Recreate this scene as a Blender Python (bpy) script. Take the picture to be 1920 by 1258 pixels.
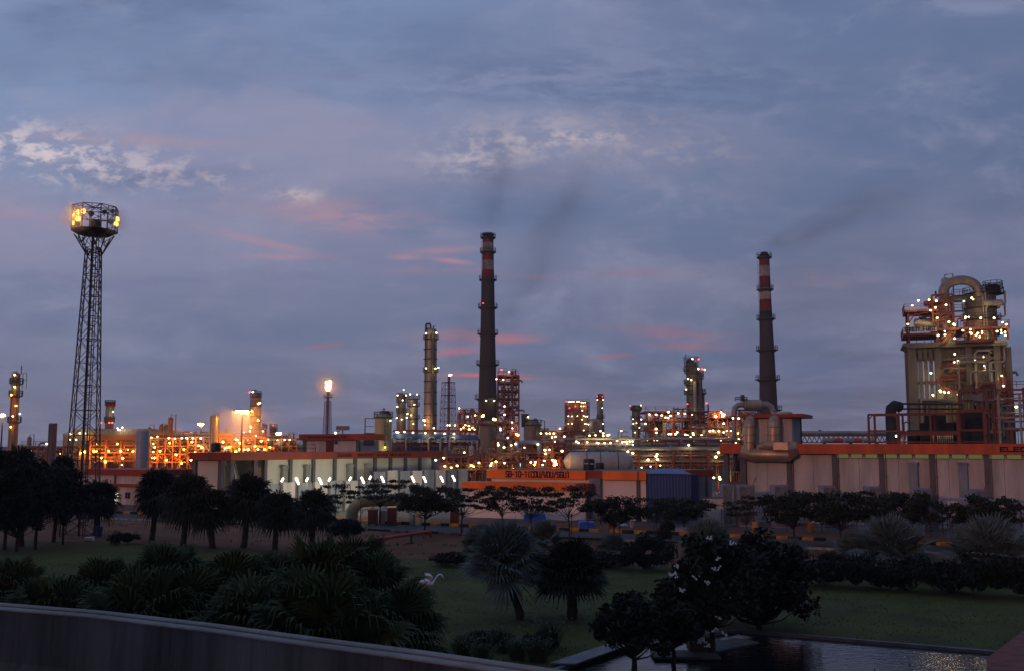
import bpy, math, random
from mathutils import Vector, Matrix, noise
R = math.radians
SC = bpy.context.scene
for o in list(bpy.data.objects): bpy.data.objects.remove(o)
COL = SC.collection

# ---------------------------------------------------------------- camera
H, F, CX, CY = 8.0, 1850.0, 960.0, 629.0
PITCH = math.atan(206.0 / F)
CP, SP = math.cos(PITCH), math.sin(PITCH)
cam_d = bpy.data.cameras.new("camera"); cam = bpy.data.objects.new("camera", cam_d); COL.objects.link(cam)
cam_d.sensor_width = 36.0; cam_d.lens = 36.0 * F / 1920.0
cam_d.clip_start = 0.1; cam_d.clip_end = 20000
cam.location = (0, 0, H); cam.rotation_euler = (R(90) + PITCH, 0, 0)
SC.camera = cam

# ---------------------------------------------------------------- world: dusk sky, Nishita plus a cloud layer
SUN_AZ, SUN_EL = R(212), R(9)      # behind the camera to the left; azimuth clockwise from +Y
W = bpy.data.worlds.new("World"); SC.world = W; W.use_nodes = True
nt = W.node_tree; N = nt.nodes; LK = nt.links
for n in list(N): N.remove(n)
def wn(t, **k):
    n = N.new(t)
    for a, b in k.items(): setattr(n, a, b)
    return n
def wmath(op, a, b=None, c=None, clamp=False):
    n = wn('ShaderNodeMath', operation=op, use_clamp=clamp)
    for i, v in enumerate((a, b, c)):
        if v is None: continue
        if isinstance(v, (int, float)): n.inputs[i].default_value = v
        else: LK.new(v, n.inputs[i])
    return n.outputs[0]
def wmix(f, a, b, mode='MIX'):
    n = wn('ShaderNodeMixRGB', blend_type=mode)
    for i, v in enumerate((f, a, b)):
        if isinstance(v, (int, float)): n.inputs[i].default_value = v
        elif isinstance(v, tuple): n.inputs[i].default_value = (*v, 1)
        else: LK.new(v, n.inputs[i])
    return n.outputs[0]
def wcomb(x, y, z):
    n = wn('ShaderNodeCombineXYZ')
    for i, v in enumerate((x, y, z)):
        if isinstance(v, (int, float)): n.inputs[i].default_value = v
        else: LK.new(v, n.inputs[i])
    return n.outputs[0]
def wnoise(vec, scale, det=5, rough=.55, dist=0.0):
    n = wn('ShaderNodeTexNoise'); LK.new(vec, n.inputs['Vector'])
    n.inputs['Scale'].default_value = scale; n.inputs['Detail'].default_value = det
    n.inputs['Roughness'].default_value = rough; n.inputs['Distortion'].default_value = dist
    return n.outputs['Fac']
def wramp(f, lo, hi):
    n = wn('ShaderNodeMapRange', interpolation_type='SMOOTHSTEP'); LK.new(f, n.inputs[0])
    n.inputs[1].default_value = lo; n.inputs[2].default_value = hi
    return n.outputs[0]
tc = wn('ShaderNodeTexCoord'); sep = wn('ShaderNodeSeparateXYZ'); LK.new(tc.outputs['Generated'], sep.inputs[0])
dx, dy, dz = sep.outputs
yc = wmath('MAXIMUM', dy, 0.02)
A = wmath('DIVIDE', dx, yc)                 # horizontal bearing (tangent)
E = wmath('DIVIDE', dz, yc)                 # height (tangent) on the northern half
zc = wmath('ADD', wmath('MAXIMUM', dz, 0.0), 0.10)
PX = wmath('DIVIDE', dx, zc); PY = wmath('DIVIDE', dy, zc)      # flat cloud-layer coordinates
pl = wcomb(PX, PY, 0.0)
# base colours by height, left side lilac, right side slate blue
n_low = wnoise(wcomb(wmath('MULTIPLY', A, 1.2), wmath('MULTIPLY', E, 3.0), 0.3), 2.0, 5, .5, .1)
n_big = wnoise(pl, .75, 6, .55, .15)
n_fine = wnoise(pl, 3.2, 7, .6, .15)
hgt = wramp(dz, 0.0, 0.42)
base = wmix(hgt, (0.168, 0.182, 0.272), (0.190, 0.280, 0.470))
right = wramp(A, -0.55, 0.50)
base = wmix(wmath('MULTIPLY', right, .85), base, wmix(hgt, (0.092, 0.106, 0.172), (0.092, 0.134, 0.250)))
hz = wramp(dz, 0.10, 0.0)
base = wmix(wmath('MULTIPLY', hz, .35), base, (0.150, 0.138, 0.190))
# soft clouds, darker blue and lilac patches
base = wmix(wmath('MULTIPLY', wramp(n_big, .42, .68), .50), base, (0.255, 0.250, 0.375))
base = wmix(wmath('MULTIPLY', wramp(n_low, .50, .68), .45), base, (0.135, 0.170, 0.290))
base = wmix(wmath('MULTIPLY', wramp(n_fine, .50, .75), .22), base, (0.290, 0.275, 0.370))
n_st = wnoise(wcomb(wmath('MULTIPLY', A, 1.6), wmath('MULTIPLY', E, 6.0), 12.3), 2.3, 8, .6, .2)
n_s2 = wnoise(wcomb(wmath('ADD', wmath('MULTIPLY', A, 2.4), E), wmath('SUBTRACT', wmath('MULTIPLY', E, 4.5), wmath('MULTIPLY', A, .6)), 31.0), 2.6, 8, .62, .3)
base = wmix(wmath('MULTIPLY', wramp(n_st, .48, .68), .58), base, (0.105, 0.148, 0.272))
base = wmix(wmath('MULTIPLY', wramp(n_s2, .50, .72), .42), base, (0.300, 0.310, 0.430))
base = wmix(wmath('MULTIPLY', wramp(n_s2, .46, .30), .30), base, (0.115, 0.155, 0.280))
def U(u): return (u - CX) / F
def blob(u, v, su, sv, rot, nz, lo, hi, col, amt, b):
    """one cloud patch round a bearing/height, broken up by noise"""
    t = (F * SP + (629 - v) * CP) / (F * CP - (629 - v) * SP); a = (u - CX) / (F * CP - (629 - v) * SP)
    da = wmath('SUBTRACT', A, a); de = wmath('SUBTRACT', E, t); c, s = math.cos(rot), math.sin(rot)
    x = wmath('ADD', wmath('MULTIPLY', da, c * F / su), wmath('MULTIPLY', de, s * F / su))
    y = wmath('ADD', wmath('MULTIPLY', da, -s * F / sv), wmath('MULTIPLY', de, c * F / sv))
    r2 = wmath('ADD', wmath('MULTIPLY', x, x), wmath('MULTIPLY', y, y))
    g = wmath('POWER', 2.718, wmath('MULTIPLY', r2, -1.0))
    f = wmath('MULTIPLY', wmath('MULTIPLY', g, wramp(nz, lo, hi)), amt)
    f = wmath('MULTIPLY', f, wmath('GREATER_THAN', dy, 0.05), clamp=True)
    return wmix(f, b, col)
wv = wcomb(wmath('MULTIPLY', A, 3.2), wmath('MULTIPLY', E, 11.0), 1.7)
wv2 = wcomb(wmath('MULTIPLY', A, 5.0), wmath('MULTIPLY', E, 9.0), 4.1)
nw = wnoise(wv, 4.2, 9, .66, .25)         # wisps
nb = wnoise(wv2, 6.5, 9, .66, .2)       # billows
nd = wnoise(wcomb(wmath('MULTIPLY', A, 1.4), wmath('MULTIPLY', E, 5.0), 7.7), 2.4, 7, .58, .1)
LIL, PNK, CRM, BLU, ROSE = (0.330, 0.265, 0.355), (0.47, 0.225, 0.275), (0.60, 0.50, 0.50), (0.105, 0.145, 0.26), (0.60, 0.13, 0.14)
base = blob(150, 400, 560, 170, 0.0, nd, .30, .62, (0.290, 0.258, 0.365), .62, base)
base = blob(700, 240, 420, 160, 0.0, nd, .25, .65, (0.275, 0.270, 0.390), .6, base)
base = blob(1100, 250, 420, 130, 0.05, nd, .30, .65, (0.250, 0.245, 0.345), .6, base)
base = blob(1450, 560, 360, 130, 0.1, nd, .35, .65, (0.185, 0.175, 0.255), .5, base)
base = blob(300, 600, 420, 110, 0.0, nd, .30, .6, (0.135, 0.165, 0.265), .6, base)
base = blob(700, 90, 480, 80, 0.05, nd, .34, .62, (0.118, 0.170, 0.305), .75, base)
base = blob(980, 160, 300, 50, -.1, nw, .36, .62, (0.115, 0.160, 0.290), .6, base)
base = blob(640, 250, 160, 80, 0.0, nd, .2, .6, (0.270, 0.262, 0.380), .6, base)
base = blob(1300, 160, 500, 90, 0.0, nw, .42, .62, (0.105, 0.145, 0.265), .7, base)
base = blob(300, 335, 180, 18, 0.08, nw, .30, .52, (0.150, 0.175, 0.29), .8, base)
base = blob(90, 285, 175, 48, -0.22, nb, .44, .62, (.66, .57, .60), .85, base)
base = blob(300, 315, 210, 40, -0.12, nb, .47, .68, (0.50, 0.42, 0.47), .6, base)
base = blob(556, 369, 46, 15, -0.05, nb, .36, .58, (0.56, 0.47, 0.46), .75, base)
base = blob(930, 275, 140, 44, 0.12, nb, .38, .68, (0.50, 0.44, 0.48), .85, base)
base = blob(900, 300, 60, 22, 0.3, nb, .42, .62, (0.46, 0.41, 0.46), .7, base)
base = blob(1000, 225, 130, 26, -0.05, nw, .40, .62, (0.36, 0.33, 0.41), .7, base)
base = blob(1085, 258, 80, 13, 0.0, nb, .42, .62, (0.55, 0.45, 0.46), .95, base)
base = blob(1180, 265, 190, 50, -0.1, nb, .46, .66, (0.33, 0.30, 0.36), .7, base)
base = blob(250, 262, 200, 12, -0.05, nw, .32, .58, (0.36, 0.26, 0.33), .6, base)
base = blob(640, 405, 150, 28, -0.10, nw, .36, .58, (0.40, 0.245, 0.30), .7, base)
base = blob(500, 456, 95, 8, -0.22, nw, .22, .45, (0.38, 0.235, 0.30), .6, base)
base = blob(530, 482, 60, 5, -0.03, nw, .22, .45, (0.40, 0.22, 0.29), .6, base)
base = blob(60, 405, 110, 20, -0.15, nw, .38, .6, (0.40, 0.24, 0.32), .5, base)
base = blob(830, 470, 70, 8, 0.06, nw, .25, .5, (0.38, 0.22, 0.28), .55, base)
base = blob(760, 483, 28, 5, 0.0, nw, .15, .4, (0.42, 0.225, 0.285), .65, base)
base = blob(848, 490, 36, 5, -0.12, nw, .15, .4, (0.42, 0.225, 0.285), .75, base)
base = blob(820, 506, 90, 8, 0.0, nw, .35, .6, (0.33, 0.19, 0.26), .6, base)
base = blob(850, 628, 60, 12, 0.05, nw, .30, .52, (0.34, 0.17, 0.22), .7, base)
base = blob(950, 635, 55, 9, 0.0, nw, .24, .48, (0.40, 0.165, 0.21), .8, base)
base = blob(850, 660, 42, 7, 0.08, nw, .26, .48, (0.42, 0.155, 0.20), .8, base)
base = blob(608, 648, 34, 4, 0.10, nw, .2, .45, (0.30, 0.145, 0.19), .7, base)
base = blob(905, 703, 62, 3.0, 0.0, nw, .05, .25, ROSE, 1.0, base)
base = blob(965, 709, 30, 2.2, 0.0, nw, .15, .35, ROSE, .7, base)
base = blob(1285, 650, 65, 7, -0.03, nw, .22, .48, (0.28, 0.150, 0.20), .7, base)
base = blob(1270, 628, 110, 14, -0.12, nw, .32, .55, (0.26, 0.145, 0.20), .7, base)
base = blob(1150, 668, 36, 4, 0.10, nw, .2, .42, (0.30, 0.135, 0.18), .75, base)
base = blob(1190, 515, 90, 10, 0.0, nw, .35, .55, (0.26, 0.17, 0.235), .55, base)
base = blob(1520, 525, 120, 14, -0.02, nw, .35, .6, (0.225, 0.165, 0.235), .5, base)
base = blob(1000, 520, 60, 6, 0.0, nw, .35, .5, (0.28, 0.18, 0.25), .4, base)
# behind the camera: the western afterglow
back = wmath('MULTIPLY', wmath('MAXIMUM', wmath('ADD', wmath('MULTIPLY', dx, math.sin(SUN_AZ)), wmath('MULTIPLY', dy, math.cos(SUN_AZ))), 0.0), 1.0)
glow = wmath('MULTIPLY', wmath('POWER', back, 3.0), wramp(dz, 0.75, 0.0))
south = wramp(dy, 0.15, -0.35)
base = wmix(wmath('MULTIPLY', south, .50), base, (0.03, 0.04, 0.08))
base = wmix(wmath('MULTIPLY', glow, .28, clamp=True), base, (0.80, 0.30, 0.19))
sky = wn('ShaderNodeTexSky', sky_type='NISHITA'); sky.sun_disc = False
sky.sun_elevation = R(1.5); sky.sun_rotation = SUN_AZ; sky.altitude = 30
bg1 = wn('ShaderNodeBackground'); LK.new(sky.outputs[0], bg1.inputs[0]); bg1.inputs[1].default_value = 0.0010
bg2 = wn('ShaderNodeBackground'); LK.new(base, bg2.inputs[0]); bg2.inputs[1].default_value = 1.12
adds = wn('ShaderNodeAddShader'); LK.new(bg1.outputs[0], adds.inputs[0]); LK.new(bg2.outputs[0], adds.inputs[1])
wo = wn('ShaderNodeOutputWorld'); LK.new(adds.outputs[0], wo.inputs[0])

# ---------------------------------------------------------------- sun (last red light from the west)
sd = bpy.data.lights.new("sun", 'SUN'); sun = bpy.data.objects.new("sun", sd); COL.objects.link(sun)
sd.energy = 0.50; sd.angle = R(3.0); sd.color = (1.0, 0.44, 0.27)
tosun = Vector((math.sin(SUN_AZ) * math.cos(SUN_EL), math.cos(SUN_AZ) * math.cos(SUN_EL), math.sin(SUN_EL)))
sun.rotation_euler = (-tosun).to_track_quat('-Z', 'Y').to_euler()
SC.view_settings.view_transform = 'Standard'; SC.view_settings.look = 'None'
SC.view_settings.exposure = 0.0; SC.view_settings.gamma = 1.0
cy = SC.cycles
cy.use_denoising = True; cy.max_bounces = 5; cy.diffuse_bounces = 2; cy.glossy_bounces = 3; cy.transmission_bounces = 2
cy.volume_bounces = 0; cy.transparent_max_bounces = 8; cy.sample_clamp_indirect = 2.0
cy.use_light_tree = True; cy.caustics_reflective = False; cy.caustics_refractive = False

# ---------------------------------------------------------------- materials
MATS = {}
def mat(name, col, rough=.7, metal=0.0, var=.25, scale=1.0, bump=0.0, stretch=(1, 1, 1), col2=None, det=4, spec=.4, bscale=None):
    if name in MATS: return MATS[name]
    m = bpy.data.materials.new(name); m.use_nodes = True; t = m.node_tree; n = t.nodes; l = t.links
    p = n['Principled BSDF']; p.inputs['Roughness'].default_value = rough; p.inputs['Metallic'].default_value = metal
    p.inputs['Specular IOR Level'].default_value = spec
    c = n.new('ShaderNodeTexCoord'); mp = n.new('ShaderNodeMapping'); mp.inputs['Scale'].default_value = stretch
    l.new(c.outputs['Object'], mp.inputs[0])
    nz = n.new('ShaderNodeTexNoise'); nz.inputs['Scale'].default_value = scale; nz.inputs['Detail'].default_value = det
    nz.inputs['Roughness'].default_value = .62
    l.new(mp.outputs[0], nz.inputs['Vector'])
    mx = n.new('ShaderNodeMixRGB')
    c2 = col2 or tuple(x * (1 - var) for x in col); c1 = col if col2 else tuple(min(1, x * (1 + var * .6)) for x in col)
    mx.inputs[1].default_value = (*c1, 1); mx.inputs[2].default_value = (*c2, 1)
    mr = n.new('ShaderNodeMapRange'); mr.inputs[1].default_value = .34; mr.inputs[2].default_value = .66
    l.new(nz.outputs['Fac'], mr.inputs[0]); l.new(mr.outputs[0], mx.inputs[0]); l.new(mx.outputs[0], p.inputs['Base Color'])
    if bump:
        n2 = n.new('ShaderNodeTexNoise'); n2.inputs['Scale'].default_value = bscale or scale * 4; n2.inputs['Detail'].default_value = 5
        l.new(mp.outputs[0], n2.inputs['Vector'])
        b = n.new('ShaderNodeBump'); b.inputs['Strength'].default_value = bump; b.inputs['Distance'].default_value = .05
        l.new(n2.outputs['Fac'], b.inputs['Height']); l.new(b.outputs[0], p.inputs['Normal'])
    MATS[name] = m; return m
def emit(name, col, s):
    if name in MATS: return MATS[name]
    m = bpy.data.materials.new(name); m.use_nodes = True; t = m.node_tree
    for n in list(t.nodes): t.nodes.remove(n)
    e = t.nodes.new('ShaderNodeEmission'); e.inputs[0].default_value = (*col, 1); e.inputs[1].default_value = s
    o = t.nodes.new('ShaderNodeOutputMaterial'); t.links.new(e.outputs[0], o.inputs[0]); MATS[name] = m; return m
def sheet(name, col, pitch, rough=.5, metal=.3, depth=.03):
    """corrugated or panelled cladding: vertical ribs through bump on object X/Y"""
    m = mat(name, col, rough, metal, .18, .35, 0, (1, 1, .25))
    t = m.node_tree; n = t.nodes; l = t.links; p = n['Principled BSDF']
    c = n.new('ShaderNodeTexCoord'); w = n.new('ShaderNodeTexWave'); w.wave_type = 'BANDS'; w.bands_direction = 'X'
    w.inputs['Scale'].default_value = .314 / pitch; w.inputs['Distortion'].default_value = 0
    l.new(c.outputs['Object'], w.inputs['Vector'])
    b = n.new('ShaderNodeBump'); b.inputs['Strength'].default_value = .8; b.inputs['Distance'].default_value = depth
    l.new(w.outputs['Fac'], b.inputs['Height']); l.new(b.outputs[0], p.inputs['Normal']); return m

M_STEEL = mat('galvanised_steel', (.20, .20, .21), .5, .6, .3, 2)
M_DARK = mat('dark_steel', (.055, .055, .06), .6, .4, .3, 2)
M_RED = mat('red_steel', (.155, .032, .018), .6, .0, .35, 1.2)
M_REDP = mat('pipe_red', (.40, .075, .05), .5, .0, .3, 1.5)
M_ORG = mat('orange_steel', (.50, .22, .07), .6, 0, .3, 1)
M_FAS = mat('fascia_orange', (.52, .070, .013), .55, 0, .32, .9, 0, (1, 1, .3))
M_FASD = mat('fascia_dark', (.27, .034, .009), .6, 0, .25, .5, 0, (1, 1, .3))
M_WALL = mat('painted_wall', (.50, .45, .43), .85, 0, .26, .9, .1, (1, 1, .16), det=7)
M_WALLG = mat('grey_wall', (.22, .23, .26), .85, 0, .3, .9, .1, (1, 1, .3))
M_PIL = mat('grey_pilaster', (.12, .11, .12), .85, 0, .2, .6, .1)
M_CONC = mat('weathered_concrete', (.27, .26, .235), .9, 0, .3, .35, .2, (1, 1, .2))
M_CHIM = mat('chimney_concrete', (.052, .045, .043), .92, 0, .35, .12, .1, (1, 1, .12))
M_CRED = mat('chimney_red', (.19, .025, .028), .8, 0, .5, .2, 0, (1, 1, .2))
M_CWHT = mat('chimney_white', (.36, .33, .30), .8, 0, .55, .35, 0, (1, 1, .2))
M_SOOT = mat('soot', (.02, .02, .022), .9, 0, .3, .5)
M_VES = mat('insulation_cladding', (.36, .34, .29), .45, .35, .3, .3, .1, (1, 1, .3))
M_VESG = mat('grey_vessel', (.26, .27, .27), .5, .35, .3, .3, .1, (1, 1, .3))
M_VESD = mat('dull_vessel', (.19, .17, .145), .6, .2, .35, .3, .1, (1, 1, .25))
M_BLUE = sheet('blue_sheet', (.016, .045, .17), .35, .5, .1)
M_BLUEW = mat('blue_cladding', (.035, .10, .30), .5, .1, .3, .4)
M_GLASS = mat('dark_glass', (.02, .02, .025), .1, 0, .1, 1, spec=.8)
M_BLACK = mat('black_plastic', (.012, .012, .014), .45, 0, .2, 2)
M_WHITE = mat('white_paint', (.60, .60, .62), .5, 0, .15, 1)
M_YEL = mat('yellow_paint', (.55, .38, .04), .6, 0, .2, 1)
M_TEXT = mat('black_lettering', (.012, .010, .014), .8, 0, .1, 1)
L_WARM = emit('lamp_warm', (1.0, .76, .36), 9)
L_COOL = emit('lamp_cool', (1.0, .93, .78), 7)
L_YEL = emit('lamp_yellow', (1.0, .74, .20), 15)
L_SOD = emit('lamp_sodium', (1.0, .27, .02), 150)
L_SODH = emit('lamp_sodium_high', (1.0, .34, .04), 520)
L_MAST = emit('lamp_mast', (1.0, .36, .04), 8)
L_RED = emit('lamp_red', (1.0, .06, .05), 7)
L_TUBE = emit('lamp_tube', (1.0, .93, .72), 6)

# ---------------------------------------------------------------- mesh builder
class MB:
    def __init__(s, M=None): s.v = []; s.f = []; s.m = []; s.mi = 0; s.M = M
    def add(s, vs, fs):
        b = len(s.v)
        if s.M is not None: vs = [tuple(s.M @ Vector(p)) for p in vs]
        s.v += [tuple(p) for p in vs]; s.f += [tuple(b + i for i in f) for f in fs]; s.m += [s.mi] * len(fs); return s
    def box(s, x0, x1, y0, y1, z0, z1):
        return s.add([(x0, y0, z0), (x1, y0, z0), (x1, y1, z0), (x0, y1, z0), (x0, y0, z1), (x1, y0, z1), (x1, y1, z1), (x0, y1, z1)],
                     [(0, 3, 2, 1), (4, 5, 6, 7), (0, 1, 5, 4), (1, 2, 6, 5), (2, 3, 7, 6), (3, 0, 4, 7)])
    def frame3(s, d):
        d = Vector(d).normalized(); a = Vector((0, 0, 1)) if abs(d.z) < .95 else Vector((1, 0, 0))
        x = d.cross(a).normalized(); return x, x.cross(d).normalized()
    def bar(s, p, q, w, h=None):
        h = h or w; p = Vector(p); q = Vector(q)
        if (q - p).length < 1e-5: return s
        x, y = s.frame3(q - p); x = x * w / 2; y = y * h / 2
        return s.add([p - x - y, p + x - y, p + x + y, p - x + y, q - x - y, q + x - y, q + x + y, q - x + y],
                     [(0, 3, 2, 1), (4, 5, 6, 7), (0, 1, 5, 4), (1, 2, 6, 5), (2, 3, 7, 6), (3, 0, 4, 7)])
    def tube(s, pts, r, n=8, cap=True):
        pts = [Vector(p) for p in pts]; k = len(pts); rs = r if isinstance(r, (list, tuple)) else [r] * k
        vs = []; px = None
        for i, p in enumerate(pts):
            d = (pts[min(i + 1, k - 1)] - pts[max(i - 1, 0)])
            if px is None: x, y = s.frame3(d)
            else:
                d.normalize(); x = (px - d * px.dot(d)).normalized(); y = d.cross(x) * -1
                y = x.cross(d)
            px = x
            for j in range(n):
                a = 2 * math.pi * j / n; vs.append(p + (x * math.cos(a) + y * math.sin(a)) * rs[i])
        fs = [(i * n + j, i * n + (j + 1) % n, (i + 1) * n + (j + 1) % n, (i + 1) * n + j) for i in range(k - 1) for j in range(n)]
        if cap: fs += [tuple(range(n))[::-1], tuple((k - 1) * n + j for j in range(n))]
        return s.add(vs, fs)
    def lathe(s, prof, c=(0, 0), n=20, axis='z', cap=True):
        """prof: list of (r, h)"""
        vs = []; k = len(prof)
        for r, h in prof:
            for j in range(n):
                a = 2 * math.pi * j / n; x, y = r * math.cos(a), r * math.sin(a)
                vs.append((c[0] + x, c[1] + y, h) if axis == 'z' else (h, c[0] + x, c[1] + y))
        fs = [(i * n + j, i * n + (j + 1) % n, (i + 1) * n + (j + 1) % n, (i + 1) * n + j) for i in range(k - 1) for j in range(n)]
        if cap: fs += [tuple(range(n))[::-1], tuple((k - 1) * n + j for j in range(n))]
        return s.add(vs, fs)
    def ball(s, c, r, n=8, m=5, sz=1.0):
        pr = [(r * math.sin(math.pi * i / m), -r * sz * math.cos(math.pi * i / m) + c[2]) for i in range(m + 1)]
        pr[0] = (r * .02, pr[0][1]); pr[-1] = (r * .02, pr[-1][1])
        return s.lathe(pr, (c[0], c[1]), n)
    def prism(s, poly, y0, y1):
        """poly in (x,z), extruded along y"""
        n = len(poly)
        return s.add([(x, y0, z) for x, z in poly] + [(x, y1, z) for x, z in poly],
                     [tuple(range(n)), tuple(range(2 * n - 1, n - 1, -1))] + [(i, n + i, n + (i + 1) % n, (i + 1) % n) for i in range(n)])
    def slab(s, poly, z0, z1):
        n = len(poly)
        return s.add([(x, y, z0) for x, y in poly] + [(x, y, z1) for x, y in poly],
                     [tuple(range(n))[::-1], tuple(range(n, 2 * n))] + [(i, (i + 1) % n, n + (i + 1) % n, n + i) for i in range(n)])
    def rail(s, pts, z, h=1.1, step=2.0, w=.07):
        for a, b in zip(pts, pts[1:]):
            a = Vector((*a, z)); b = Vector((*b, z)); L = (b - a).length; k = max(1, int(L / step))
            for q in (h, h * .55): s.bar(a + Vector((0, 0, q)), b + Vector((0, 0, q)), w)
            for i in range(k + 1):
                p = a.lerp(b, i / k); s.bar(p, p + Vector((0, 0, h)), w)
        return s
    def ringrail(s, c, r, z, h=1.1, w=.07, n=12):
        pts = [(c[0] + r * math.cos(2 * math.pi * i / n), c[1] + r * math.sin(2 * math.pi * i / n)) for i in range(n + 1)]
        return s.rail(pts, z, h, 99, w)
    def ladder(s, x, y, z0, z1, w=.5, cage=True):
        for e in (-w / 2, w / 2): s.bar((x + e, y, z0), (x + e, y, z1), .07)
        k = int((z1 - z0) / .9)
        for i in range(k): s.bar((x - w / 2, y, z0 + i * .9), (x + w / 2, y, z0 + i * .9), .05)
        if cage:
            for i in range(1, int((z1 - z0) / 1.6)):
                z = z0 + i * 1.6
                P = [(x - .38, y, z), (x - .38, y - .5, z), (x + .38, y - .5, z), (x + .38, y, z)]
                for a, b in zip(P, P[1:]): s.bar(a, b, .05)
        return s
    def mesh(s, name, mats, smooth=False):
        me = bpy.data.meshes.new(name); me.from_pydata(s.v, [], s.f)
        for m in (mats if isinstance(mats, (list, tuple)) else [mats]): me.materials.append(m)
        if any(s.m): me.polygons.foreach_set('material_index', s.m)
        if smooth: me.polygons.foreach_set('use_smooth', [True] * len(s.f))
        me.update(); return me

def link(name, data, parent=None, loc=None):
    o = bpy.data.objects.new(name, data); COL.objects.link(o)
    if parent is not None: o.parent = parent
    if loc is not None: o.location = loc
    return o
def autosmooth(me, ang=40):
    try: me.set_sharp_from_angle(angle=R(ang))
    except Exception: pass
def ray(u, v):
    a, b = u - CX, CY - v
    return Vector((a, F * CP - b * SP, F * SP + b * CP))
def gpt(u, v, z=0.0):
    d = ray(u, v); t = (z - H) / d.z; return Vector((d.x * t, d.y * t, z))

class Thing:
    """one top-level object: an Empty at the base, parts in its local frame"""
    def __init__(s, name, label, cat, loc, rz=0.0, group=None, kind=None):
        s.o = bpy.data.objects.new(name, None); COL.objects.link(s.o); s.o.empty_display_size = .2
        s.o.location = loc; s.o.rotation_euler = (0, 0, rz)
        if kind: s.o['kind'] = kind
        s.o['label'] = label; s.o['category'] = cat
        if group: s.o['group'] = group
        s.L = Vector(loc); s.ex = Vector((math.cos(rz), math.sin(rz), 0)); s.ey = Vector((-math.sin(rz), math.cos(rz), 0))
    @classmethod
    def at(c, name, label, cat, u, D, group=None):
        d = ray(u, 835); return c(name, label, cat, (d.x * D / d.y, D, 0), 0, group)
    @classmethod
    def along(c, name, label, cat, u0, D0, u1, D1, group=None):
        a = ray(u0, 835); a = a * (D0 / a.y); b = ray(u1, 835); b = b * (D1 / b.y)
        t = c(name, label, cat, (a.x, a.y, 0), math.atan2(b.y - a.y, b.x - a.x), group)
        t.len = math.hypot(b.x - a.x, b.y - a.y); return t
    def on(s, u, v, off=0.0):
        d = ray(u, v); t = (off + s.L.dot(s.ey)) / d.dot(s.ey)
        p = d * t; q = Vector((p.x, p.y, 0)) - Vector((s.L.x, s.L.y, 0))
        return Vector((q.dot(s.ex), off, H + p.z - s.L.z))
    def x(s, u, v=835, off=0.0): return s.on(u, v, off).x
    def z(s, v, u=None, off=0.0):
        if u is None:
            q = s.L + s.ey * off; u = CX + q.x / q.y * F
        return s.on(u, v, off).z
    def part(s, name, mb, mats, parent=None, smooth=False, label=None):
        me = mb.mesh(name, mats, smooth)
        if smooth: autosmooth(me)
        o = link(name, me, parent or s.o)
        if label: o['label'] = label
        return o
    def lamps(s, pts, off=0.0, r=.38, kind='warm', fit=True):
        for p in pts:
            q = s.on(p[0], p[1], p[2] if len(p) > 2 else off)
            lamp(s.o, q, r, kind)
LM = {}
LK_MAT = {'warm': L_WARM, 'cool': L_COOL, 'yellow': L_YEL, 'sodium': L_SOD, 'sodiumhigh': L_SODH, 'red': L_RED}
def lamp(parent, q, r, kind):
    r = r * {'sodium': .66, 'sodiumhigh': .66, 'red': .75, 'yellow': .72}.get(kind, .62) * (.86 + .28 * ((q.x * 7.31 + q.z * 3.17) % 1.0))
    key = (kind, round(r / 3, 2))
    if key not in LM:
        b = MB(); b.ball((0, 0, 0), r, 8, 5, .8)
        b.mi = 1; b.lathe([(r * .5, r * .75), (r * .3, r * 1.1)], (0, 0), 6); b.bar((0, 0, r), (0, .8, r * 1.2), .1)
        LM[key] = b.mesh('lamp', [LK_MAT[kind], M_DARK])
    lamp.n += 1
    if kind in ('warm', 'yellow', 'cool') and lamp.n % 3 == 0:
        ld = LMP.get(kind)
        if ld is None:
            ld = bpy.data.lights.new('lamp_light', 'POINT'); ld.energy = 110; ld.color = (1.0, .74, .30) if kind != 'cool' else (1, .9, .7); ld.shadow_soft_size = .3; LMP[kind] = ld
        g_ = link('lamp_light', ld, parent, q + Vector((0, -.75, -.5)))
    return link('lamp', LM[key], parent, q)
lamp.n = 0; LMP = {}
def pc(ox, oy, s, pts): return [(ox + p[0] / s, oy + p[1] / s) for p in pts]
def setting(name, mb, m, smooth=False):
    o = link(name, mb.mesh(name, m, smooth)); o['kind'] = 'structure'; return o
def single(name, mb, m, label, cat, group=None, smooth=False, loc=(0, 0, 0)):
    me = mb.mesh(name, m, smooth)
    if smooth: autosmooth(me)
    o = link(name, me, None, loc); o['label'] = label; o['category'] = cat
    if group: o['group'] = group
    return o
# ================================================================ SETTING: ground, lawn, road, pond
M_EARTH = mat('red_earth', (.18, .055, .018), .95, 0, .5, .25, .4, col2=(.065, .028, .010), det=8)
M_GRASS = mat('grass', (.068, .080, .006), .95, 0, .4, .30, .5, col2=(.036, .036, .005), det=8, bscale=20)
M_YARD = mat('plant_yard', (.09, .085, .08), .95, 0, .3, .1)
M_ROAD = mat('asphalt', (.052, .053, .058), .9, 0, .25, .4, .2, det=7, bscale=30)
M_LINE = mat('road_paint', (.45, .42, .36), .8, 0, .5, 1.5)
M_PAVE = mat('red_paving', (.20, .062, .050), .85, 0, .35, 1.5, .3)
M_POOLC = mat('pool_coping', (.115, .115, .125), .7, 0, .3, 1.0, .2)
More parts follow.
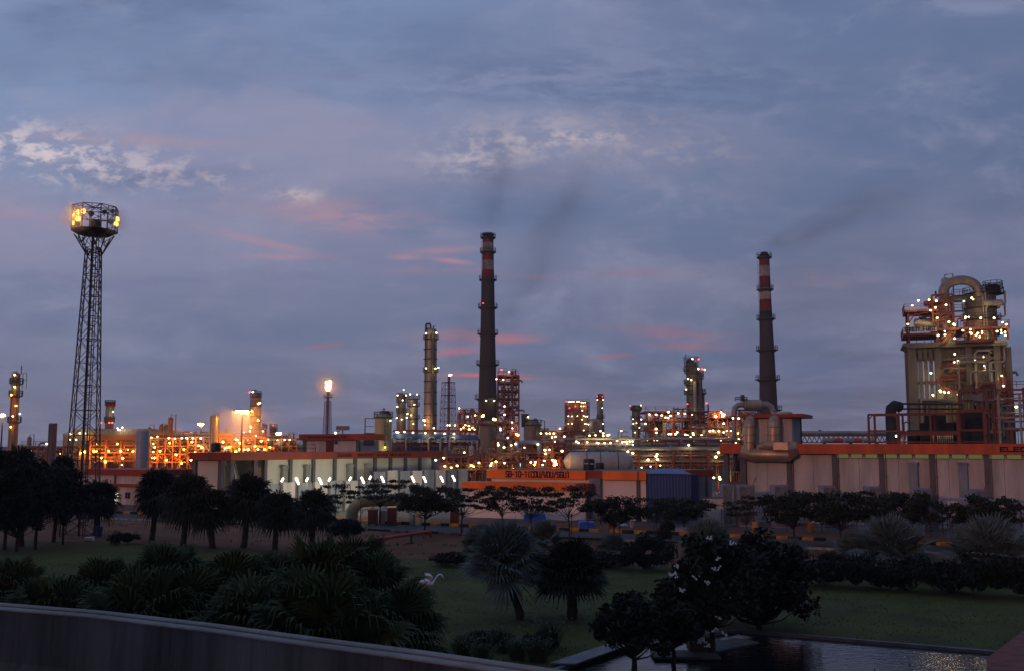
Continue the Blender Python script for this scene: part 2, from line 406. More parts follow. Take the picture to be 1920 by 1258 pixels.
# plant yard beyond the roadside strip
RD = Vector((.9075, -.42, 0)).normalized(); RN = Vector((.42, .9075, 0)).normalized()
RP = gpt(650, 979)                       # a point on the far kerb
def rpt(s, o, z=0.0): p = RP + RD * s + RN * o; return (p.x, p.y, z)
b = MB(); b.add([rpt(-900, 9, -.012), rpt(900, 9, -.012), rpt(900, 1500, -.012), rpt(-900, 1500, -.012)], [(0, 1, 2, 3)])
setting('ground', b, M_YARD)
RW = 7.0
b = MB(); n = 60
b.add([rpt(-260 + i * 520 / n, o, .004) for i in range(n + 1) for o in (-RW, 0)], [(2 * i, 2 * i + 2, 2 * i + 3, 2 * i + 1) for i in range(n)])
setting('road', b, M_ROAD)
b = MB()
for i in range(-40, 40):
    s0 = i * 5.0
    b.add([rpt(s0, -RW + .35, .009), rpt(s0 + 3.0, -RW + .35, .009), rpt(s0 + 3.0, -RW + .5, .009), rpt(s0, -RW + .5, .009)], [(0, 1, 2, 3)])
setting('road_marking', b, M_LINE)
# kerbs: real stones, alternately yellow and black on the far side, plain on the near one
b = MB(); s = -140.0; i = 0; random.seed(5)
M_KY = mat('kerb_yellow', (.62, .26, .02), .8, 0, .5, 2.5); M_KB = mat('kerb_black', (.022, .02, .02), .9, 0, .3, 2)
while s < 130:
    L = .95 + random.random() * .25; b.mi = 0 if i % 2 else 1
    if random.random() > .04:
        p = [rpt(s, 0), rpt(s + L - .04, 0), rpt(s + L - .04, .28), rpt(s, .28)]; h = .27 + random.random() * .04
        b.add([(x, y, -.02) for x, y, z in p] + [(x, y, h) for x, y, z in p], [(4, 5, 6, 7), (0, 1, 5, 4), (1, 2, 6, 5), (2, 3, 7, 6), (3, 0, 4, 7)])
    s += L; i += 1
setting('kerb', b, [M_KY, M_KB])
b = MB(); random.seed(6); s = -140.0
while s < 130:
    L = 1.4 + random.random() * 1.4; b.mi = 0 if random.random() < .55 else 1
    p = [rpt(s, -RW - .2), rpt(s + L - .04, -RW - .2), rpt(s + L - .04, -RW), rpt(s, -RW)]
    b.add([(x, y, -.02) for x, y, z in p] + [(x, y, .15) for x, y, z in p], [(4, 5, 6, 7), (0, 1, 5, 4), (1, 2, 6, 5), (2, 3, 7, 6), (3, 0, 4, 7)])
    s += L
setting('kerb', b, [mat('kerb_whitewash', (.34, .31, .27), .85, 0, .5, 2), M_KB])

# lawn with soft mounds, a hole where the pond lies
lawn_edge = [(-330, 1012), (60, 1014), (300, 1017), (520, 1033), (700, 1040), (860, 1052), (1000, 1050), (1150, 1056), (1260, 1062), (1420, 1070), (1560, 1076), (1800, 1082), (2300, 1100)]
pond_px = [(1000, 1272), (1172, 1206), (1385, 1181), (1880, 1223), (1980, 1236), (1700, 1420), (1000, 1420)]
pond = [gpt(u, v) for u, v in pond_px]
edge = [gpt(u, v) for u, v in lawn_edge]
outer = [(p.x, p.y) for p in edge] + [(60, 40), (55, 8), (-60, 8), (-120, 40)]
def inpoly(x, y, P):
    c = False; j = len(P) - 1
    for i in range(len(P)):
        a, d = P[i], P[j]
        if (a[1] > y) != (d[1] > y) and x < (d[0] - a[0]) * (y - a[1]) / (d[1] - a[1]) + a[0]: c = not c
        j = i
    return c
from mathutils.geometry import tessellate_polygon
hole = [Vector((p.x, p.y, 0)) for p in pond]
loops = [[Vector((x, y, 0)) for x, y in outer], hole]
flat = [v for lp in loops for v in lp]
b = MB(); b.add([(v.x, v.y, .0) for v in flat], [tuple(t) for t in tessellate_polygon(loops)])
setting('lawn', b, M_GRASS)
b = MB(); lp2 = [[Vector((-6000, -60, 0)), Vector((6000, -60, 0)), Vector((6000, 9000, 0)), Vector((-6000, 9000, 0))], hole]; fl2 = [v for q in lp2 for v in q]
b.add([(v.x, v.y, -.02) for v in fl2], [tuple(t) for t in tessellate_polygon(lp2)])
setting('ground', b, M_EARTH)
# grass blades over the near and middle lawn: one uncountable cover
b = MB(); random.seed(11); k = 0
pp = [(p.x, p.y) for p in pond]
while k < 42000:
    d = 26 + 44 * random.random() ** 2.2; x = (random.random() * 1.16 - .58) * d; y = d
    if not inpoly(x, y, outer) or inpoly(x, y, pp): k += .3; continue
    if noise.noise(Vector((x * .35, y * .35, 0))) < -.15 and random.random() < .8: k += .6; continue
    a = random.random() * 6.283; w = .012 + .00035 * d; h = .03 + random.random() * .06
    c, s_ = math.cos(a) * w, math.sin(a) * w; t = random.random() * .06
    b.add([(x - c, y - s_, 0), (x + c, y + s_, 0), (x + s_ * t * 60, y - c * t * 60, h)], [(0, 1, 2)]); k += 1
g = link('grass', b.mesh('grass', mat('grass_blades', (.100, .115, .016), .9, 0, .4, .2))); g['kind'] = 'stuff'; g['label'] = 'short mown grass of the lawn round the pond'; g['category'] = 'grass'
# red earth tufts / verge weeds between lawn and road
b = MB(); random.seed(12)
for k in range(1000):
    s = random.uniform(-60, 60); o = -RW - .6 - random.random() ** 1.5 * 17; p = rpt(s, o)
    if inpoly(p[0], p[1], outer) or noise.noise(Vector((p[0] * .16, p[1] * .16, 3))) < .02: continue
    for q in range(4):
        a = random.random() * 6.283; r = random.random() * .25; h = .08 + random.random() * .22
        x, y = p[0] + math.cos(a) * r, p[1] + math.sin(a) * r
        b.add([(x - .04, y, 0), (x + .04, y, 0), (x + math.cos(a) * .1, y + math.sin(a) * .1, h)], [(0, 1, 2)])
g = link('weeds', b.mesh('weeds', mat('weeds', (.10, .085, .035), .9, 0, .4, .3))); g['kind'] = 'stuff'; g['label'] = 'thin weeds on the bare red verge beside the road'; g['category'] = 'weeds'

# pond: water a little under the lawn, coping walls round it, a bottom
M_WATER = bpy.data.materials.new('water'); M_WATER.use_nodes = True
t = M_WATER.node_tree; p = t.nodes['Principled BSDF']; p.inputs['Base Color'].default_value = (.008, .010, .012, 1); p.inputs['Roughness'].default_value = .03
p.inputs['IOR'].default_value = 1.33; p.inputs['Specular IOR Level'].default_value = 1.0
c_ = t.nodes.new('ShaderNodeTexCoord'); mp = t.nodes.new('ShaderNodeMapping'); mp.inputs['Scale'].default_value = (1, 2.6, 1); mp.inputs['Rotation'].default_value = (0, 0, .25)
t.links.new(c_.outputs['Object'], mp.inputs[0]); nn = t.nodes.new('ShaderNodeTexNoise'); nn.inputs['Scale'].default_value = 2.1; nn.inputs['Detail'].default_value = 4; nn.inputs['Distortion'].default_value = .6
t.links.new(mp.outputs[0], nn.inputs['Vector']); bb = t.nodes.new('ShaderNodeBump'); bb.inputs['Strength'].default_value = .5; bb.inputs['Distance'].default_value = .040
t.links.new(nn.outputs['Fac'], bb.inputs['Height']); t.links.new(bb.outputs[0], p.inputs['Normal'])
b = MB(); b.add([(q.x, q.y, -.09) for q in pond], [tuple(range(len(pond)))[::-1]])
o = setting('water', b, M_WATER)
b = MB(); cen = sum(pond, Vector((0, 0, 0))) / len(pond)
for a, d in zip(pond, pond[1:] + pond[:1]):
    nrm = Vector((d.y - a.y, a.x - d.x, 0)).normalized()
    if nrm.dot(cen - a) > 0: nrm = -nrm
    e = nrm * .17; i2 = nrm * -.05
    P = [a + i2, d + i2, d + e, a + e]
    b.add([(q.x, q.y, -.6) for q in P] + [(q.x, q.y, .035) for q in P], [(4, 5, 6, 7), (0, 1, 5, 4), (1, 2, 6, 5), (2, 3, 7, 6), (3, 0, 4, 7), (0, 3, 2, 1)])
setting('pond_kerb', b, M_POOLC)
# broad slab along the pond's left side
a = gpt(1040, 1247); d = gpt(1160, 1206); b = MB(); w = Vector((.75, .35, 0))
b.slab([(a.x - .2, a.y - .1), (a.x + w.x, a.y + w.y - .6), (d.x + w.x * .9, d.y - .3), (d.x, d.y + .1)], .075, .12)
setting('pond_kerb', b, mat('pool_slab', (.20, .20, .22), .7, 0, .25, 1.2, .2))
b = MB(); P = [gpt(u, v) for u, v in ((1850, 1240), (1935, 1176), (2100, 1180), (2100, 1330), (1850, 1330))]
b.slab([(q.x, q.y) for q in P], .02, .13); setting('pavement', b, M_PAVE)

# ================================================================ plants
M_TRUNK = mat('bark', (.050, .040, .032), .95, 0, .4, 3, .5)
def leafmat(n, c, v=.5): return mat(n, c, .72, 0, v, .9, det=2, spec=.35)
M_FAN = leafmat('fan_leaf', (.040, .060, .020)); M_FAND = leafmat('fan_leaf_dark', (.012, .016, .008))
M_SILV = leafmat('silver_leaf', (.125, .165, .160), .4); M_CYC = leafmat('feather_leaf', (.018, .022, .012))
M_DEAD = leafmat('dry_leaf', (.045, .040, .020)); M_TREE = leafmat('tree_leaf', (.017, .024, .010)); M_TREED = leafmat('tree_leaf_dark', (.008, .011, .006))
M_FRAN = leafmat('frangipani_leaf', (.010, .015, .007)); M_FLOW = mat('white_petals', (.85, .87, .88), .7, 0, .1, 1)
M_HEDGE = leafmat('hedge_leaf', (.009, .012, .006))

def fan_leaf(b, org, az, el, pet, Rb, nseg, spread, droop, rnd, tilt=0):
    """a palmate leaf: petiole out of org, then a fan of folded, tapering segments"""
    d = Vector((math.cos(az) * math.cos(el), math.sin(az) * math.cos(el), math.sin(el)))
    side = Vector((-math.sin(az), math.cos(az), 0)); up = side.cross(d) * -1
    if up.z < 0: up = -up
    hub = org + d * pet + Vector((0, 0, -.06 * pet * math.cos(el)))
    b.bar(org, hub, .045, .03)
    side = (side + up * tilt).normalized()
    up = side.cross(d); up = up if up.z > 0 else -up
    for i in range(nseg):
        f = (i + .5) / nseg * 2 - 1; ph = f * spread
        L = Rb * (1 - .22 * abs(f)) * rnd.uniform(.88, 1.06)
        dirv = (d * math.cos(ph) + side * math.sin(ph) + up * (.10 + .12 * abs(f))).normalized()
        wv = (side * math.cos(ph) - d * math.sin(ph)); hw = Rb * spread / nseg * .46
        m = hub + dirv * L * .58 + Vector((0, 0, -droop * L * .10)); fold = up * (.05 * Rb if i % 2 else -.02 * Rb)
        tip = hub + dirv * L * .97 + Vector((0, 0, -droop * L * rnd.uniform(.36, .80)))
        q = hub + dirv * L * .80 + Vector((0, 0, -droop * L * .24))
        b.add([hub, m - wv * hw, m + fold, m + wv * hw, q - wv * hw * .45, q + wv * hw * .45, tip],
              [(0, 1, 2), (0, 2, 3), (1, 4, 2), (2, 4, 5), (2, 5, 3), (4, 6, 5)])
def fan_crown(seed, nleaf, pet, Rb, nseg=22, spread=2.2, droop=.8, elmin=-.5, elmax=1.35, z=0.0, dead=0):
    rnd = random.Random(seed); b = MB()
    for i in range(nleaf):
        f = i / nleaf; el = elmin + (elmax - elmin) * (f ** .8) + rnd.uniform(-.12, .12)
        b.mi = 1 if i < dead else 0
        fan_leaf(b, Vector((0, 0, z)), i * 2.39996 + rnd.uniform(-.25, .25), el, pet * rnd.uniform(.8, 1.15), Rb * rnd.uniform(.85, 1.1), nseg, spread, droop * (1.15 - .5 * f), rnd, rnd.uniform(-.5, .5))
    return b
def feather_crown(seed, nleaf, L, z=0.0, arch=.9, w=.34, elmin=-.45, nl=22):
    rnd = random.Random(seed); b = MB()
    for i in range(nleaf):
        az = i * 2.39996 + rnd.uniform(-.2, .2); f = i / nleaf; el = elmin + (1.35 - elmin) * f ** .8; LL = L * rnd.uniform(.8, 1.08)
        P = []; p = Vector((0, 0, z)); e = el
        for k in range(9):
            P.append(p.copy()); p = p + Vector((math.cos(az) * math.cos(e), math.sin(az) * math.cos(e), math.sin(e))) * LL / 8; e -= arch * .14
        b.tube(P, [.03 - .003 * k for k in range(9)], 4, False)
        side = Vector((-math.sin(az), math.cos(az), 0))
        for k in range(nl):
            t = (k + 2) / (nl + 2) * 8; a = int(t); a = min(a, 7); c = P[a].lerp(P[a + 1], t - a); dr = (P[a + 1] - P[a]).normalized()
            ll = w * L / 1.6 * math.sin(min(1, (k + 3) / nl * 1.0) * 2.6 + .25) * rnd.uniform(.85, 1.1)
            for s in (-1, 1):
                tip = c + (side * s * .9 + dr * .65 + Vector((0, 0, -.18))).normalized() * max(.08, ll)
                b.add([c - dr * .022, tip, c + dr * .022 + Vector((0, 0, .015))], [(0, 1, 2)])
    return b
def leaf_quad(b, c, s, rnd, asp=.55):
    n = Vector((rnd.gauss(0, 1), rnd.gauss(0, 1), rnd.gauss(0, 1) + .8)).normalized(); t = n.orthogonal().normalized()
    a = rnd.random() * 6.283; q = n.cross(t); x = t * math.cos(a) + q * math.sin(a); y = n.cross(x)
    b.add([c - x * s, c - y * s * asp, c + x * s, c + y * s * asp], [(0, 1, 2, 3)])
def tree_meshes(seed, h, cr, nleaf, ls, th=.42, flat=.6, layered=False, twigs=5, clumps=24, lean=0.0, tr=.09, airy=.0):
    """returns trunk mesh builder and crown mesh builder; crown of leaf clumps on branch ends"""
    rnd = random.Random(seed); T = MB(); C = MB()
    top = Vector((lean, rnd.uniform(-.1, .1), h * th)); T.tube([(0, 0, -.1), (lean * .3 + .04, 0, h * th * .5), top], [tr * 1.25, tr, tr * .8], 7)
    ends = []
    for i in range(clumps):
        a = i * 2.4 + rnd.uniform(-.4, .4); rr = cr * math.sqrt((i + .5) / clumps) * rnd.uniform(.75, 1.05)
        if layered: zz = h * (th + (1 - th) * rnd.choice((.28, .5, .72, .92))) - rr * .08
        else: zz = h * th + h * (1 - th) * (.18 + .74 * rnd.random() * math.sqrt(max(.05, 1 - (rr / cr / 1.12) ** 2)))
        e = Vector((top.x + math.cos(a) * rr, top.y + math.sin(a) * rr, zz)); ends.append(e)
    for e in ends:
        m = top.lerp(e, .5) + Vector((0, 0, -.06 * h)); T.tube([top - Vector((0, 0, rnd.random() * .25 * h * th)), m, e], [tr * .42, tr * .25, tr * .10], 5, False)
        for k in range(twigs):
            q = e + Vector((rnd.uniform(-1, 1), rnd.uniform(-1, 1), rnd.uniform(-.3, .8))) * cr * .24; T.tube([m.lerp(e, .7), q], [tr * .12, tr * .05], 3, False)
    for k in range(nleaf):
        e = ends[rnd.randrange(len(ends))]; R1 = cr * (.24 + .10 * math.sin(e.x * 7))
        v = Vector((rnd.gauss(0, 1), rnd.gauss(0, 1), rnd.gauss(0, 1))).normalized() * R1 * (.35 + .75 * rnd.random()); v.z *= (.30 if layered else flat)
        p = e + v
        if airy and noise.noise(p * 1.7 / cr * 2) < -.25 + airy * .3: continue
        leaf_quad(C, p, ls * rnd.uniform(.6, 1.25), rnd)
    return T, C
def copy_tree(root, loc, rz, sc, label, group, name=None):
    r = root.copy(); COL.objects.link(r); r.location = loc; r.rotation_euler = (0, 0, rz); r.scale = (sc,) * 3 if isinstance(sc, (int, float)) else sc
    r['label'] = label
    if group: r['group'] = group
    for ch in list(root.children):
        c = ch.copy(); COL.objects.link(c); c.parent = r
        for g2 in list(ch.children):
            g3 = g2.copy(); COL.objects.link(g3); g3.parent = c
    return r
class Species:
    """first placement moves the prototype itself, later ones are copies of it and of its parts"""
    def __init__(s, name, cat, parts): s.name, s.cat, s.parts, s.root = name, cat, parts, None
    def put(s, loc, rz, sc, label, group=None):
        if s.root is None:
            t = Thing(s.name, label, s.cat, loc, rz, group); t.o.scale = (sc,) * 3 if isinstance(sc, (int, float)) else sc
            for n, me in s.parts: link(n, me, t.o)
            s.root = t.o; return t.o
        return copy_tree(s.root, loc, rz, sc, label, group)
def trunkmesh(h, r0, r1, seed, n=9, lean=0.0, rough=.012):
    rnd = random.Random(seed); b = MB(); k = 12
    P = [(lean * (i / k) ** 1.4 + rnd.uniform(-.01, .01), rnd.uniform(-.01, .01), -.1 + (h + .1) * i / k) for i in range(k + 1)]
    b.tube(P, [r0 + (r1 - r0) * i / k + (rough if i % 2 else -rough) for i in range(k + 1)], n); return b
# ---------------------------------------------------------------- parapet of the flyover the camera stands on
ZP = H - .85
pe = [gpt(u, v, ZP) for u, v in ((-900, 1068), (-300, 1103), (0, 1131), (200, 1147), (400, 1170), (600, 1197), (800, 1222), (1040, 1256), (1500, 1330), (2300, 1500))]
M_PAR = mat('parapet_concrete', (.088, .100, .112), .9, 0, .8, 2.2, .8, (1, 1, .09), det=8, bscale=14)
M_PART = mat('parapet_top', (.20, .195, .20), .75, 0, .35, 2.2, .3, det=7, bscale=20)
def offs(P, d):
    out = []
    for i, p in enumerate(P):
        t = (P[min(i + 1, len(P) - 1)] - P[max(i - 1, 0)]).normalized(); out.append(p + Vector((-t.y, t.x, 0)) * d)
    return out
def ribbon(b, prof):
    """prof: list of (offset, z); sweep along the parapet line"""
    n = len(prof); vs = []
    for i in range(len(pe)):
        for o, z in prof:
            q = offs(pe, o)[i]; vs.append((q.x, q.y, z))
    b.add(vs, [(i * n + j, (i + 1) * n + j, (i + 1) * n + (j + 1) % n, i * n + (j + 1) % n) for i in range(len(pe) - 1) for j in range(n)])
PT = Thing('concrete_parapet', 'weathered grey concrete parapet along the edge of the flyover', 'parapet', (0, 0, 0))
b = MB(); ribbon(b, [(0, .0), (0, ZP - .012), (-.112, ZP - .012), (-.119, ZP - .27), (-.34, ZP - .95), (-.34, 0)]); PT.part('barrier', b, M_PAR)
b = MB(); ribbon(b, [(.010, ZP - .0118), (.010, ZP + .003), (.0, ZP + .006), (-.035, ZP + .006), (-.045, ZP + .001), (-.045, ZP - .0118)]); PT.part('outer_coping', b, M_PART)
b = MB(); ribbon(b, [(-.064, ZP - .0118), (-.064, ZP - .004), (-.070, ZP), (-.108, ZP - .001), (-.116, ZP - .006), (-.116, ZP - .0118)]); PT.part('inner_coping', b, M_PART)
b = MB(); q = offs(pe, -.5); b.add([(p.x, p.y, ZP - .95) for p in q] + [(60, -30, ZP - .95), (-60, -30, ZP - .95)], [tuple(range(len(q) + 2))]); setting('bridge_deck', b, M_ROAD)

# ---------------------------------------------------------------- fan palms right behind the parapet
TR4 = trunkmesh(3.2, .20, .14, 1).mesh('trunk', M_TRUNK)
fans = [Species('fan_palm', 'palm', [('trunk', TR4), ('crown', fan_crown(40 + k, 34, 1.0, 1.25, 34, 2.35, 1.0, -.75, 1.35, 3.2, 2).mesh('crown', [M_FAN, M_DEAD]))]) for k in range(3)]
G = 'fan palms growing close behind the flyover parapet'
fl = [(25, 1108, 34, 'fan palm with sagging fronds at the left edge, behind the parapet'),
      (105, 1165, 26, 'low fan palm whose fronds touch the parapet near its left end'),
      (190, 1118, 31, 'fan palm in front of the flat lawn at left, its fans facing up'),
      (262, 1172, 24, 'near fan palm with yellowing lower fans just over the parapet'),
      (318, 1092, 32, 'tall upright fan palm with one big fan standing straight up'),
      (352, 1160, 25, 'fan palm in front of the tallest upright one, close to the parapet'),
      (432, 1112, 31, 'fan palm with pale folded fronds, behind the middle of the parapet'),
      (478, 1188, 23, 'lowest fan palm by the parapet with dark hanging fans'),
      (520, 1092, 36, 'farther fan palm between the upright palm and the broad round one'),
      (598, 1105, 28, 'broad round headed fan palm, the fullest of those behind the parapet'),
      (668, 1078, 33, 'fan palm below the slanting red pipe'),
      (700, 1120, 29, 'fan palm whose fronds reach toward the white wading bird'),
      (612, 1192, 22, 'fan palm with drooping striped fans right against the coping'),
      (738, 1182, 25, 'last fan palm of the row beside the open lawn')]
random.seed(3)
for i, (u, v, D, lb) in enumerate(fl):
    d = ray(u, v); t = D / d.y; zc_ = H + d.z * t; sc = max(.72, min(1.15, zc_ / 3.9))
    fans[i % 3].put((d.x * t, D, zc_ - 3.5 * sc), i * 1.7, sc, lb, G)

# ---------------------------------------------------------------- dark fan palms with trunks, left of the lawn
TRK = trunkmesh(3.0, .22, .17, 2).mesh('trunk', M_TRUNK)
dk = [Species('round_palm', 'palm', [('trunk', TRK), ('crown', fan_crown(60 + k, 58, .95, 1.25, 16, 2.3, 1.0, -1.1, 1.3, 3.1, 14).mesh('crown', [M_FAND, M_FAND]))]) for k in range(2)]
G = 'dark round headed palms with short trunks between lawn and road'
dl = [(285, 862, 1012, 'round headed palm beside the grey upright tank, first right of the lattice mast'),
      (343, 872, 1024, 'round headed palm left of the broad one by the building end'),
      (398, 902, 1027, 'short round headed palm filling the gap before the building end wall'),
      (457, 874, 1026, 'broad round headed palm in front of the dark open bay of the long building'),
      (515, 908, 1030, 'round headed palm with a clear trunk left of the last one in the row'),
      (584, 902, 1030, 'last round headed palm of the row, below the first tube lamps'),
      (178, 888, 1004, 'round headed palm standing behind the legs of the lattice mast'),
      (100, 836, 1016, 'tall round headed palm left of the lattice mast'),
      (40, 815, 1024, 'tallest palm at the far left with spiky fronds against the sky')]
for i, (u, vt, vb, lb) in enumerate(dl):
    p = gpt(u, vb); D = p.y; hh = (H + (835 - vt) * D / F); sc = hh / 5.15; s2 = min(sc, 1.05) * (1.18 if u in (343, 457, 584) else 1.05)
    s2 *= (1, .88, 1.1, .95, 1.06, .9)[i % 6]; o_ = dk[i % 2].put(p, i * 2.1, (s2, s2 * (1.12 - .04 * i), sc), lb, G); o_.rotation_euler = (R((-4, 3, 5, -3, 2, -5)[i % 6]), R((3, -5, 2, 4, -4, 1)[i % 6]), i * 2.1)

# ---------------------------------------------------------------- silver palms
TRS = trunkmesh(1.7, .28, .20, 4).mesh('trunk', M_TRUNK)
sv = [Species('silver_palm', 'palm', [('trunk', TRS), ('crown', fan_crown(80 + k, 38, .95, 1.35, 26, 2.0, .28, -.45, 1.45, 1.7, 4).mesh('crown', [M_SILV, M_DEAD]))]) for k in range(2)]
G = 'silver blue fan palms on the far side of the lawn'
for i, (u, vc, D, Rp, lb) in enumerate([(905, 1010, 66, 44, 'silver blue palm left behind the leaning one on the lawn'),
      (1328, 1010, 66, 58, 'silver blue palm above the flowering tree, before the white tarpaulin'),
      (1150, 1022, 68, 36, 'smallest silver blue palm, before the blue tarpaulin'),
      (1482, 1042, 64, 50, 'silver blue palm just right of the dark round tree'),
      (1672, 1020, 62, 84, 'largest silver blue palm with a bright upright fan, below the grey door ducts'),
      (1852, 1024, 60, 88, 'silver blue palm at the right end of the lawn'),
      (1600, 1020, 70, 40, 'slim silver blue palm half hidden left of the largest one'),
      (1018, 1000, 68, 40, 'silver blue palm right behind the leaning one on the lawn')]):
    d = ray(u, vc); t = D / d.y; zc_ = H + d.z * t; sc = Rp * D / F / 1.95
    sv[i % 2].put((d.x * t, D, zc_ - 2.3 * sc), i * 2.6, sc, lb, G)

# ---------------------------------------------------------------- feather palms (cycad like) on the lawn
p = gpt(976, 1160); t = Thing('silver_palm', 'large silver blue fan palm with a leaning dark trunk on the open lawn', 'palm', p, 0, 'lone palms on the open lawn')
T = MB(); T.tube([(0, 0, -.1), (-.05, 0, .35), (-.22, 0, .8), (-.42, 0, 1.25), (-.60, 0, 1.9), (-.66, 0, 2.4)], [.24, .20, .17, .17, .20, .16], 9); t.part('trunk', T, M_TRUNK)
def shift(c, dx): c.v = [(x + dx, y, z) for x, y, z in c.v]; return c
t.part('crown', shift(fan_crown(5, 84, .95, 1.45, 28, 2.1, .35, -.5, 1.45, 2.45), -.70), leafmat('silver_crown', (.125, .165, .145), .4))
t.part('old_fronds', shift(feather_crown(6, 34, 1.6, 1.75, .9, .36, -1.0, 20), -.55), M_CYC)
t.part('pale_fronds', shift(feather_crown(16, 9, 1.7, 1.9, .4, .33, -.1), -1.0), leafmat('pale_feather_leaf', (.060, .070, .035)))
p = gpt(1073, 1160); t = Thing('round_palm', 'full round dark palm with a straight thick trunk on the open lawn', 'palm', p, 0, 'lone palms on the open lawn')
t.part('trunk', trunkmesh(1.9, .26, .22, 8), M_TRUNK); t.part('crown', fan_crown(7, 96, .95, 1.15, 18, 2.2, .6, -.5, 1.35, 2.0), M_FAND)

# ---------------------------------------------------------------- flowering frangipani trees and the dark tree at the pond
def flowers(t, pts, D, seed):
    rnd = random.Random(seed)
    for u, v in pts:
        d = ray(u, v); k = D / d.y; q = Vector((d.x * k, D, H + d.z * k)) - t.L; b = MB()
        for j in range(rnd.randint(5, 9)):
            c = Vector((rnd.gauss(0, .07), rnd.gauss(0, .04), rnd.gauss(0, .045)))
            for m in range(5):
                a = m * 1.2566 + rnd.random() * .3; dd = Vector((math.cos(a), -.35, math.sin(a))).normalized() * .042; s = Vector((-math.sin(a), 0, math.cos(a))) * .018
                b.add([c, c + dd * .6 - s, c + dd, c + dd * .6 + s], [(0, 1, 2, 3)])
        link('flower_cluster', b.mesh('flower_cluster', M_FLOW), t.o, q)
p = gpt(1335, 1228, -.1); t = Thing('frangipani', 'tall frangipani with white flower clusters on the pond planter', 'tree', p, 0, 'white flowered frangipani trees by the pond')
T, C = tree_meshes(31, 4.7, 1.95, 7000, .135, .24, .75, clumps=44, tr=.11, twigs=3); t.part('trunk', T, M_TRUNK); t.part('crown', C, M_FRAN)
flowers(t, [(1270, 1061), (1268, 1075), (1257, 1076), (1304, 1083), (1279, 1107), (1326, 1092), (1347, 1047), (1343, 1064), (1329, 1008), (1372, 1019), (1362, 1118), (1345, 1158), (1295, 1180), (1305, 1178), (1318, 1200), (1309, 1201), (1328, 1209), (1340, 1181), (1358, 1187)], p.y - 1.55, 1)
p = gpt(1188, 1262, -.1); t = Thing('frangipani', 'short many branched frangipani at the near corner of the pond', 'tree', p, 0, 'white flowered frangipani trees by the pond')
T, C = tree_meshes(32, 2.9, 1.65, 5600, .125, .22, .7, clumps=34, tr=.10, twigs=3, airy=.2); t.part('trunk', T, M_TRUNK); t.part('crown', C, M_FRAN)
flowers(t, [(1205, 1196), (1228, 1202)], p.y - 1.0, 2)
p = gpt(1262, 1246, -.1); t = Thing('frangipani', 'middle frangipani with few flowers between the two others', 'tree', p, 0, 'white flowered frangipani trees by the pond')
T, C = tree_meshes(33, 2.8, 1.45, 5200, .125, .25, .7, clumps=26, tr=.08, twigs=3); t.part('trunk', T, M_TRUNK); t.part('crown', C, M_FRAN)
p = gpt(1422, 1178); t = Thing('broadleaf_tree', 'nearly black round tree with hanging foliage at the pond edge', 'tree', p, 0)
T, C = tree_meshes(34, 4.3, 2.3, 13000, .15, .04, .95, clumps=60, tr=.13, twigs=2); t.part('trunk', T, M_TRUNK); t.part('crown', C, M_TREED)

# planters standing in the pond
for (u0, v0), (u1, v1), dep, hh, lb in (((1228, 1238), (1352, 1238), 1.3, .34, 'long low dark planter slab in the pond under the middle frangipani'), ((1345, 1222), (1424, 1205), 1.2, .26, 'dark planter slab in the pond right of the tall frangipani')):
    a = gpt(u0, v0, -.09); c = gpt(u1, v1, -.09); t = Thing('planter', lb, 'planter', (a.x, a.y, -.3), math.atan2(c.y - a.y, c.x - a.x), 'planters standing in the pond'); L = (c - a).length
    b = MB(); b.box(0.08, L - .08, .08, dep - .08, -.3, hh - .08); t.part('plinth', b, mat('wet_concrete', (.07, .065, .06), .7, 0, .3, 2, .2)); b = MB(); b.box(0, L, 0, dep, hh - .08, hh); t.part('slab', b, mat('planter_slab', (.10, .095, .095), .7, 0, .35, 2, .2))
a = gpt(1298, 1240, -.3); t = Thing('concrete_block', 'square brownish block on the planter slab in the pond', 'block', (a.x, a.y + .25, .04)); b = MB(); b.box(-.05, .75, 0, .7, 0, .46); b.box(-.1, .8, -.05, .75, .46, .54); t.part('body', b, mat('brown_block', (.09, .07, .055), .8, 0, .3, 2))
for u, v, s in ((1450, 1230, 1.0), (1640, 1262, .8), (1706, 1252, .8)):
    a = gpt(u, v + 6, -.3); b = MB(); b.lathe([(.035 * s, -.4), (.035 * s, .12), (.07 * s, .13), (.07 * s, .2), (.03 * s, .22), (.03 * s, .34 * s)], (0, 0), 8)
    single('fountain_nozzle', b, M_BLACK, {1450: 'black fountain nozzle in open water near the planters', 1640: 'black fountain nozzle at the near edge of the frame, between the two others', 1706: 'black fountain nozzle nearest the red paving'}[u], 'fountain nozzle', 'fountain nozzles in the pond', loc=(a.x, a.y, -.3))

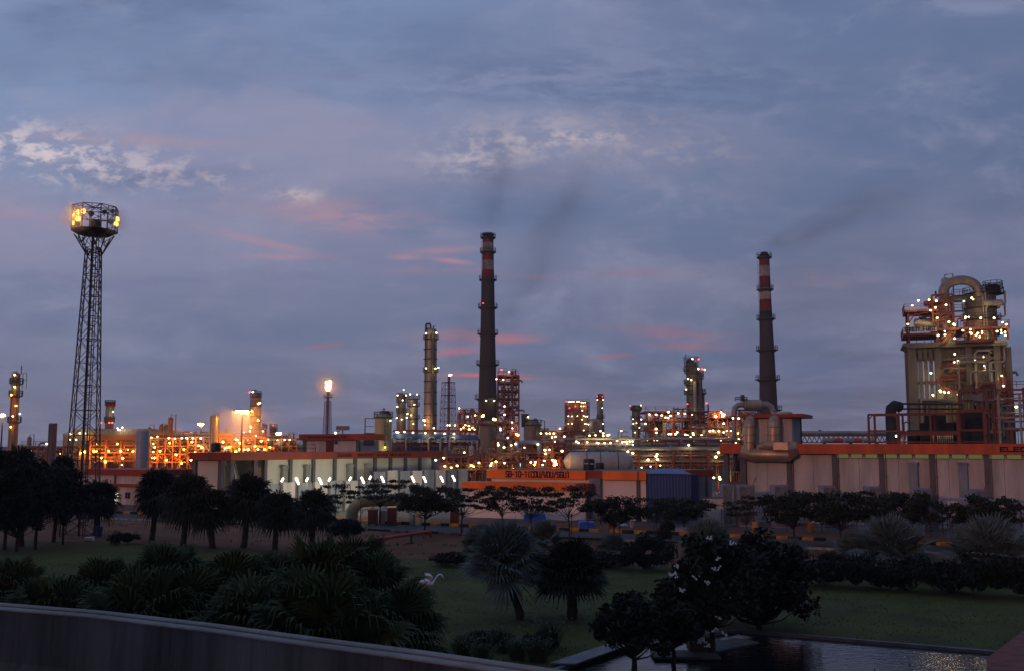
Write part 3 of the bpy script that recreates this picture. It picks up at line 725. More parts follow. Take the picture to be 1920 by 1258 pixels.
# ---------------------------------------------------------------- airy roadside trees
air = [Species('roadside_tree', 'tree', [(n, m.mesh(n, mm)) for n, m, mm in zip(('trunk', 'crown'), tree_meshes(70 + k, 4.6, 2.7, 2400, .13, .46, .5, True, 4, 22 + 4 * k, 0.0, .06), (M_TRUNK, M_TREE))]) for k in range(3)]
den = [Species('roadside_tree', 'tree', [(n, m.mesh(n, mm)) for n, m, mm in zip(('trunk', 'crown'), tree_meshes(76 + k, 4.6, 2.7, 5200, .15, .34, .6, False, 3, 34, 0.0, .08), (M_TRUNK, M_TREE))]) for k in range(2)]
G = 'small trees planted along the road'
al = [(628, 905, 990, 84, 1, 'thin roadside tree below the fourth tube lamp, above the yellow kerb start'),
      (712, 895, 982, 110, 1, 'airy roadside tree over the pale green duct elbow'),
      (797, 900, 1000, 124, 0, 'dense low roadside tree right of the white cabinet'),
      (866, 912, 1001, 150, 1, 'flat topped roadside tree with forked stem in front of the red canopy end'),
      (942, 905, 1004, 110, 1, 'thin crowned roadside tree above the silver palm, left of the next'),
      (995, 908, 1010, 110, 1, 'roadside tree in front of the orange canopy band'),
      (1068, 908, 1012, 140, 1, 'wide airy roadside tree before the pink wall of the signed building'),
      (1152, 925, 1012, 110, 0, 'roadside tree in front of the grey strip of shadow'),
      (1232, 930, 1008, 80, 1, 'sparse roadside tree at the left edge of the blue shed'),
      (1282, 928, 1000, 120, 0, 'dense roadside tree covering the foot of the blue shed'),
      (1400, 925, 1016, 90, 1, 'roadside tree below the open stair landing'),
      (1490, 915, 1020, 130, 0, 'roadside tree under the big duct elbow'),
      (1578, 912, 1024, 130, 0, 'dark roadside tree before the second wall bay of the electrical building'),
      (1655, 915, 1024, 120, 1, 'roadside tree above the largest silver palm'),
      (1712, 912, 1022, 110, 0, 'roadside tree in front of the left door duct'),
      (1788, 950, 1012, 60, 1, 'low roadside tree between the two last silver palms'),
      (1848, 918, 1030, 124, 0, 'roadside tree before the last pilaster of the electrical building'),
      (1908, 932, 1034, 90, 1, 'roadside tree cut by the right edge of the frame')]
for i, (u, vt, vb, w, sp, lb) in enumerate(al):
    p = gpt(u, vb); D = p.y; hh = H + (835 - vt) * D / F; s = w * D / F / 5.6
    (air[i % 3] if sp else den[i % 2]).put(p, i * 1.3, (s, s, hh / 4.6), lb, G)
# big dark trees at the left edge
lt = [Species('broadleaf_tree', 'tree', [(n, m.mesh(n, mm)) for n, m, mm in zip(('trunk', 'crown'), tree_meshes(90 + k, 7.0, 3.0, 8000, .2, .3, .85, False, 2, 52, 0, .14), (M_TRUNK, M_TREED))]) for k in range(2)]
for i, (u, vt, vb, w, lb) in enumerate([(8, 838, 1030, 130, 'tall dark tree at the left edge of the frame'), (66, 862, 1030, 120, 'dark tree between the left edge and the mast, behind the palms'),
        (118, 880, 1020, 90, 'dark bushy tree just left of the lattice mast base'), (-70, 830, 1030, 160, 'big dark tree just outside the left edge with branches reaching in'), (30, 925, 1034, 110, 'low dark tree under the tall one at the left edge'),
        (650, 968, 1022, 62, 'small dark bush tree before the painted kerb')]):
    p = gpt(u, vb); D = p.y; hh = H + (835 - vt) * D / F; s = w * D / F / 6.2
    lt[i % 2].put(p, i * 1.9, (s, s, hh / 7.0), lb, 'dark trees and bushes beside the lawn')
# low shrubs
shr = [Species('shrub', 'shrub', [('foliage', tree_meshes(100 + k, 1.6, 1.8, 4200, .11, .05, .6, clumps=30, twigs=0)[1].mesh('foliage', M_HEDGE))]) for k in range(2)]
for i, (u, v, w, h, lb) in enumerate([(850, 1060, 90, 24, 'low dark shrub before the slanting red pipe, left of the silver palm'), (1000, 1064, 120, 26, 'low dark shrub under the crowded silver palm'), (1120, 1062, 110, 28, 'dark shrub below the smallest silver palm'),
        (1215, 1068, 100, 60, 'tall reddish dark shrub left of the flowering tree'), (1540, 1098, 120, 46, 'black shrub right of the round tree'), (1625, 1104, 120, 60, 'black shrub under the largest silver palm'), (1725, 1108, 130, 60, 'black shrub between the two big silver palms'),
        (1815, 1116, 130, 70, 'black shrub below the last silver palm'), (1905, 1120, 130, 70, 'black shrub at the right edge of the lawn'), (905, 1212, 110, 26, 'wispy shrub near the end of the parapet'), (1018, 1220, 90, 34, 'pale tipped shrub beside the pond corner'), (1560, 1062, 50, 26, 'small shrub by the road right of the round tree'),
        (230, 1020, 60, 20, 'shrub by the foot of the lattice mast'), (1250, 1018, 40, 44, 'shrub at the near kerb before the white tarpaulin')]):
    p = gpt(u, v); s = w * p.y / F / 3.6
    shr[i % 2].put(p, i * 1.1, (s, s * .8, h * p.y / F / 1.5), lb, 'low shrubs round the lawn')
# tall grass tufts near the pond
tuft = []
for k in range(2):
    rnd = random.Random(200 + k); b = MB()
    for i in range(260):
        a = rnd.random() * 6.283; r = rnd.random() * .35; L = rnd.uniform(.5, .95); x, y = math.cos(a) * r, math.sin(a) * r
        P = [Vector((x, y, 0)), Vector((x * 1.5, y * 1.5, L * .6)), Vector((x * 2.4 + rnd.uniform(-.1, .1), y * 2.4, L * .92))]
        w = Vector((-math.sin(a), math.cos(a), 0)) * .010
        b.add([P[0] - w, P[0] + w, P[1] + w, P[1] - w, P[2]], [(0, 1, 2, 3), (3, 2, 4)])
        b.mi = 0
        if i % 4 == 0: b.mi = 1; leaf_quad(b, P[2], .05, rnd, .3); b.mi = 0
    tuft.append(Species('tall_grass', 'grass tuft', [('blades', b.mesh('blades', [leafmat('reed', (.060, .072, .030)), leafmat('seed_head', (.16, .16, .13))]))]))
for i, (u, v, s, lb) in enumerate([(868, 1232, 1.1, 'grass tuft nearest the parapet end'), (940, 1222, 1.2, 'grass tuft with pale seed heads, left of the tallest'), (1030, 1212, 1.3, 'tallest grass tuft with pale tips before the pond corner'), (1008, 1240, 1.1, 'grass tuft beside the broad pond slab'), (905, 1246, 1.0, 'grass tuft half hidden by the parapet'), (970, 1236, 1.0, 'small grass tuft between parapet and pond slab')]):
    tuft[i % 2].put(gpt(u, v), i * .9, s, lb, 'tall grass tufts beside the pond')

# ---------------------------------------------------------------- white wading bird figures on the lawn
M_BIRD = mat('white_bird', (.72, .84, .95), .6, 0, .12, 4); M_BLEG = mat('bird_leg', (.42, .17, .03), .6, 0, .2, 4)
def bird(p, s, rz, lb):
    t = Thing('wading_bird', lb, 'bird', p, rz, 'white wading bird figures on the lawn'); t.o.scale = (s, s, s)
    b = MB(); pts = [(-.42, 0, .88), (-.30, 0, .90), (-.12, 0, .90), (.08, 0, .82), (.20, 0, .80), (.27, 0, .88), (.34, 0, 1.02), (.44, 0, 1.16), (.54, 0, 1.215), (.62, 0, 1.19), (.68, 0, 1.11), (.735, 0, 1.03)]
    b.tube(pts, [.02, .08, .145, .14, .095, .05, .036, .034, .036, .045, .03, .006], 10); t.part('body', b, M_BIRD, smooth=True)
    for s_ in (-1, 1):
        b = MB(); P = [(.10, .10 * s_, .90), (-.02, .22 * s_, 1.12), (-.16, .30 * s_, 1.26), (.10, .34 * s_, 1.22), (.22, .26 * s_, 1.10), (.20, .12 * s_, .94)]
        b.add([(x, y, z) for x, y, z in P] + [(x + .01, y + .025 * s_, z - .02) for x, y, z in P], [tuple(range(6)), tuple(range(11, 5, -1))] + [(i, 6 + i, 6 + (i + 1) % 6, (i + 1) % 6) for i in range(6)]); t.part('wing', b, M_BIRD)
        b = MB(); b.tube([(-.06 + .10 * s_, .05 * s_, .78), (-.10 + .10 * s_, .05 * s_, .42), (-.05 + .10 * s_, .05 * s_, 0)], [.035, .02, .018], 6); b.tube([(-.05 + .10 * s_, .05 * s_, .015), (.06 + .10 * s_, .05 * s_, .01)], .014, 5); t.part('leg', b, M_BLEG)
    b = MB(); b.tube([(.725, 0, 1.045), (.775, 0, .95)], [.016, .004], 6); t.part('beak', b, mat('bird_beak', (.30, .28, .22), .5, 0, .1, 4))
bird(gpt(802, 1127), 1.12, 0.12, 'white long necked wading bird with raised wings beside the last fan palm')
bird(gpt(716, 1128), .95, 2.7, 'white wading bird mostly hidden among the fan palm fronds')
b = MB()
for i, (u, v) in enumerate(((787, 1158), (803, 1157), (812, 1158))):
    q = gpt(u, v)
    b = MB(); b.ball((0, 0, .05), .14, 8, 5, .5); b.ball((.1, .03, .04), .08, 7, 4, .6)
    single('white_stone', b, M_WHITE, ('white stone at the left of the three under the wading bird', 'white stone in the middle of the three under the wading bird', 'white stone at the right of the three under the wading bird')[i], 'stone', 'white stones in the grass', loc=q)
# slanting red pipe beyond the palms
a = gpt(617, 1034); c = gpt(806, 1014); t = Thing('red_pipe', 'long slanting red pipe resting on short posts between lawn and road', 'pipe', (a.x, a.y, 0), math.atan2(c.y - a.y, c.x - a.x)); L = (c - a).length
b = MB(); b.tube([(0, 0, .05), (.15, 0, .42), (L * .5, 0, .62), (L - .3, 0, .82), (L, 0, .76), (L + .15, .1, .4)], .14, 10); t.part('tube', b, M_REDP, smooth=True)
for k in (.2, .5, .8):
    b = MB(); b.bar((L * k, 0, 0), (L * k, 0, .46 + .3 * k), .12); b.box(L * k - .25, L * k + .25, -.15, .15, 0, .08); t.part('post', b, M_DARK)
# ================================================================ stroke lettering
GL = {'S': [[(4, 5.2), (3.2, 6), (.8, 6), (0, 5.2), (0, 3.8), (.8, 3), (3.2, 3), (4, 2.2), (4, .8), (3.2, 0), (.8, 0), (0, .8)]],
 'B': [[(0, 0), (0, 6), (3.2, 6), (4, 5.2), (4, 3.8), (3.2, 3), (0, 3)], [(3.2, 3), (4, 2.2), (4, .8), (3.2, 0), (0, 0)]],
 '-': [[(.6, 3), (3.4, 3)]], '1': [[(1, 5.2), (2.2, 6), (2.2, 0)]], '0': [[(.8, 0), (0, .8), (0, 5.2), (.8, 6), (3.2, 6), (4, 5.2), (4, .8), (3.2, 0), (.8, 0)]],
 '(': [[(2.6, 6.3), (1.4, 5.2), (1.4, .8), (2.6, -.3)]], ')': [[(1.4, 6.3), (2.6, 5.2), (2.6, .8), (1.4, -.3)]],
 'C': [[(4, 5.2), (3.2, 6), (.8, 6), (0, 5.2), (0, .8), (.8, 0), (3.2, 0), (4, .8)]], 'D': [[(0, 0), (0, 6), (3, 6), (4, 5), (4, 1), (3, 0), (0, 0)]],
 'U': [[(0, 6), (0, .8), (.8, 0), (3.2, 0), (4, .8), (4, 6)]], 'V': [[(0, 6), (0, 3), (2, 0), (4, 3), (4, 6)]], '/': [[(.6, -.4), (3.4, 6.4)]],
 'G': [[(4, 5.2), (3.2, 6), (.8, 6), (0, 5.2), (0, .8), (.8, 0), (3.2, 0), (4, .8), (4, 3), (2.3, 3)]], 'E': [[(4, 6), (0, 6), (0, 0), (4, 0)], [(0, 3), (3.2, 3)]],
 'L': [[(0, 6), (0, 0), (4, 0)]], 'A': [[(0, 0), (0, 4.6), (1.2, 6), (2.8, 6), (4, 4.6), (4, 0)], [(0, 2.6), (4, 2.6)]], 'F': [[(4, 6), (0, 6), (0, 0)], [(0, 3), (3.2, 3)]],
 'T': [[(0, 6), (4, 6)], [(2, 6), (2, 0)]], 'Y': [[(0, 6), (2, 3.2), (4, 6)], [(2, 3.2), (2, 0)]], 'I': [[(2, 0), (2, 6)]], 'R': [[(0, 0), (0, 6), (3.2, 6), (4, 5.2), (4, 3.8), (3.2, 3), (0, 3)], [(2.2, 3), (4, 0)]]}
def lettering(text, x0, x1, z0, z1, y, w=.16, dep=.03):
    """raised strokes on a plane facing -y; text spans x0..x1, z0..z1"""
    b = MB(); n = len(text); adv = (x1 - x0) / n; sx = adv * .74 / 4; sz = (z1 - z0) / 6
    for i, ch in enumerate(text):
        for st in GL.get(ch, []):
            for p, q in zip(st, st[1:]):
                P = Vector((x0 + i * adv + p[0] * sx, y, z0 + p[1] * sz)); Q = Vector((x0 + i * adv + q[0] * sx, y, z0 + q[1] * sz)); d = (Q - P).normalized() * w * .42
                P -= d; Q += d; s = Vector((-d.z, 0, d.x)).normalized() * w / 2; k = Vector((0, dep, 0))
                b.add([P - s - k, Q - s - k, Q + s - k, P + s - k, P - s, Q - s, Q + s, P + s], [(0, 1, 2, 3), (0, 4, 5, 1), (1, 5, 6, 2), (2, 6, 7, 3), (3, 7, 4, 0)])
    return b
def P_(t, name, fn, m, smooth=False, parent=None, label=None):
    b = MB(); fn(b); return t.part(name, b, m, parent, smooth, label)

# ================================================================ long building at left with tube lamps
t = Thing.along('substation_building', 'long low white building with dark orange roof band and lit pilastered wall', 'building', 433, 112, 820, 143)
L = t.len; zt, zb = 7.25, 6.35
DE = 6.4; BX = 12.0; XR = t.x(500)
P_(t, 'wall', lambda b: (b.box(.3, .6, 2.4, DE, 0, zb), b.box(XR, L - .3, .3, .6, 0, zb), b.box(L - .6, L - .3, .6, 20, 0, zb), b.box(.6, XR, DE - .3, DE - .003, 0, zb), b.box(XR, XR + .3, .6, DE, 0, zb), b.box(BX, L - .3, 19.7, 20, 0, zb), b.box(BX, BX + .3, DE, 19.7, 0, zb)), mat('cream_wall', (.60, .56, .47), .85, 0, .14, .35, .1, (1, 1, .22)))
P_(t, 'roof', lambda b: (b.box(0.1, L - .1, -.1, DE + .2, zb + .02, zt - .12), b.box(BX, L - .1, DE + .2, 20.2, zb + .02, zt - .12)), M_PIL)
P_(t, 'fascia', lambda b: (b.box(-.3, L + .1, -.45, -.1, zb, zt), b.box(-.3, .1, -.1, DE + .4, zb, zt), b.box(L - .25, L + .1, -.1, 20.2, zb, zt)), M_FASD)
P_(t, 'pilaster', lambda b: b.box(.25, .7, 1.8, 2.4, 0, zb), M_PIL); P_(t, 'pilaster', lambda b: b.box(-.02, .3, DE - .4, DE + .1, 0, zb), M_PIL)
pu = [437, 500, 547, 590, 630, 668, 705, 734, 762, 789, 814]
for u in pu:
    x = t.x(u); P_(t, 'pilaster', lambda b: b.box(x - .22, x + .22, -.02, .298, 0, zb), M_PIL)
for u in (534, 577, 657, 690):
    x = t.x(u)
    P_(t, 'wall_duct', lambda b: (b.box(x - .35, x + .35, -.25, .298, 2.2, 5.6), b.box(x - .45, x + .45, -.3, .298, 5.3, 5.65)), M_CONC)
P_(t, 'door', lambda b: b.box(1.0, 2.6, DE - .5, DE - .303, 0, 5.2), mat('rust_door', (.16, .05, .03), .8, 0, .3, 1))
def stair(b, x0, x1, z0, z1, y, w=1.2):
    for o in (0, w): b.bar((x0, y + o, z0), (x1, y + o, z1), .08, .28); b.bar((x0, y + o, z0 + 1), (x1, y + o, z1 + 1), .06)
    n = max(3, int(abs(z1 - z0) / .28))
    for i in range(n + 1):
        f = i / n; b.box(min(x0, x1) + abs(x1 - x0) * f - .14, min(x0, x1) + abs(x1 - x0) * f + .14, y, y + w, (z0 if x0 < x1 else z1) + (z1 - z0) * (1 if x0 < x1 else -1) * f, (z0 if x0 < x1 else z1) + (z1 - z0) * (1 if x0 < x1 else -1) * f + .04)
P_(t, 'staircase', lambda b: stair(b, t.x(470), t.x(450), 1.0, 5.6, 1.0), M_CONC)
P_(t, 'column', lambda b: b.box(t.x(484) - .25, t.x(484) + .25, .3, .8, 0, zb), M_PIL)
# unreadable worn lettering on the band: blocks of strokes
def worn(b, x0, x1, z0, z1, y, seed):
    rnd = random.Random(seed); x = x0
    while x < x1:
        w = (x1 - x0) * rnd.uniform(.012, .03)
        if rnd.random() < .86: b.box(x, x + w * .8, y - .02, y, z0, z1)
        x += w
for u0, u1 in ((633, 660), (670, 700), (706, 726), (730, 770)):
    P_(t, 'lettering', lambda b: worn(b, t.x(u0, 855, -.45), t.x(u1, 855, -.45), zb + .25, zt - .25, -.452, u0), mat('worn_lettering', (.10, .02, .012), .8, 0, .3, 2))
P_(t, 'roof_railing', lambda b: b.rail([(t.x(566), 1.5), (t.x(608), 1.5)], zt - .1, 1.0, 1.6, .05), M_DARK)
t.lamps([(817, 862)], -.6, .28, 'cool')
# rooftop room
D0 = 132
r = Thing.along('rooftop_room', 'pink walled room with dark orange fascia and dark red door on the long building roof', 'building', 560, 139.5, 673, 133)
zr = r.z(812.5, 673); zf = zr - .85; z0 = zt - .12; Lr = r.len; WD = 4.6
P_(r, 'wall', lambda b: (b.box(.6, Lr - .6, .6, .9, z0, zf + .02), b.box(Lr - .9, Lr - .6, .9, WD, z0, zf + .02), b.box(.6, .9, .9, WD, z0, zf + .02)), M_WALL)
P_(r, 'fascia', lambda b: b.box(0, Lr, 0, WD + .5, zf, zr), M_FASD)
P_(r, 'door', lambda b: b.box(r.x(606), r.x(620), .52, .598, z0, zf - .1), mat('red_door', (.13, .018, .012), .7, 0, .2, 1))
P_(r, 'pilaster', lambda b: b.box(.55, .95, .5, .9, z0, zf), M_PIL); P_(r, 'pilaster', lambda b: b.box(Lr - 1.05, Lr - .55, .5, .9, z0, zf), M_PIL)
P_(r, 'box', lambda b: b.box(r.x(623), r.x(627), .4, .598, z0 + 1.1, z0 + 1.5), M_DARK)
P_(r, 'window', lambda b: b.box(Lr - .598, Lr - .52, 1.6, 3.6, z0 + .9, z0 + 2.6), M_GLASS)
P_(r, 'lettering', lambda b: worn(b, r.x(577), r.x(650), zf + .28, zr - .28, -.003, 4), MATS['worn_lettering'])
r.lamps([(629, 811)], 0, .26, 'cool')
# end part of the rooftop room seen at right
b = MB(); q0 = r.x(640)
# louvre unit on the roof mast
m = Thing.at('loudspeaker_mast', 'small boxy floodlight on a short mast above the rooftop room', 'mast', 642, 140); P_(m, 'pole', lambda b: b.bar((0, 0, 7.1), (0, 0, m.z(806)), .12), M_DARK)
P_(m, 'head', lambda b: (b.box(-.9, .9, -.3, .5, m.z(806), m.z(798)), b.box(-.8, .8, -.33, -.302, m.z(805), m.z(799))), M_STEEL)
m = Thing.at('tank', 'black plastic water tank on the roof left of the orange cylinder', 'water tank', 391, 118, 'black water tanks on roofs'); P_(m, 'body', lambda b: b.lathe([(.55, zt), (.58, zt + .1), (.58, m.z(832)), (.52, m.z(830)), (.2, m.z(829.5))], (0, 3), 14), M_BLACK, True)
P_(m, 'lid', lambda b: b.lathe([(.2, m.z(829.4)), (.2, m.z(828.6))], (0, 3), 10), M_BLACK)

# tube luminaires leaning over the transformer yard
TG = 'slanting tube lamps along the yard walls'
tube_l = [(531, 899, 0), (559, 901, 1), (577, 898.5, 0), (602, 901, 1), (619, 898.5, 0), (657.5, 897, 0), (681, 899.5, 1), (695, 895, 0), (718.5, 898, 1), (775, 897.5, 1), (797, 898, 1), (829, 897.5, 1), (851, 896, 1)]
ord_ = ['first', 'second', 'third', 'fourth', 'fifth', 'sixth', 'seventh', 'eighth', 'ninth', 'tenth', 'eleventh', 'twelfth', 'thirteenth']
TM = {}
for i, (u, v, big) in enumerate(tube_l):
    D = 109 + (u - 531) * .066 - (1.5 if big else 0)
    m = Thing.at('tube_lamp', '%s tube lamp from the left along the yard wall, %s' % (ord_[i], 'long and leaning left' if big else 'short and leaning right'), 'street lamp', u, D, TG); zc2 = m.z(v)
    if big not in TM:
        hx, hz, rr = (-.18, .36, .11) if big else (.10, .19, .10); b = MB(); b.tube([(-hx, 0, -hz), (hx, 0, hz)], rr, 7); b2 = MB(); b2.bar((-hx * 1.08, .16, -hz * 1.08), (hx * 1.08, .16, hz * 1.08), .22, .08); TM[big] = (b.mesh('tube', L_TUBE), b2.mesh('housing', M_DARK))
    link('tube', TM[big][0], m.o, (0, 0, zc2)); tl_ = LMP.get('tube') or bpy.data.lights.new('tube_light', 'POINT'); LMP['tube'] = tl_; tl_.energy = 170; tl_.color = (1, .92, .68); tl_.shadow_soft_size = .3; link('tube_light', tl_, m.o, (0, .9, zc2 + .2)); link('housing', TM[big][1], m.o, (0, 0, zc2)); P_(m, 'pole', lambda b: b.bar((0, .35, 0), (0, .3, zc2 + .3), .09), M_STEEL)

# transformer yard walls: grey slabs with dark gaps
for (name, u0, D0, u1, D1, vt, n, lb) in (('yard_wall', 498, 113, 704, 128, 903, 7, 'lower grey panelled yard wall before the lit facade, left section'), ('yard_wall', 704, 128, 882, 140, 881.5, 8, 'taller grey panelled yard wall, right section behind four tube lamps')):
    t = Thing.along(name, lb, 'wall', u0, D0, u1, D1, 'panelled walls of the transformer yard'); L = t.len; h = t.z(vt, (u0 + u1) / 2)
    for i in range(n):
        a = L * i / n; c = L * (i + .78) / n
        P_(t, 'panel', lambda b: b.box(a, c, 0, .3, 0, h + (.1 if i % 3 == 1 else 0)), M_WALL if i % 2 else M_WALLG)
        P_(t, 'fin', lambda b: b.box(c + .02, c + .3, .05, 4.2, 0, h - .1), M_PIL)

# ================================================================ building with the SB-10-1 sign
t = Thing.along('signed_building', 'low pink walled building whose orange roof band reads SB-10-1 (CDU/VDU/SGU)', 'building', 917, 114, 1212, 106.2)
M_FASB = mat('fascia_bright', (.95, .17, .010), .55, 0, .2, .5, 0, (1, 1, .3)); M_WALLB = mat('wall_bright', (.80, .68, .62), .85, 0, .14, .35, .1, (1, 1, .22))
L = t.len; zt = t.z(881.5, 1060); zb = zt - .93
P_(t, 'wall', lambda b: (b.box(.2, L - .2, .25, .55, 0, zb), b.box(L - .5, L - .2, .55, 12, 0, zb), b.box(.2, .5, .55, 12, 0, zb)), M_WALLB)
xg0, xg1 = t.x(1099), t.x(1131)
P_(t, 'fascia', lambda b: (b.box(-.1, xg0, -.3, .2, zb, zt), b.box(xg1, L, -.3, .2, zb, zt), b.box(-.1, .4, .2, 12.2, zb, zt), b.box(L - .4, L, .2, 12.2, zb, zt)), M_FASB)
P_(t, 'fascia', lambda b: b.box(xg0, xg1, .0, .2, zb, zt), M_FASD)  # recessed piece in the darker band colour, for the shadow lying there
P_(t, 'roof', lambda b: b.box(.4, L - .4, .2, 12.2, zb + .1, zt - .1), M_PIL)
for u in (1195,): 
    x = t.x(u); P_(t, 'pilaster', lambda b: b.box(x - .2, x + .2, .05, .248, 0, zb), M_PIL)
x = t.x(1197); P_(t, 'downpipe', lambda b: b.bar((x, -.36, zb), (x, -.36, zt), .12), M_PIL)
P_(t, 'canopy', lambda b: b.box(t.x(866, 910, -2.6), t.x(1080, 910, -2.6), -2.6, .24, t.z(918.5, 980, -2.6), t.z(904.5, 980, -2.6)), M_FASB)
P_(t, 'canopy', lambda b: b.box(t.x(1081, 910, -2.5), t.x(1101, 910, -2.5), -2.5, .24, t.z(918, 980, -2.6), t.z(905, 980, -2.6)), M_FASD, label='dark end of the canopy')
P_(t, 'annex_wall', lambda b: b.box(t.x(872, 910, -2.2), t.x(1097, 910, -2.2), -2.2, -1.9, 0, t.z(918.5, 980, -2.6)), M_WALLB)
P_(t, 'lettering', lambda b: b.add(*(lambda q: (q.v, q.f))(lettering('SB-10-1(CDU/VDU/SGU)', t.x(948.5, 889, -.3), t.x(1069, 889, -.3), zb + .17, zt - .15, -.302, .125))), M_TEXT)
P_(t, 'shaft', lambda b: (b.box(t.x(1107), t.x(1127), -.5, .24, 0, zb + .1), b.box(t.x(1110), t.x(1124), -.9, -.5, 1.2, 2.4)), M_WALLG)  # grey box standing for a cast shadow and a grey rooftop unit
# blue shed against its right end
s = Thing.along('blue_shed', 'dark blue corrugated shed with a lighter blue lean-to roof', 'shed', 1213, 105.6, 1294, 103.0); Ls = s.len; zs = s.z(887.5, 1213)
P_(s, 'cladding', lambda b: b.box(0, Ls, 0, 1.9, .3, zs), M_BLUE)
P_(s, 'roof', lambda b: b.add([(-.1, -.3, zs), (Ls + .2, -.3, zs), (Ls * .55, 2.6, zs + .43), (-.1, 2.6, zs + .43), (-.1, -.3, zs + .06), (Ls + .2, -.3, zs + .06), (Ls * .55, 2.6, zs + .49), (-.1, 2.6, zs + .49)], [(4, 5, 6, 7), (0, 1, 5, 4), (1, 2, 6, 5), (2, 3, 7, 6), (3, 0, 4, 7), (0, 3, 2, 1)]), mat('blue_roof', (.07, .13, .36), .5, .1, .2, .5))
# grey wing behind it
g = Thing.along('grey_annex', 'grey annex with dull orange roof band right of the blue shed', 'building', 1262, 122, 1335, 126); Lg = g.len; zg = g.z(880.5, 1300)
P_(g, 'wall', lambda b: b.box(0, Lg, .2, 8, 0, zg - .8), M_WALLG); P_(g, 'fascia', lambda b: b.box(-.2, Lg + .1, 0, 8.1, zg - .8, zg), M_FASD)
for u in (1309, 1325): x = g.x(u); P_(g, 'pilaster', lambda b: b.box(x - .15, x + .15, .06, .198, 0, zg - .8), M_PIL)
# things on those roofs
for u, v, w, lb in ((1104, 859, 11, 'big black water tank with two pale labels on the signed building roof'), (1124, 866, 9, 'smaller black water tank behind the big one')):
    m = Thing.at('tank', lb, 'water tank', u, 116 if w == 11 else 121, 'black water tanks on roofs'); rr = w * 116 / F; z1 = m.z(v)
    P_(m, 'body', lambda b: b.lathe([(rr * .95, 5.0), (rr, 5.15), (rr * .97, (z1 + 5) / 2), (rr, z1 - .25), (rr * .9, z1 - .05), (rr * .3, z1)], (0, 0), 16), M_BLACK, True)
    if w == 11: P_(m, 'sticker', lambda b: b.box(-.62, -.15, -rr - .02, -rr * .9, z1 - .62, z1 - .52), M_WHITE); P_(m, 'sticker', lambda b: b.box(.1, .5, -rr - .02, -rr * .9, z1 - .66, z1 - .56), M_WHITE)

# ================================================================ electrical building at right
t = Thing.along('electrical_building', 'large pink walled building, grey pilasters, red orange roof band lettered at its right end', 'building', 1352, 107.5, 2010, 92)
L = t.len; zt = t.z(831.5, 1650); zb = t.z(850.5, 1650); xw = t.x(1398); DEP = 16
t.zt, t.zb = zt, zb
P_(t, 'wall', lambda b: (b.box(xw, L, .3, .6, 0, zb), b.box(xw, xw + .3, .6, DEP, 0, zb)), M_WALL)
P_(t, 'roof', lambda b: b.box(.5, L, .2, DEP, zb + .2, zt - .1), M_PIL)
xa, xb = t.x(1391, 842, -.5), t.x(1490, 842, -.5)
P_(t, 'fascia', lambda b: (b.box(0, xa, -.5, .18, zb, zt), b.box(xb, L, -.5, .18, zb, zt), b.box(0, .3, .18, DEP, zb, zt)), M_FAS)
for u in (1479, 1564, 1652, 1747, 1850, 1958):
    x = t.x(u, 860); P_(t, 'pilaster', lambda b: b.box(x - .25, x + .25, .0, .298, 0, zb), M_PIL)
for u in (1486, 1571, 1660, 1755, 1858):
    x = t.x(u, 860); P_(t, 'downpipe', lambda b: (b.bar((x, .2, .3), (x, .2, zb), .09), [b.box(x - .09, x + .09, .14, .29, z_, z_ + .06) for z_ in (1.5, 3.2, 4.9, 6.4)]), M_PIL)
P_(t, 'joint', lambda b: [b.box(t.x(u), t.x(u) + .03, .285, .298, 0, zb) for u in (1436, 1522, 1608, 1682, 1776, 1880)], M_PIL)
# lit strip windows under the band
M_STRIP = emit('strip_window_glow', (.50, .50, .19), .20)
prev = None
for u0, u1 in ((1569, 1591), (1596, 1617), (1623, 1645), (1657, 1682), (1687, 1710), (1716, 1741), (1753, 1780), (1785, 1811), (1816, 1842), (1855, 1883), (1888, 1915), (1920, 1950)):
    a, c = t.x(u0, 855, .3), t.x(u1, 855, .3); z0_, z1_ = zb - .42, zb - .04
    f = P_(t, 'window', lambda b: (b.box(a - .05, c + .05, .2, .297, z0_ - .05, z0_), b.box(a - .05, a, .2, .297, z0_, z1_), b.box(c, c + .05, .2, .297, z0_, z1_)), M_PIL)
    P_(t, 'pane', lambda b: b.box(a, c, .24, .29, z0_, z1_), M_STRIP, parent=f)
for u in (1713, 1806):
    a, c = t.x(u - 8, 900), t.x(u + 9, 900)
    P_(t, 'wall_duct', lambda b: (b.box(a, c, -.55, .297, 1.0, t.z(868, u)), b.box(a - .08, c + .08, -.62, .297, t.z(868, u) - .1, t.z(866, u))), M_WALLG)
P_(t, 'lettering', lambda b: b.add(*(lambda q: (q.v, q.f))(lettering('ELEC', t.x(1876, 840, -.5), t.x(1927, 840, -.5), zb + .30, zt - .34, -.502, .13))), M_TEXT)
# open stair bay at the left end
P_(t, 'frame', lambda b: (b.box(.2, .7, .2, .7, 0, zb), b.box(xw - .65, xw - .02, -.1, .5, 0, zb), b.box(.7, xw - .65, .25, .55, t.z(908, 1370), t.z(902, 1370)), b.box(.2, .6, 4, 4.4, 0, zb)), M_PIL)
P_(t, 'staircase', lambda b: stair(b, .9, xw - .8, t.z(902, 1370), zb - .3, 1.0), M_SOOT)
P_(t, 'railing', lambda b: [b.bar((x_, .5, t.z(902, 1370)), (x_, .5, t.z(884, 1370)), .05) for x_ in [.7 + k * .25 for k in range(int((xw - 1.3) / .25))]] + [b.bar((.7, .5, t.z(884, 1370)), (xw - .6, .5, t.z(884, 1370)), .07)], M_ORG)
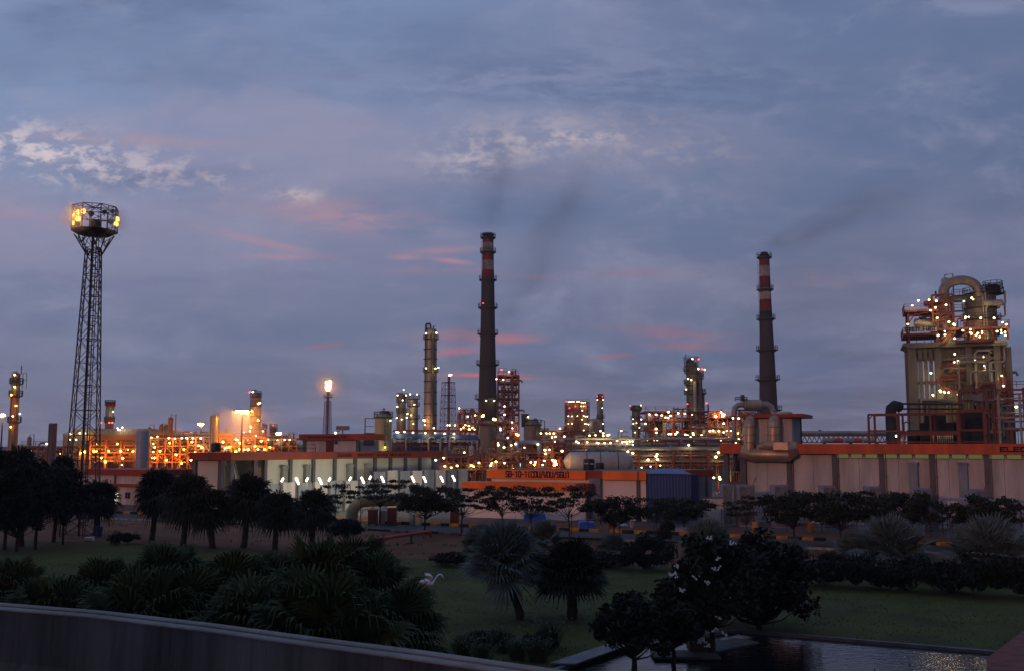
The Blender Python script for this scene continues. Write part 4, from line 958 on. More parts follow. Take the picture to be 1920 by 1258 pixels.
# lower grey switchgear fins in front of the wall
G = 'grey cabinets standing before the electrical building'
for u, vt, w, lb in ((1362, 908, 16, 'grey cabinet under the open stair bay'), (1398, 909, 30, 'wide grey cabinet at the left corner of the electrical building'), (1462, 909, 26, 'grey cabinet below the first pilaster'), (1552, 910, 22, 'grey cabinet below the second pilaster'), (1637, 912, 22, 'grey cabinet below the third pilaster'), (1735, 915, 16, 'tall slim grey cabinet left of the blue grey panel'), (1835, 917, 20, 'grey cabinet before the last pilaster')):
    D = 99 - (u - 1400) / 500 * 12; m = Thing.at('switch_cabinet', lb, 'cabinet', u, D, G); k = D / F; h = m.z(vt); hw = w * k / 2
    P_(m, 'body', lambda b: b.box(-hw, hw, 0, 1.6, 0, h), M_WALLG); P_(m, 'door', lambda b: (b.box(-hw * .85, -.05, -.05, -.003, .3, h - .2), b.box(.05, hw * .85, -.05, -.003, .3, h - .2)), M_STEEL)
    P_(m, 'arm', lambda b: b.bar((hw * .8, .2, h), (hw * .8 + .35, .1, h + .75), .07), M_RED)
# long low grey canopy and panel at the far right
m = Thing.along('yard_canopy', 'thin grey canopy edge low before the electrical wall at the right', 'canopy', 1755, 88, 1990, 82); P_(m, 'roof', lambda b: b.box(0, m.len, 0, 2.5, m.z(941, 1850), m.z(937, 1850)), M_WALLG)
P_(m, 'post', lambda b: [b.bar((x_, .1, 0), (x_, .1, m.z(941, 1850)), .12) for x_ in (0.2, m.len * .33, m.len * .66)], M_PIL)
m = Thing.at('white_board', 'small white board under the thin canopy', 'board', 1779, 86.5); P_(m, 'panel', lambda b: b.box(-.55, .55, 0, .06, m.z(951), m.z(945)), M_WHITE); P_(m, 'post', lambda b: (b.bar((-.4, .1, 0), (-.4, .1, m.z(946)), .07), b.bar((.4, .1, 0), (.4, .1, m.z(946)), .07)), M_STEEL)

# rooftop block with ducts
r = Thing.along('rooftop_block', 'square rooftop block with flat red roof above the big round ducts', 'building', 1392, 105.5, 1482, 103.4); Lr = r.len; z1 = r.z(782, 1440); z2 = r.z(775.5, 1440); WD = 6.5
r_side = r.len
P_(r, 'wall', lambda b: b.box(.15, Lr, 1.2, WD, zb, z1), M_WALL)
P_(r, 'side_wall', lambda b: b.box(Lr + .003, Lr + .10, 1.25, WD - .05, zb, z1 - .01), M_WALLG)
P_(r, 'roof', lambda b: b.box(-.2, Lr + 1.3, .35, WD + .9, z1, z2), M_FASD)
P_(r, 'corner_post', lambda b: b.box(Lr + .1, Lr + .22, WD - .1, WD + .03, zb, z1), M_DARK)
M_DUCT = mat('duct_metal', (.42, .29, .20), .42, .45, .3, .8, .1)
d = Thing('air_duct', 'pair of big round metal ducts joined by an elbow, hanging before the rooftop block', 'duct', r.o.location, r.o.rotation_euler.z)
D_ = lambda u, v, o: Vector((r.x(u, v, o), o, r.z(v, u, o)))
def ducttube(b, P, rr, n=16):
    b.tube(P, rr, n)
for u in (1405, 1450):
    rr = 10.5 * 104 / F if u == 1405 else 11.5 * 104 / F
    a, c = D_(u, 787, -.1), D_(u, 850 if u == 1405 else 831, -.1)
    P_(d, 'riser', lambda b: (ducttube(b, [a + Vector((0, 1.6, .12)), a + Vector((0, .75, .05)), a + Vector((0, .2, -.25)), a + Vector((0, 0, -.9)), c], rr)), M_DUCT, True)
    for vv in (800, 815, 829):
        z = r.z(vv, u); P_(d, 'flange', lambda b: b.lathe([(rr + .05, z - .04), (rr + .05, z + .04)], (a.x, a.y), 16), M_STEEL)
a = D_(1398, 850, -.15); c = D_(1478, 853, -.15)
P_(d, 'header', lambda b: ducttube(b, [a + Vector((0, .8, .4)), a, a + Vector((.6, 0, -.1)), (a + c) / 2, c, c + Vector((.35, .2, .45)), c + Vector((.3, .8, .9))], .70), M_DUCT, True)
a = D_(1437, 834, -.2); c = D_(1455, 834, -.9); e = D_(1473, 831, -.9)
P_(d, 'elbow', lambda b: ducttube(b, [D_(1424, 846, -.2), D_(1424, 838, -.25), D_(1437, 834, -.4), D_(1458, 834, -.8), D_(1472, 836, -.85), D_(1484, 843, -.7), D_(1486, 852, -.4)], .44), M_DUCT, True)
P_(d, 'hood', lambda b: (b.box(D_(1451, 829, -.9).x, D_(1478, 829, -.9).x, -1.3, -.4, D_(1460, 843, -.9).z, D_(1460, 829, -.9).z)), M_DUCT)

# red steel frame and black duct on / behind that roof
f = Thing.along('roof_frame', 'open red steel frame of posts and beams on the roof of the electrical building', 'steel frame', 1628, 101, 1848, 95.5)
z0_ = zt - .1; Lf = f.len; zT = f.z(775, 1740); zM = f.z(812, 1740)
def ff(b):
    xs_ = [f.x(u, 800) for u in (1629, 1683, 1745, 1797, 1846)]
    for i, x_ in enumerate(xs_):
        hgt_ = zT + (.25 if i > 2 else 0)
        for y_ in (0, 3.2): b.bar((x_, y_, z0_), (x_, y_, hgt_), .2 if i != 3 else .3)
    for y_ in (0, 3.2):
        b.bar((xs_[0], y_, zT), (xs_[3], y_, zT), .18); b.bar((xs_[3], y_, zT + .25), (xs_[4], y_, zT + .25), .18); b.bar((xs_[0], y_, zM + .3), (xs_[1], y_, zM + .3), .13); b.bar((xs_[1], y_, zM), (xs_[3], y_, zM), .34); b.bar((xs_[3], y_, zM + .3), (xs_[4], y_, zM + .3), .14)
        b.bar((xs_[0], y_, z0_ + .3), (xs_[4], y_, z0_ + .3), .1)
    for x_ in xs_: b.bar((x_, 0, zT), (x_, 3.2, zT), .14); b.bar((x_, 0, zM), (x_, 3.2, zM), .14)
    b.bar((xs_[0], 0, zT - .5), (xs_[0] + .5, 0, zT), .08); b.bar((xs_[1], 0, zT - .5), (xs_[1] - .5, 0, zT), .08)
P_(f, 'frame', ff, M_RED); P_(f, 'deck', lambda b: b.box(f.x(1683, 800), f.x(1797, 800), .2, 3.0, zM + .18, zM + .24), M_DARK)
f.lamps([(1681.5, 817)], 1.5, .22, 'cool')
m = Thing.along('black_duct', 'round topped black duct behind the red roof frame', 'duct', 1660, 103, 1690, 102.4)
P_(m, 'duct', lambda b: b.tube([(m.x(1672), 1, zt - .2), (m.x(1672), 1, m.z(775, 1672)), (m.x(1673), 1.2, m.z(765, 1672)), (m.x(1680), 1.6, m.z(759, 1672)), (m.x(1688), 2.2, m.z(761, 1672))], .56, 14), M_SOOT, True)
P_(m, 'pipe', lambda b: (b.tube([(m.x(1676), 3, m.z(757, 1672)), (m.x(1686), 3, m.z(754.5, 1672)), (m.x(1810), 5, m.z(756, 1672))], .12, 6), b.tube([(m.x(1680), 3.4, m.z(764, 1672)), (m.x(1810), 5, m.z(765, 1672))], .10, 6)), M_DARK)
P_(m, 'post', lambda b: [b.bar((m.x(u), 4, zt), (m.x(u), 4, m.z(757, 1672)), .12) for u in (1686, 1706, 1745, 1790)], M_DARK)
m = Thing.along('roof_generator', 'dark boxy machinery with grilles inside the red roof frame', 'machine', 1694, 106, 1845, 102)
P_(m, 'body', lambda b: (b.box(.4, m.x(1720), 0, 2, zt - .1, m.z(806, 1700)), b.box(m.x(1726), m.x(1790), 0, 3, zt - .1, m.z(792, 1740)), b.box(m.x(1735), m.x(1770), .2, 2.6, m.z(792, 1740), m.z(777, 1740)), b.box(m.x(1800), m.x(1843), .5, 3, zt - .1, m.z(770, 1820))), M_SOOT)
P_(m, 'grille', lambda b: [b.box(m.x(u), m.x(u) + .09, -.06, -.003, zt + .1, zt + .9) for u in range(1750, 1790, 4)] + [b.box(m.x(1748), m.x(1788), -.07, -.01, z_, z_ + .04) for z_ in (zt + .25, zt + .55, zt + .8)], M_VES)
P_(m, 'pipe', lambda b: b.tube([(m.x(1697), -.2, zt), (m.x(1697), -.2, m.z(794, 1700)), (m.x(1700), -.2, m.z(791, 1700)), (m.x(1715), -.2, m.z(791, 1700))], .09, 6), M_STEEL)
m = Thing.along('pipe_support', 'grey pipes on red and grey posts at the right edge above the roof band', 'pipe rack', 1850, 101, 1990, 97)
def ps(b):
    for u, c_ in ((1874, .22), (1914, .2), (1945, .2)): b.bar((m.x(u, 790), 0, zt - .1), (m.x(u, 790), 0, m.z(739, 1880)), c_)
    b.bar((m.x(1870), 0, m.z(782, 1900)), (m.len, 0, m.z(782, 1900)), .14); b.bar((m.x(1870), 0, m.z(746, 1900)), (m.len, 0, m.z(746, 1900)), .14)
P_(m, 'frame', ps, M_STEEL); P_(m, 'beam', lambda b: (b.bar((m.x(1868), .3, m.z(739, 1900)), (m.len, .3, m.z(736, 1900)), .14), b.bar((m.x(1852), .6, zt), (m.x(1852), .6, m.z(735, 1900)), .3)), M_RED)
for o, v0 in ((.4, 760), (.8, 774), (1.2, 790), (1.5, 803)): P_(m, 'pipe', lambda b: b.tube([(m.x(1878), o, m.z(v0 + 14, 1880)), (m.x(1880), o, m.z(v0, 1880)), (m.len, o, m.z(v0 - 3, 1900))], .10, 6), M_VESG)
m.lamps([(1905.5, 762)], .5, .2, 'yellow')

# ================================================================ small building beyond the road at left
t = Thing.along('gatehouse', 'small two tier white building with red orange bands and one lit door', 'building', 128, 142, 282, 134); L = t.len
zA, zB, zC, zD = t.z(880, 240), t.z(891, 240), t.z(907, 240), t.z(912, 240)
P_(t, 'wall', lambda b: (b.box(t.x(150), L, .6, 8, 0, zB), b.box(t.x(205), L - .4, .1, .597, 0, zD)), M_WALL)
P_(t, 'fascia', lambda b: (b.box(t.x(158), L + .2, .3, 8.2, zB, zA), b.box(t.x(203), L, -.3, .59, zD, zC)), M_FASD)
P_(t, 'wall', lambda b: b.box(0, t.x(149), 1.0, 7, 0, zC + .2), M_WALL); P_(t, 'fascia', lambda b: b.box(t.x(133), t.x(149), .8, .997, zD - .6, zC), M_FAS)
P_(t, 'door', lambda b: b.box(t.x(217.5), t.x(224.5), .03, .097, t.z(944, 222), t.z(922, 222)), emit('lit_doorway', (.95, .92, .55), 1.15), label='brightly lit doorway')
w = P_(t, 'window', lambda b: b.box(t.x(238), t.x(247), .03, .097, t.z(934, 242), t.z(922.5, 242)), M_GLASS); P_(t, 'frame', lambda b: (b.box(t.x(242.3), t.x(243), .0, .029, t.z(934, 242), t.z(922.5, 242)), b.box(t.x(238), t.x(247), .0, .029, t.z(928.5, 242), t.z(928, 242))), M_STEEL, parent=w)
P_(t, 'pilaster', lambda b: b.box(t.x(211), t.x(214), .45, .597, zC, zB), M_PIL)

# ---------------------------------------------------------------- yard furniture beyond the road
m = Thing.at('duct_elbow', 'large pale green duct elbow rising behind the painted kerb', 'duct', 668, 106)
P_(m, 'duct', lambda b: b.tube([(m.x(661), 0, 0), (m.x(662), 0, m.z(958)), (m.x(668), 0, m.z(947)), (m.x(678), .2, m.z(940)), (m.x(695), .6, m.z(938)), (m.x(780), 2, m.z(938))], .66, 14), mat('pale_green_duct', (.26, .30, .17), .6, .1, .25, .6), True)
P_(m, 'flange', lambda b: b.lathe([(.78, .0), (.78, .12)], (m.x(661), 0), 14), M_STEEL)
m = Thing.at('cabinet', 'white cabinet with bright front behind the painted kerb', 'cabinet', 721, 103); P_(m, 'body', lambda b: b.box(m.x(712), m.x(728), 0, .9, 0, m.z(956)), M_WHITE); P_(m, 'door', lambda b: b.box(m.x(716), m.x(724), -.05, -.003, .1, m.z(957.5)), mat('cream_panel', (.62, .42, .26), .6, 0, .1, 1))
for u, v, c_, lb in ((700, 957, 0, 'rust red cabinet left of the white one'), (736, 953, 0, 'rust red cabinet right of the white one'), (853, 955, 0, 'red brown crate stack under the canopy end'), (775, 963, 1, 'grey plastic drum behind the kerb'), (787, 961, 2, 'round cream drum behind the kerb')):
    m = Thing.at('drum' if c_ else 'equipment_box', lb, 'drum' if c_ else 'equipment box', u, 101, 'equipment standing behind the painted kerb'); hw = 8 * 101 / F if c_ == 0 else 5 * 101 / F; h = m.z(v)
    if c_: P_(m, 'body', lambda b: b.lathe([(hw * .9, 0), (hw, .1), (hw, h * .9), (hw * .9, h), (hw * .4, h + .03)], (0, 0), 12), (M_WHITE, M_VESG, mat('cream_panel', (.6, .4, .3)))[c_], True)
    else:
        P_(m, 'body', lambda b: b.box(-hw, hw, 0, 1, .15, h), M_RED); P_(m, 'lid', lambda b: b.box(-hw * 1.08, hw * 1.08, -.08, 1.08, h, h + .07), M_FASD); P_(m, 'leg', lambda b: [b.box(x_, x_ + .12, y_, y_ + .12, 0, .15) for x_ in (-hw, hw - .12) for y_ in (0, .88)], M_DARK)
def tarp(u, vb, w, h, m_, lb, seed, depth=1.6):
    p = gpt(u, vb); k = p.y / F; rnd = random.Random(seed); b = MB(); n, mm = 14, 9; W_ = w * k; H_ = h * k; vs = []
    for i in range(n + 1):
        for j in range(mm + 1):
            x = (i / n - .5) * 2; y = (j / mm - .5) * 2; e = max(0, 1 - max(abs(x) ** 5, abs(y) ** 5)); z = H_ * (e ** .35) * (.86 + .2 * noise.noise(Vector((x * 1.5 + seed, y * 1.5, 0)))) + .04 * noise.noise(Vector((x * 6, y * 6, seed)))
            vs.append((x * W_ / 2, y * depth / 2, max(0, z)))
    b.add(vs, [(i * (mm + 1) + j, (i + 1) * (mm + 1) + j, (i + 1) * (mm + 1) + j + 1, i * (mm + 1) + j + 1) for i in range(n) for j in range(mm)])
    single('tarpaulin', b, m_, lb, 'tarpaulin', 'tarpaulin covered heaps behind the kerb', True, loc=(p.x, p.y + depth / 2, 0))
M_TARP = mat('blue_tarp', (.045, .11, .42), .5, 0, .25, 2)
tarp(1101, 992, 32, 17, M_TARP, 'bright blue tarpaulin heap just behind the painted kerb', 1); tarp(1003, 977, 44, 17, M_TARP, 'blue tarpaulin heap farther back beside the pink wall', 2); tarp(1278, 1001, 64, 13, mat('white_tarp', (.42, .43, .47), .6, 0, .2, 1), 'pale sloping tarpaulin behind the kerb below the blue shed', 3)
for u, v0, v1, c_, lb in ((1143, 973, 992, M_FAS, 'orange red upright barrel post by the kerb'), (1185, 976, 990, mat('cream_panel', (.6, .4, .3)), 'cream upright drum by the kerb')):
    p = gpt(u, v1 - 1); m = Thing(('bollard'), lb, 'bollard', p, 0, 'upright posts by the painted kerb'); h = m.z(v0); P_(m, 'body', lambda b: b.lathe([(.2, 0), (.2, h * .96), (.16, h), (.05, h + .02)], (0, 0), 12), c_, True); P_(m, 'band', lambda b: b.lathe([(.21, h * .6), (.21, h * .75)], (0, 0), 12), M_WHITE)
for i, (u, v) in enumerate(((1034, 992), (1161, 989), (1170, 990))):
    b = MB(); b.ball((0, 0, .18), .28, 8, 5, .8); b.ball((.22, .05, .12), .2, 7, 4, .8); single('sack', b, M_WHITE, ('white sack beside the thin red barrier', 'small white sack left of its neighbour by the orange post', 'rounder white sack right of its neighbour by the orange post')[i], 'sack', 'white sacks by the kerb', True, gpt(u, v - 2))
a = gpt(1022, 987); c = gpt(1130, 983); m = Thing('barrier', 'thin red and white barrier pole lying low behind the kerb', 'barrier', (a.x, a.y, 0), math.atan2(c.y - a.y, c.x - a.x)); P_(m, 'pole', lambda b: b.tube([(0, 0, .35), ((c - a).length, 0, .6)], .06, 6), M_REDP); P_(m, 'post', lambda b: (b.bar((.2, 0, 0), (.2, 0, .4), .1), b.bar(((c - a).length - .2, 0, 0), ((c - a).length - .2, 0, .6), .1)), M_DARK)
# red fence before the electrical building
f = Thing.along('red_fence', 'low red pipe fence in front of the electrical building', 'fence', 1350, 96, 1960, 84); Lf = f.len
for h in (.55, 1.15, 1.75): P_(f, 'rail', lambda b: b.bar((0, 0, h), (Lf, 0, h), .05), M_RED)
for k in range(19): P_(f, 'post', lambda b: b.bar((Lf * k / 18, 0, 0), (Lf * k / 18, 0, 2.0), .07), M_RED)
for u, v0, v1, lb in ((1516, 935, 958, 'orange yellow drum left of the others behind the red fence'), (1412, 940, 957, 'orange drum beside the wide grey cabinet'), (1790, 984, 994, 'pair of orange drums behind the red fence by the white board')):
    D = 93 if u < 1600 else 87; m = Thing.at('drum', lb, 'drum', u, D, 'orange drums near the red fence')
    P_(m, 'body', lambda b: b.lathe([(.3, 0), (.31, .02), (.31, .9), (.28, .93)], (0, 0), 12), M_ORG, True); P_(m, 'rim', lambda b: b.lathe([(.33, .45), (.33, .5)], (0, 0), 12), M_YEL)
m = Thing.at('pink_wall', 'short pale pink wall panel standing left of the stair bay cabinets', 'wall', 1336, 100); P_(m, 'panel', lambda b: b.box(m.x(1317), m.x(1357), 0, .25, 0, m.z(934)), M_WALL); P_(m, 'coping', lambda b: b.box(m.x(1316), m.x(1358), -.05, .3, m.z(934), m.z(932)), M_PIL)
# thin roadside posts
for i, (u, vb, vt) in enumerate(((628, 992, 905), (676, 988, 940), (1072, 1005, 965), (1162, 1010, 950), (1227, 1018, 965), (204, 985, 900))):
    p = gpt(u, vb); m = Thing('roadside_post', ('thin grey post beside the first roadside tree', 'thin dark post before the green duct elbow', 'thin post behind the kerb near the silver palm', 'thin post at the kerb before the grey strip of shadow', 'thin dark post at the kerb below the blue shed', 'thin grey post on the road verge right of the lattice mast')[i], 'post', p, 0, 'thin posts along the road'); h = m.z(vt)
    P_(m, 'pole', lambda b: b.tube([(0, 0, 0), (0, 0, h)], [.05, .035], 6), M_DARK); P_(m, 'cap', lambda b: b.box(-.09, .09, -.05, .05, h, h + .08), M_STEEL)
m = Thing('rubbish_bin', 'dark blue bin by the foot of the lattice mast', 'bin', gpt(186, 1005)); P_(m, 'body', lambda b: b.lathe([(.25, 0), (.31, .75), (.33, .76)], (0, 0), 12), mat('bin_blue', (.02, .05, .2), .5), True); P_(m, 'lid', lambda b: b.lathe([(.34, .765), (.3, .86), (.05, .92)], (0, 0), 12), mat('bin_blue', (.02, .05, .2), .5), True)
b = MB(); b.box(-.38, .38, -.15, .2, 0, .22); b.add([(-.38, -.2, .22), (.38, -.2, .24), (.40, .22, .34), (-.34, .2, .30)], [(0, 1, 2, 3)]); single('white_box', b, M_WHITE, 'small white box on the grass at the mast foot', 'box', loc=gpt(167, 1013))

# ================================================================ lattice floodlight mast
def lattice(b, sec, w=.08, braces=True, n=4, rot=math.pi / 4, brw=None):
    """sec: list of (z, half width, cx, cy)"""
    brw = brw or w * .6; P = []
    for z, r, cx_, cy_ in sec: P.append([Vector((cx_ + r * 1.414 * math.cos(rot + 2 * math.pi * k / n), cy_ + r * 1.414 * math.sin(rot + 2 * math.pi * k / n), z)) for k in range(n)])
    for i in range(len(P) - 1):
        for k in range(n):
            b.bar(P[i][k], P[i + 1][k], w)
            k2 = (k + 1) % n; b.bar(P[i][k], P[i + 1][k2], brw); b.bar(P[i][k2], P[i + 1][k], brw)
            b.bar(P[i + 1][k], P[i + 1][k2], brw)
t = Thing('floodlight_mast', 'tall lattice floodlight mast with an octagonal basket of orange lamps', 'lighting mast', gpt(150, 1003), R(14)); D = t.L.y; k = D / F
M_LAT = mat('mast_steel', (.065, .060, .062), .6, .3, .3, 2)
zh = lambda v: H + (835 - v) * k * (1 + (629 - v) * SP / F * 0)  # refined below
def zv(v): return H + ray(150, v).z * D / ray(150, v).y
zl = [0, 1.9]; 
while zl[-1] < zv(470): zl.append(zl[-1] + 2.5 - .05 * len(zl))
zl[-1] = zv(466)
hw = lambda z: 1.45 + (.60 - 1.45) * (z / zl[-1]) ** .92
P_(t, 'lattice_tower', lambda b: lattice(b, [(z, hw(z), 0, 0) for z in zl], .095, brw=.05), M_LAT)
P_(t, 'cable_tray', lambda b: (b.bar((-.12, -.1, 0), (-.12, -.1, zv(440)), .14), b.bar((.22, .0, 0), (.22, .0, zv(440)), .08), [b.bar((-.22, -.1, z), (.3, -.05, z), .05) for z in [.7 * i for i in range(int(zv(445) / .7))]]), M_LAT)
P_(t, 'ladder', lambda b: b.ladder(.25, -.35, 0, zv(440), .42, True), M_LAT)
def splay(b):
    z0, z1 = zv(478), zv(441)
    for i in range(8):
        a = 2 * math.pi * i / 8; a2 = math.pi / 4 + math.pi / 2 * (i // 2); p0 = Vector((.82 * math.cos(a2), .82 * math.sin(a2), z0)); p1 = Vector((1.75 * math.cos(a), 1.75 * math.sin(a), z1)); b.bar(p0, p1, .08); m_ = p0.lerp(p1, .5); b.bar(m_, Vector((.80 * math.cos(a2), .80 * math.sin(a2), z1)), .05); a3 = 2 * math.pi * (i + 1) / 8; b.bar(m_, Vector((1.75 * math.cos(a3), 1.75 * math.sin(a3), z1)), .05)
P_(t, 'bracket', splay, M_LAT)
zp, zq = zv(434), zv(390)
P_(t, 'platform', lambda b: b.lathe([(.9, zp - .42), (1.5, zp - .34), (2.05, zp - .03), (2.08, zp), (.4, zp)], (0, 0), 8), mat('mast_floor', (.035, .028, .026), .8, 0, .3, 2))
def basket(b):
    P = [[Vector((2.03 * math.cos(R(22.5) + 2 * math.pi * i / 8), 2.03 * math.sin(R(22.5) + 2 * math.pi * i / 8), z)) for i in range(8)] for z in (zp, zp + .7, zp + 1.4, zq)]
    for i in range(8):
        b.bar(P[0][i], P[3][i], .09)
        for r_ in P: b.bar(r_[i], r_[(i + 1) % 8], .06)
        m0, m1 = (P[0][i] + P[0][(i + 1) % 8]) / 2, (P[3][i] + P[3][(i + 1) % 8]) / 2; b.bar(m0, m1, .05); b.bar(P[2][i], P[3][(i + 1) % 8], .045); b.bar(P[3][i], P[2][(i + 1) % 8], .045)
    for i in range(4): b.bar(P[3][i], P[3][i + 4], .05)
P_(t, 'basket', basket, M_LAT)
P_(t, 'winch_drum', lambda b: (b.lathe([(.48, zp + .02), (.5, zp + .9), (.42, zp + 1.0)], (.1, 0), 14)), mat('drum_blue', (.03, .04, .07), .5), True)
def flood(t, u, v, off, kind, aim):
    q = t.on(u, v, off); b = MB(); a = Vector(aim).normalized(); b.mi = 0
    b.tube([Vector((0, 0, 0)), a * .05], [.23, .23], 10); b.mi = 1; b.tube([-a * .26, -a * .01], [.1, .26], 10); b.bar((0, 0, -.2), (0, 0, -.42), .06)
    if kind is L_MAST and flood.n < 3:
        flood.n += 1; fl_ = bpy.data.lights.new('flood_light', 'POINT'); fl_.energy = 60; fl_.color = (1, .42, .08); fl_.shadow_soft_size = .2; link('flood_light', fl_, t.o, q + a * .25)
    return link('floodlight', b.mesh('floodlight', [kind, M_DARK]), t.o, q)
flood.n = 0
for u, v, off, kd, aim in ((156.5, 396.5, -1.4, L_MAST, (-.3, -1, -.15)), (147, 410.5, -1.9, L_MAST, (-.5, -1, -.1)), (146.5, 398.5, -1.2, L_MAST, (-.8, -.6, -.1)), (138.5, 402, -.5, L_MAST, (-1, -.45, 0)), (138, 418, -.4, L_MAST, (-1, -.4, -.1)), (219.5, 411.5, -.5, L_MAST, (.8, -.75, -.1)), (217.5, 420.5, -.7, L_MAST, (.75, -.8, -.2)),
                           (146, 420, -1.4, M_DARK, (-.4, -1, -.2)), (171, 401, -1.9, M_DARK, (0, -1, -.3)), (208, 416, -1.4, M_DARK, (.3, -1, -.3)), (212, 397, -.8, M_DARK, (1, -.3, -.3)), (196, 398, 1.2, M_DARK, (0, 1, -.3))):
    flood(t, u, v, off, kd, aim)
# stay rods at the foot
P_(t, 'stay', lambda b: (b.bar((-1.9, .2, 0.0), (-1.0, 0, 4.6), .06), b.bar((-.9, -1, 6.4), (.2, -1, 7.6), .05)), M_STEEL)
# ================================================================ REFINERY
M_COLA = mat('column_cladding', (.27, .25, .20), .5, .3, .3, .25, .1, (1, 1, .25))
M_COLD = mat('column_dark', (.13, .125, .115), .6, .3, .35, .3, .1, (1, 1, .25))
M_PLAT = mat('platform_steel', (.085, .080, .075), .7, .3, .3, 1)
def vessel(t, um, vt, vb, hwpx, plats=(), mm=None, y=0.0, name='shell', head=True, hw2=None, ladder_side=1, pipe=True, prw=1.7, cap=True, lad=True):
    """a vertical column: shell with strakes and a dished head, round platforms with rails, riser pipe, caged ladder"""
    k = (t.L.y + y) / F; r = hwpx * k; r2 = (hw2 or hwpx) * k; x = t.x(um, (vt + vb) / 2, y); zt, zb_ = t.z(vt, um, y), t.z(vb, um, y); mm = mm or M_COLA
    pr = []; n = 9
    for i in range(n):
        a = zb_ + (zt - zb_) * i / n; c = zb_ + (zt - zb_) * (i + 1) / n; rr = r2 + (r - r2) * i / n; rq = r2 + (r - r2) * (i + 1) / n
        pr += [(rr, a), (rq, c - .12), (rq * 1.025, c - .12), (rq * 1.025, c)]
    if head: pr += [(r * .93, zt + r * .22), (r * .7, zt + r * .42), (r * .35, zt + r * .54), (r * .1, zt + r * .58)]
    P_(t, name, lambda b: b.lathe(pr, (x, y), 20), mm, True)
    for v in plats:
        z = t.z(v, um, y); R_ = r * prw
        P_(t, 'platform', lambda b: (b.lathe([(r * .9, z - .5), (R_ * .96, z - .12), (R_, z - .1), (R_, z + .05), (r, z + .05)], (x, y), 16, cap=False), b.ringrail((x, y), R_ * .97, z, 1.3, .10, 12)), M_PLAT)
    if pipe:
        s = -ladder_side
        P_(t, 'riser_pipe', lambda b: b.tube([(x + s * r * 1.25, y - r * .3, zb_), (x + s * r * 1.25, y - r * .3, zt + r * .2), (x + s * r * 1.0, y - r * .2, zt + r * .75), (x, y, zt + r * .9), (x, y, zt + r * .4)], max(.16, r * .13), 8), M_VESG, True)
    if lad: P_(t, 'ladder', lambda b: b.ladder(x + ladder_side * r * .5, y - r * 1.02, zb_, zt, .7, True), M_PLAT)
    return x, r
def frame(t, u0, u1, vlev, depth, nx, mm=M_RED, w=.35, brace=True, deck=True, rails=True, zig=False, D0=None, name='frame'):
    """steel structure between pixel columns u0,u1 with decks at rows vlev (top first)"""
    um = (u0 + u1) / 2; vm = sum(vlev) / len(vlev); x0, x1 = t.x(u0, vm), t.x(u1, vm); Z = [t.z(v, um) for v in vlev]; zs = [0.0] + sorted(Z)
    xs = [x0 + (x1 - x0) * i / nx for i in range(nx + 1)]; ys = (0.0, depth)
    def f(b):
        for x in xs:
            for y in ys: b.bar((x, y, 0), (x, y, zs[-1]), w)
        for z in zs[1:]:
            for y in ys: b.bar((x0, y, z), (x1, y, z), w * .8, w)
            for x in xs: b.bar((x, 0, z), (x, depth, z), w * .8)
        if brace:
            for j in range(len(zs) - 1):
                for i in range(nx):
                    a, c = (xs[i], xs[i + 1]) if (i + j) % 2 else (xs[i + 1], xs[i])
                    for y in ys:
                        if (i * 7 + j * 5) % 3 != 1: b.bar((a, y, zs[j]), (c, y, zs[j + 1]), w * .45)
                for x in (x0, x1): b.bar((x, 0, zs[j]), (x, depth, zs[j + 1]), w * .45)
        if zig:
            for j in range(len(zs) - 1):
                a, c = (xs[0], xs[1]) if j % 2 else (xs[1], xs[0])
                b.bar((a, -.8, zs[j]), (c, -.8, zs[j + 1]), .2, .35); b.bar((a, -.8, zs[j] + 1.1), (c, -.8, zs[j + 1] + 1.1), .1)
    P_(t, name, f, mm)
    if deck:
        for z in zs[1:]: P_(t, 'deck', lambda b: b.box(x0 + .1, x1 - .1, .1, depth - .1, z + w / 2 + .002, z + w / 2 + .1), M_PLAT)
    if rails: P_(t, 'railing', lambda b: [b.rail([(x0, -.05), (x1, -.05)], z + w / 2, 1.2, 2.5, .09) for z in zs[1:]], mm)
    return xs, zs
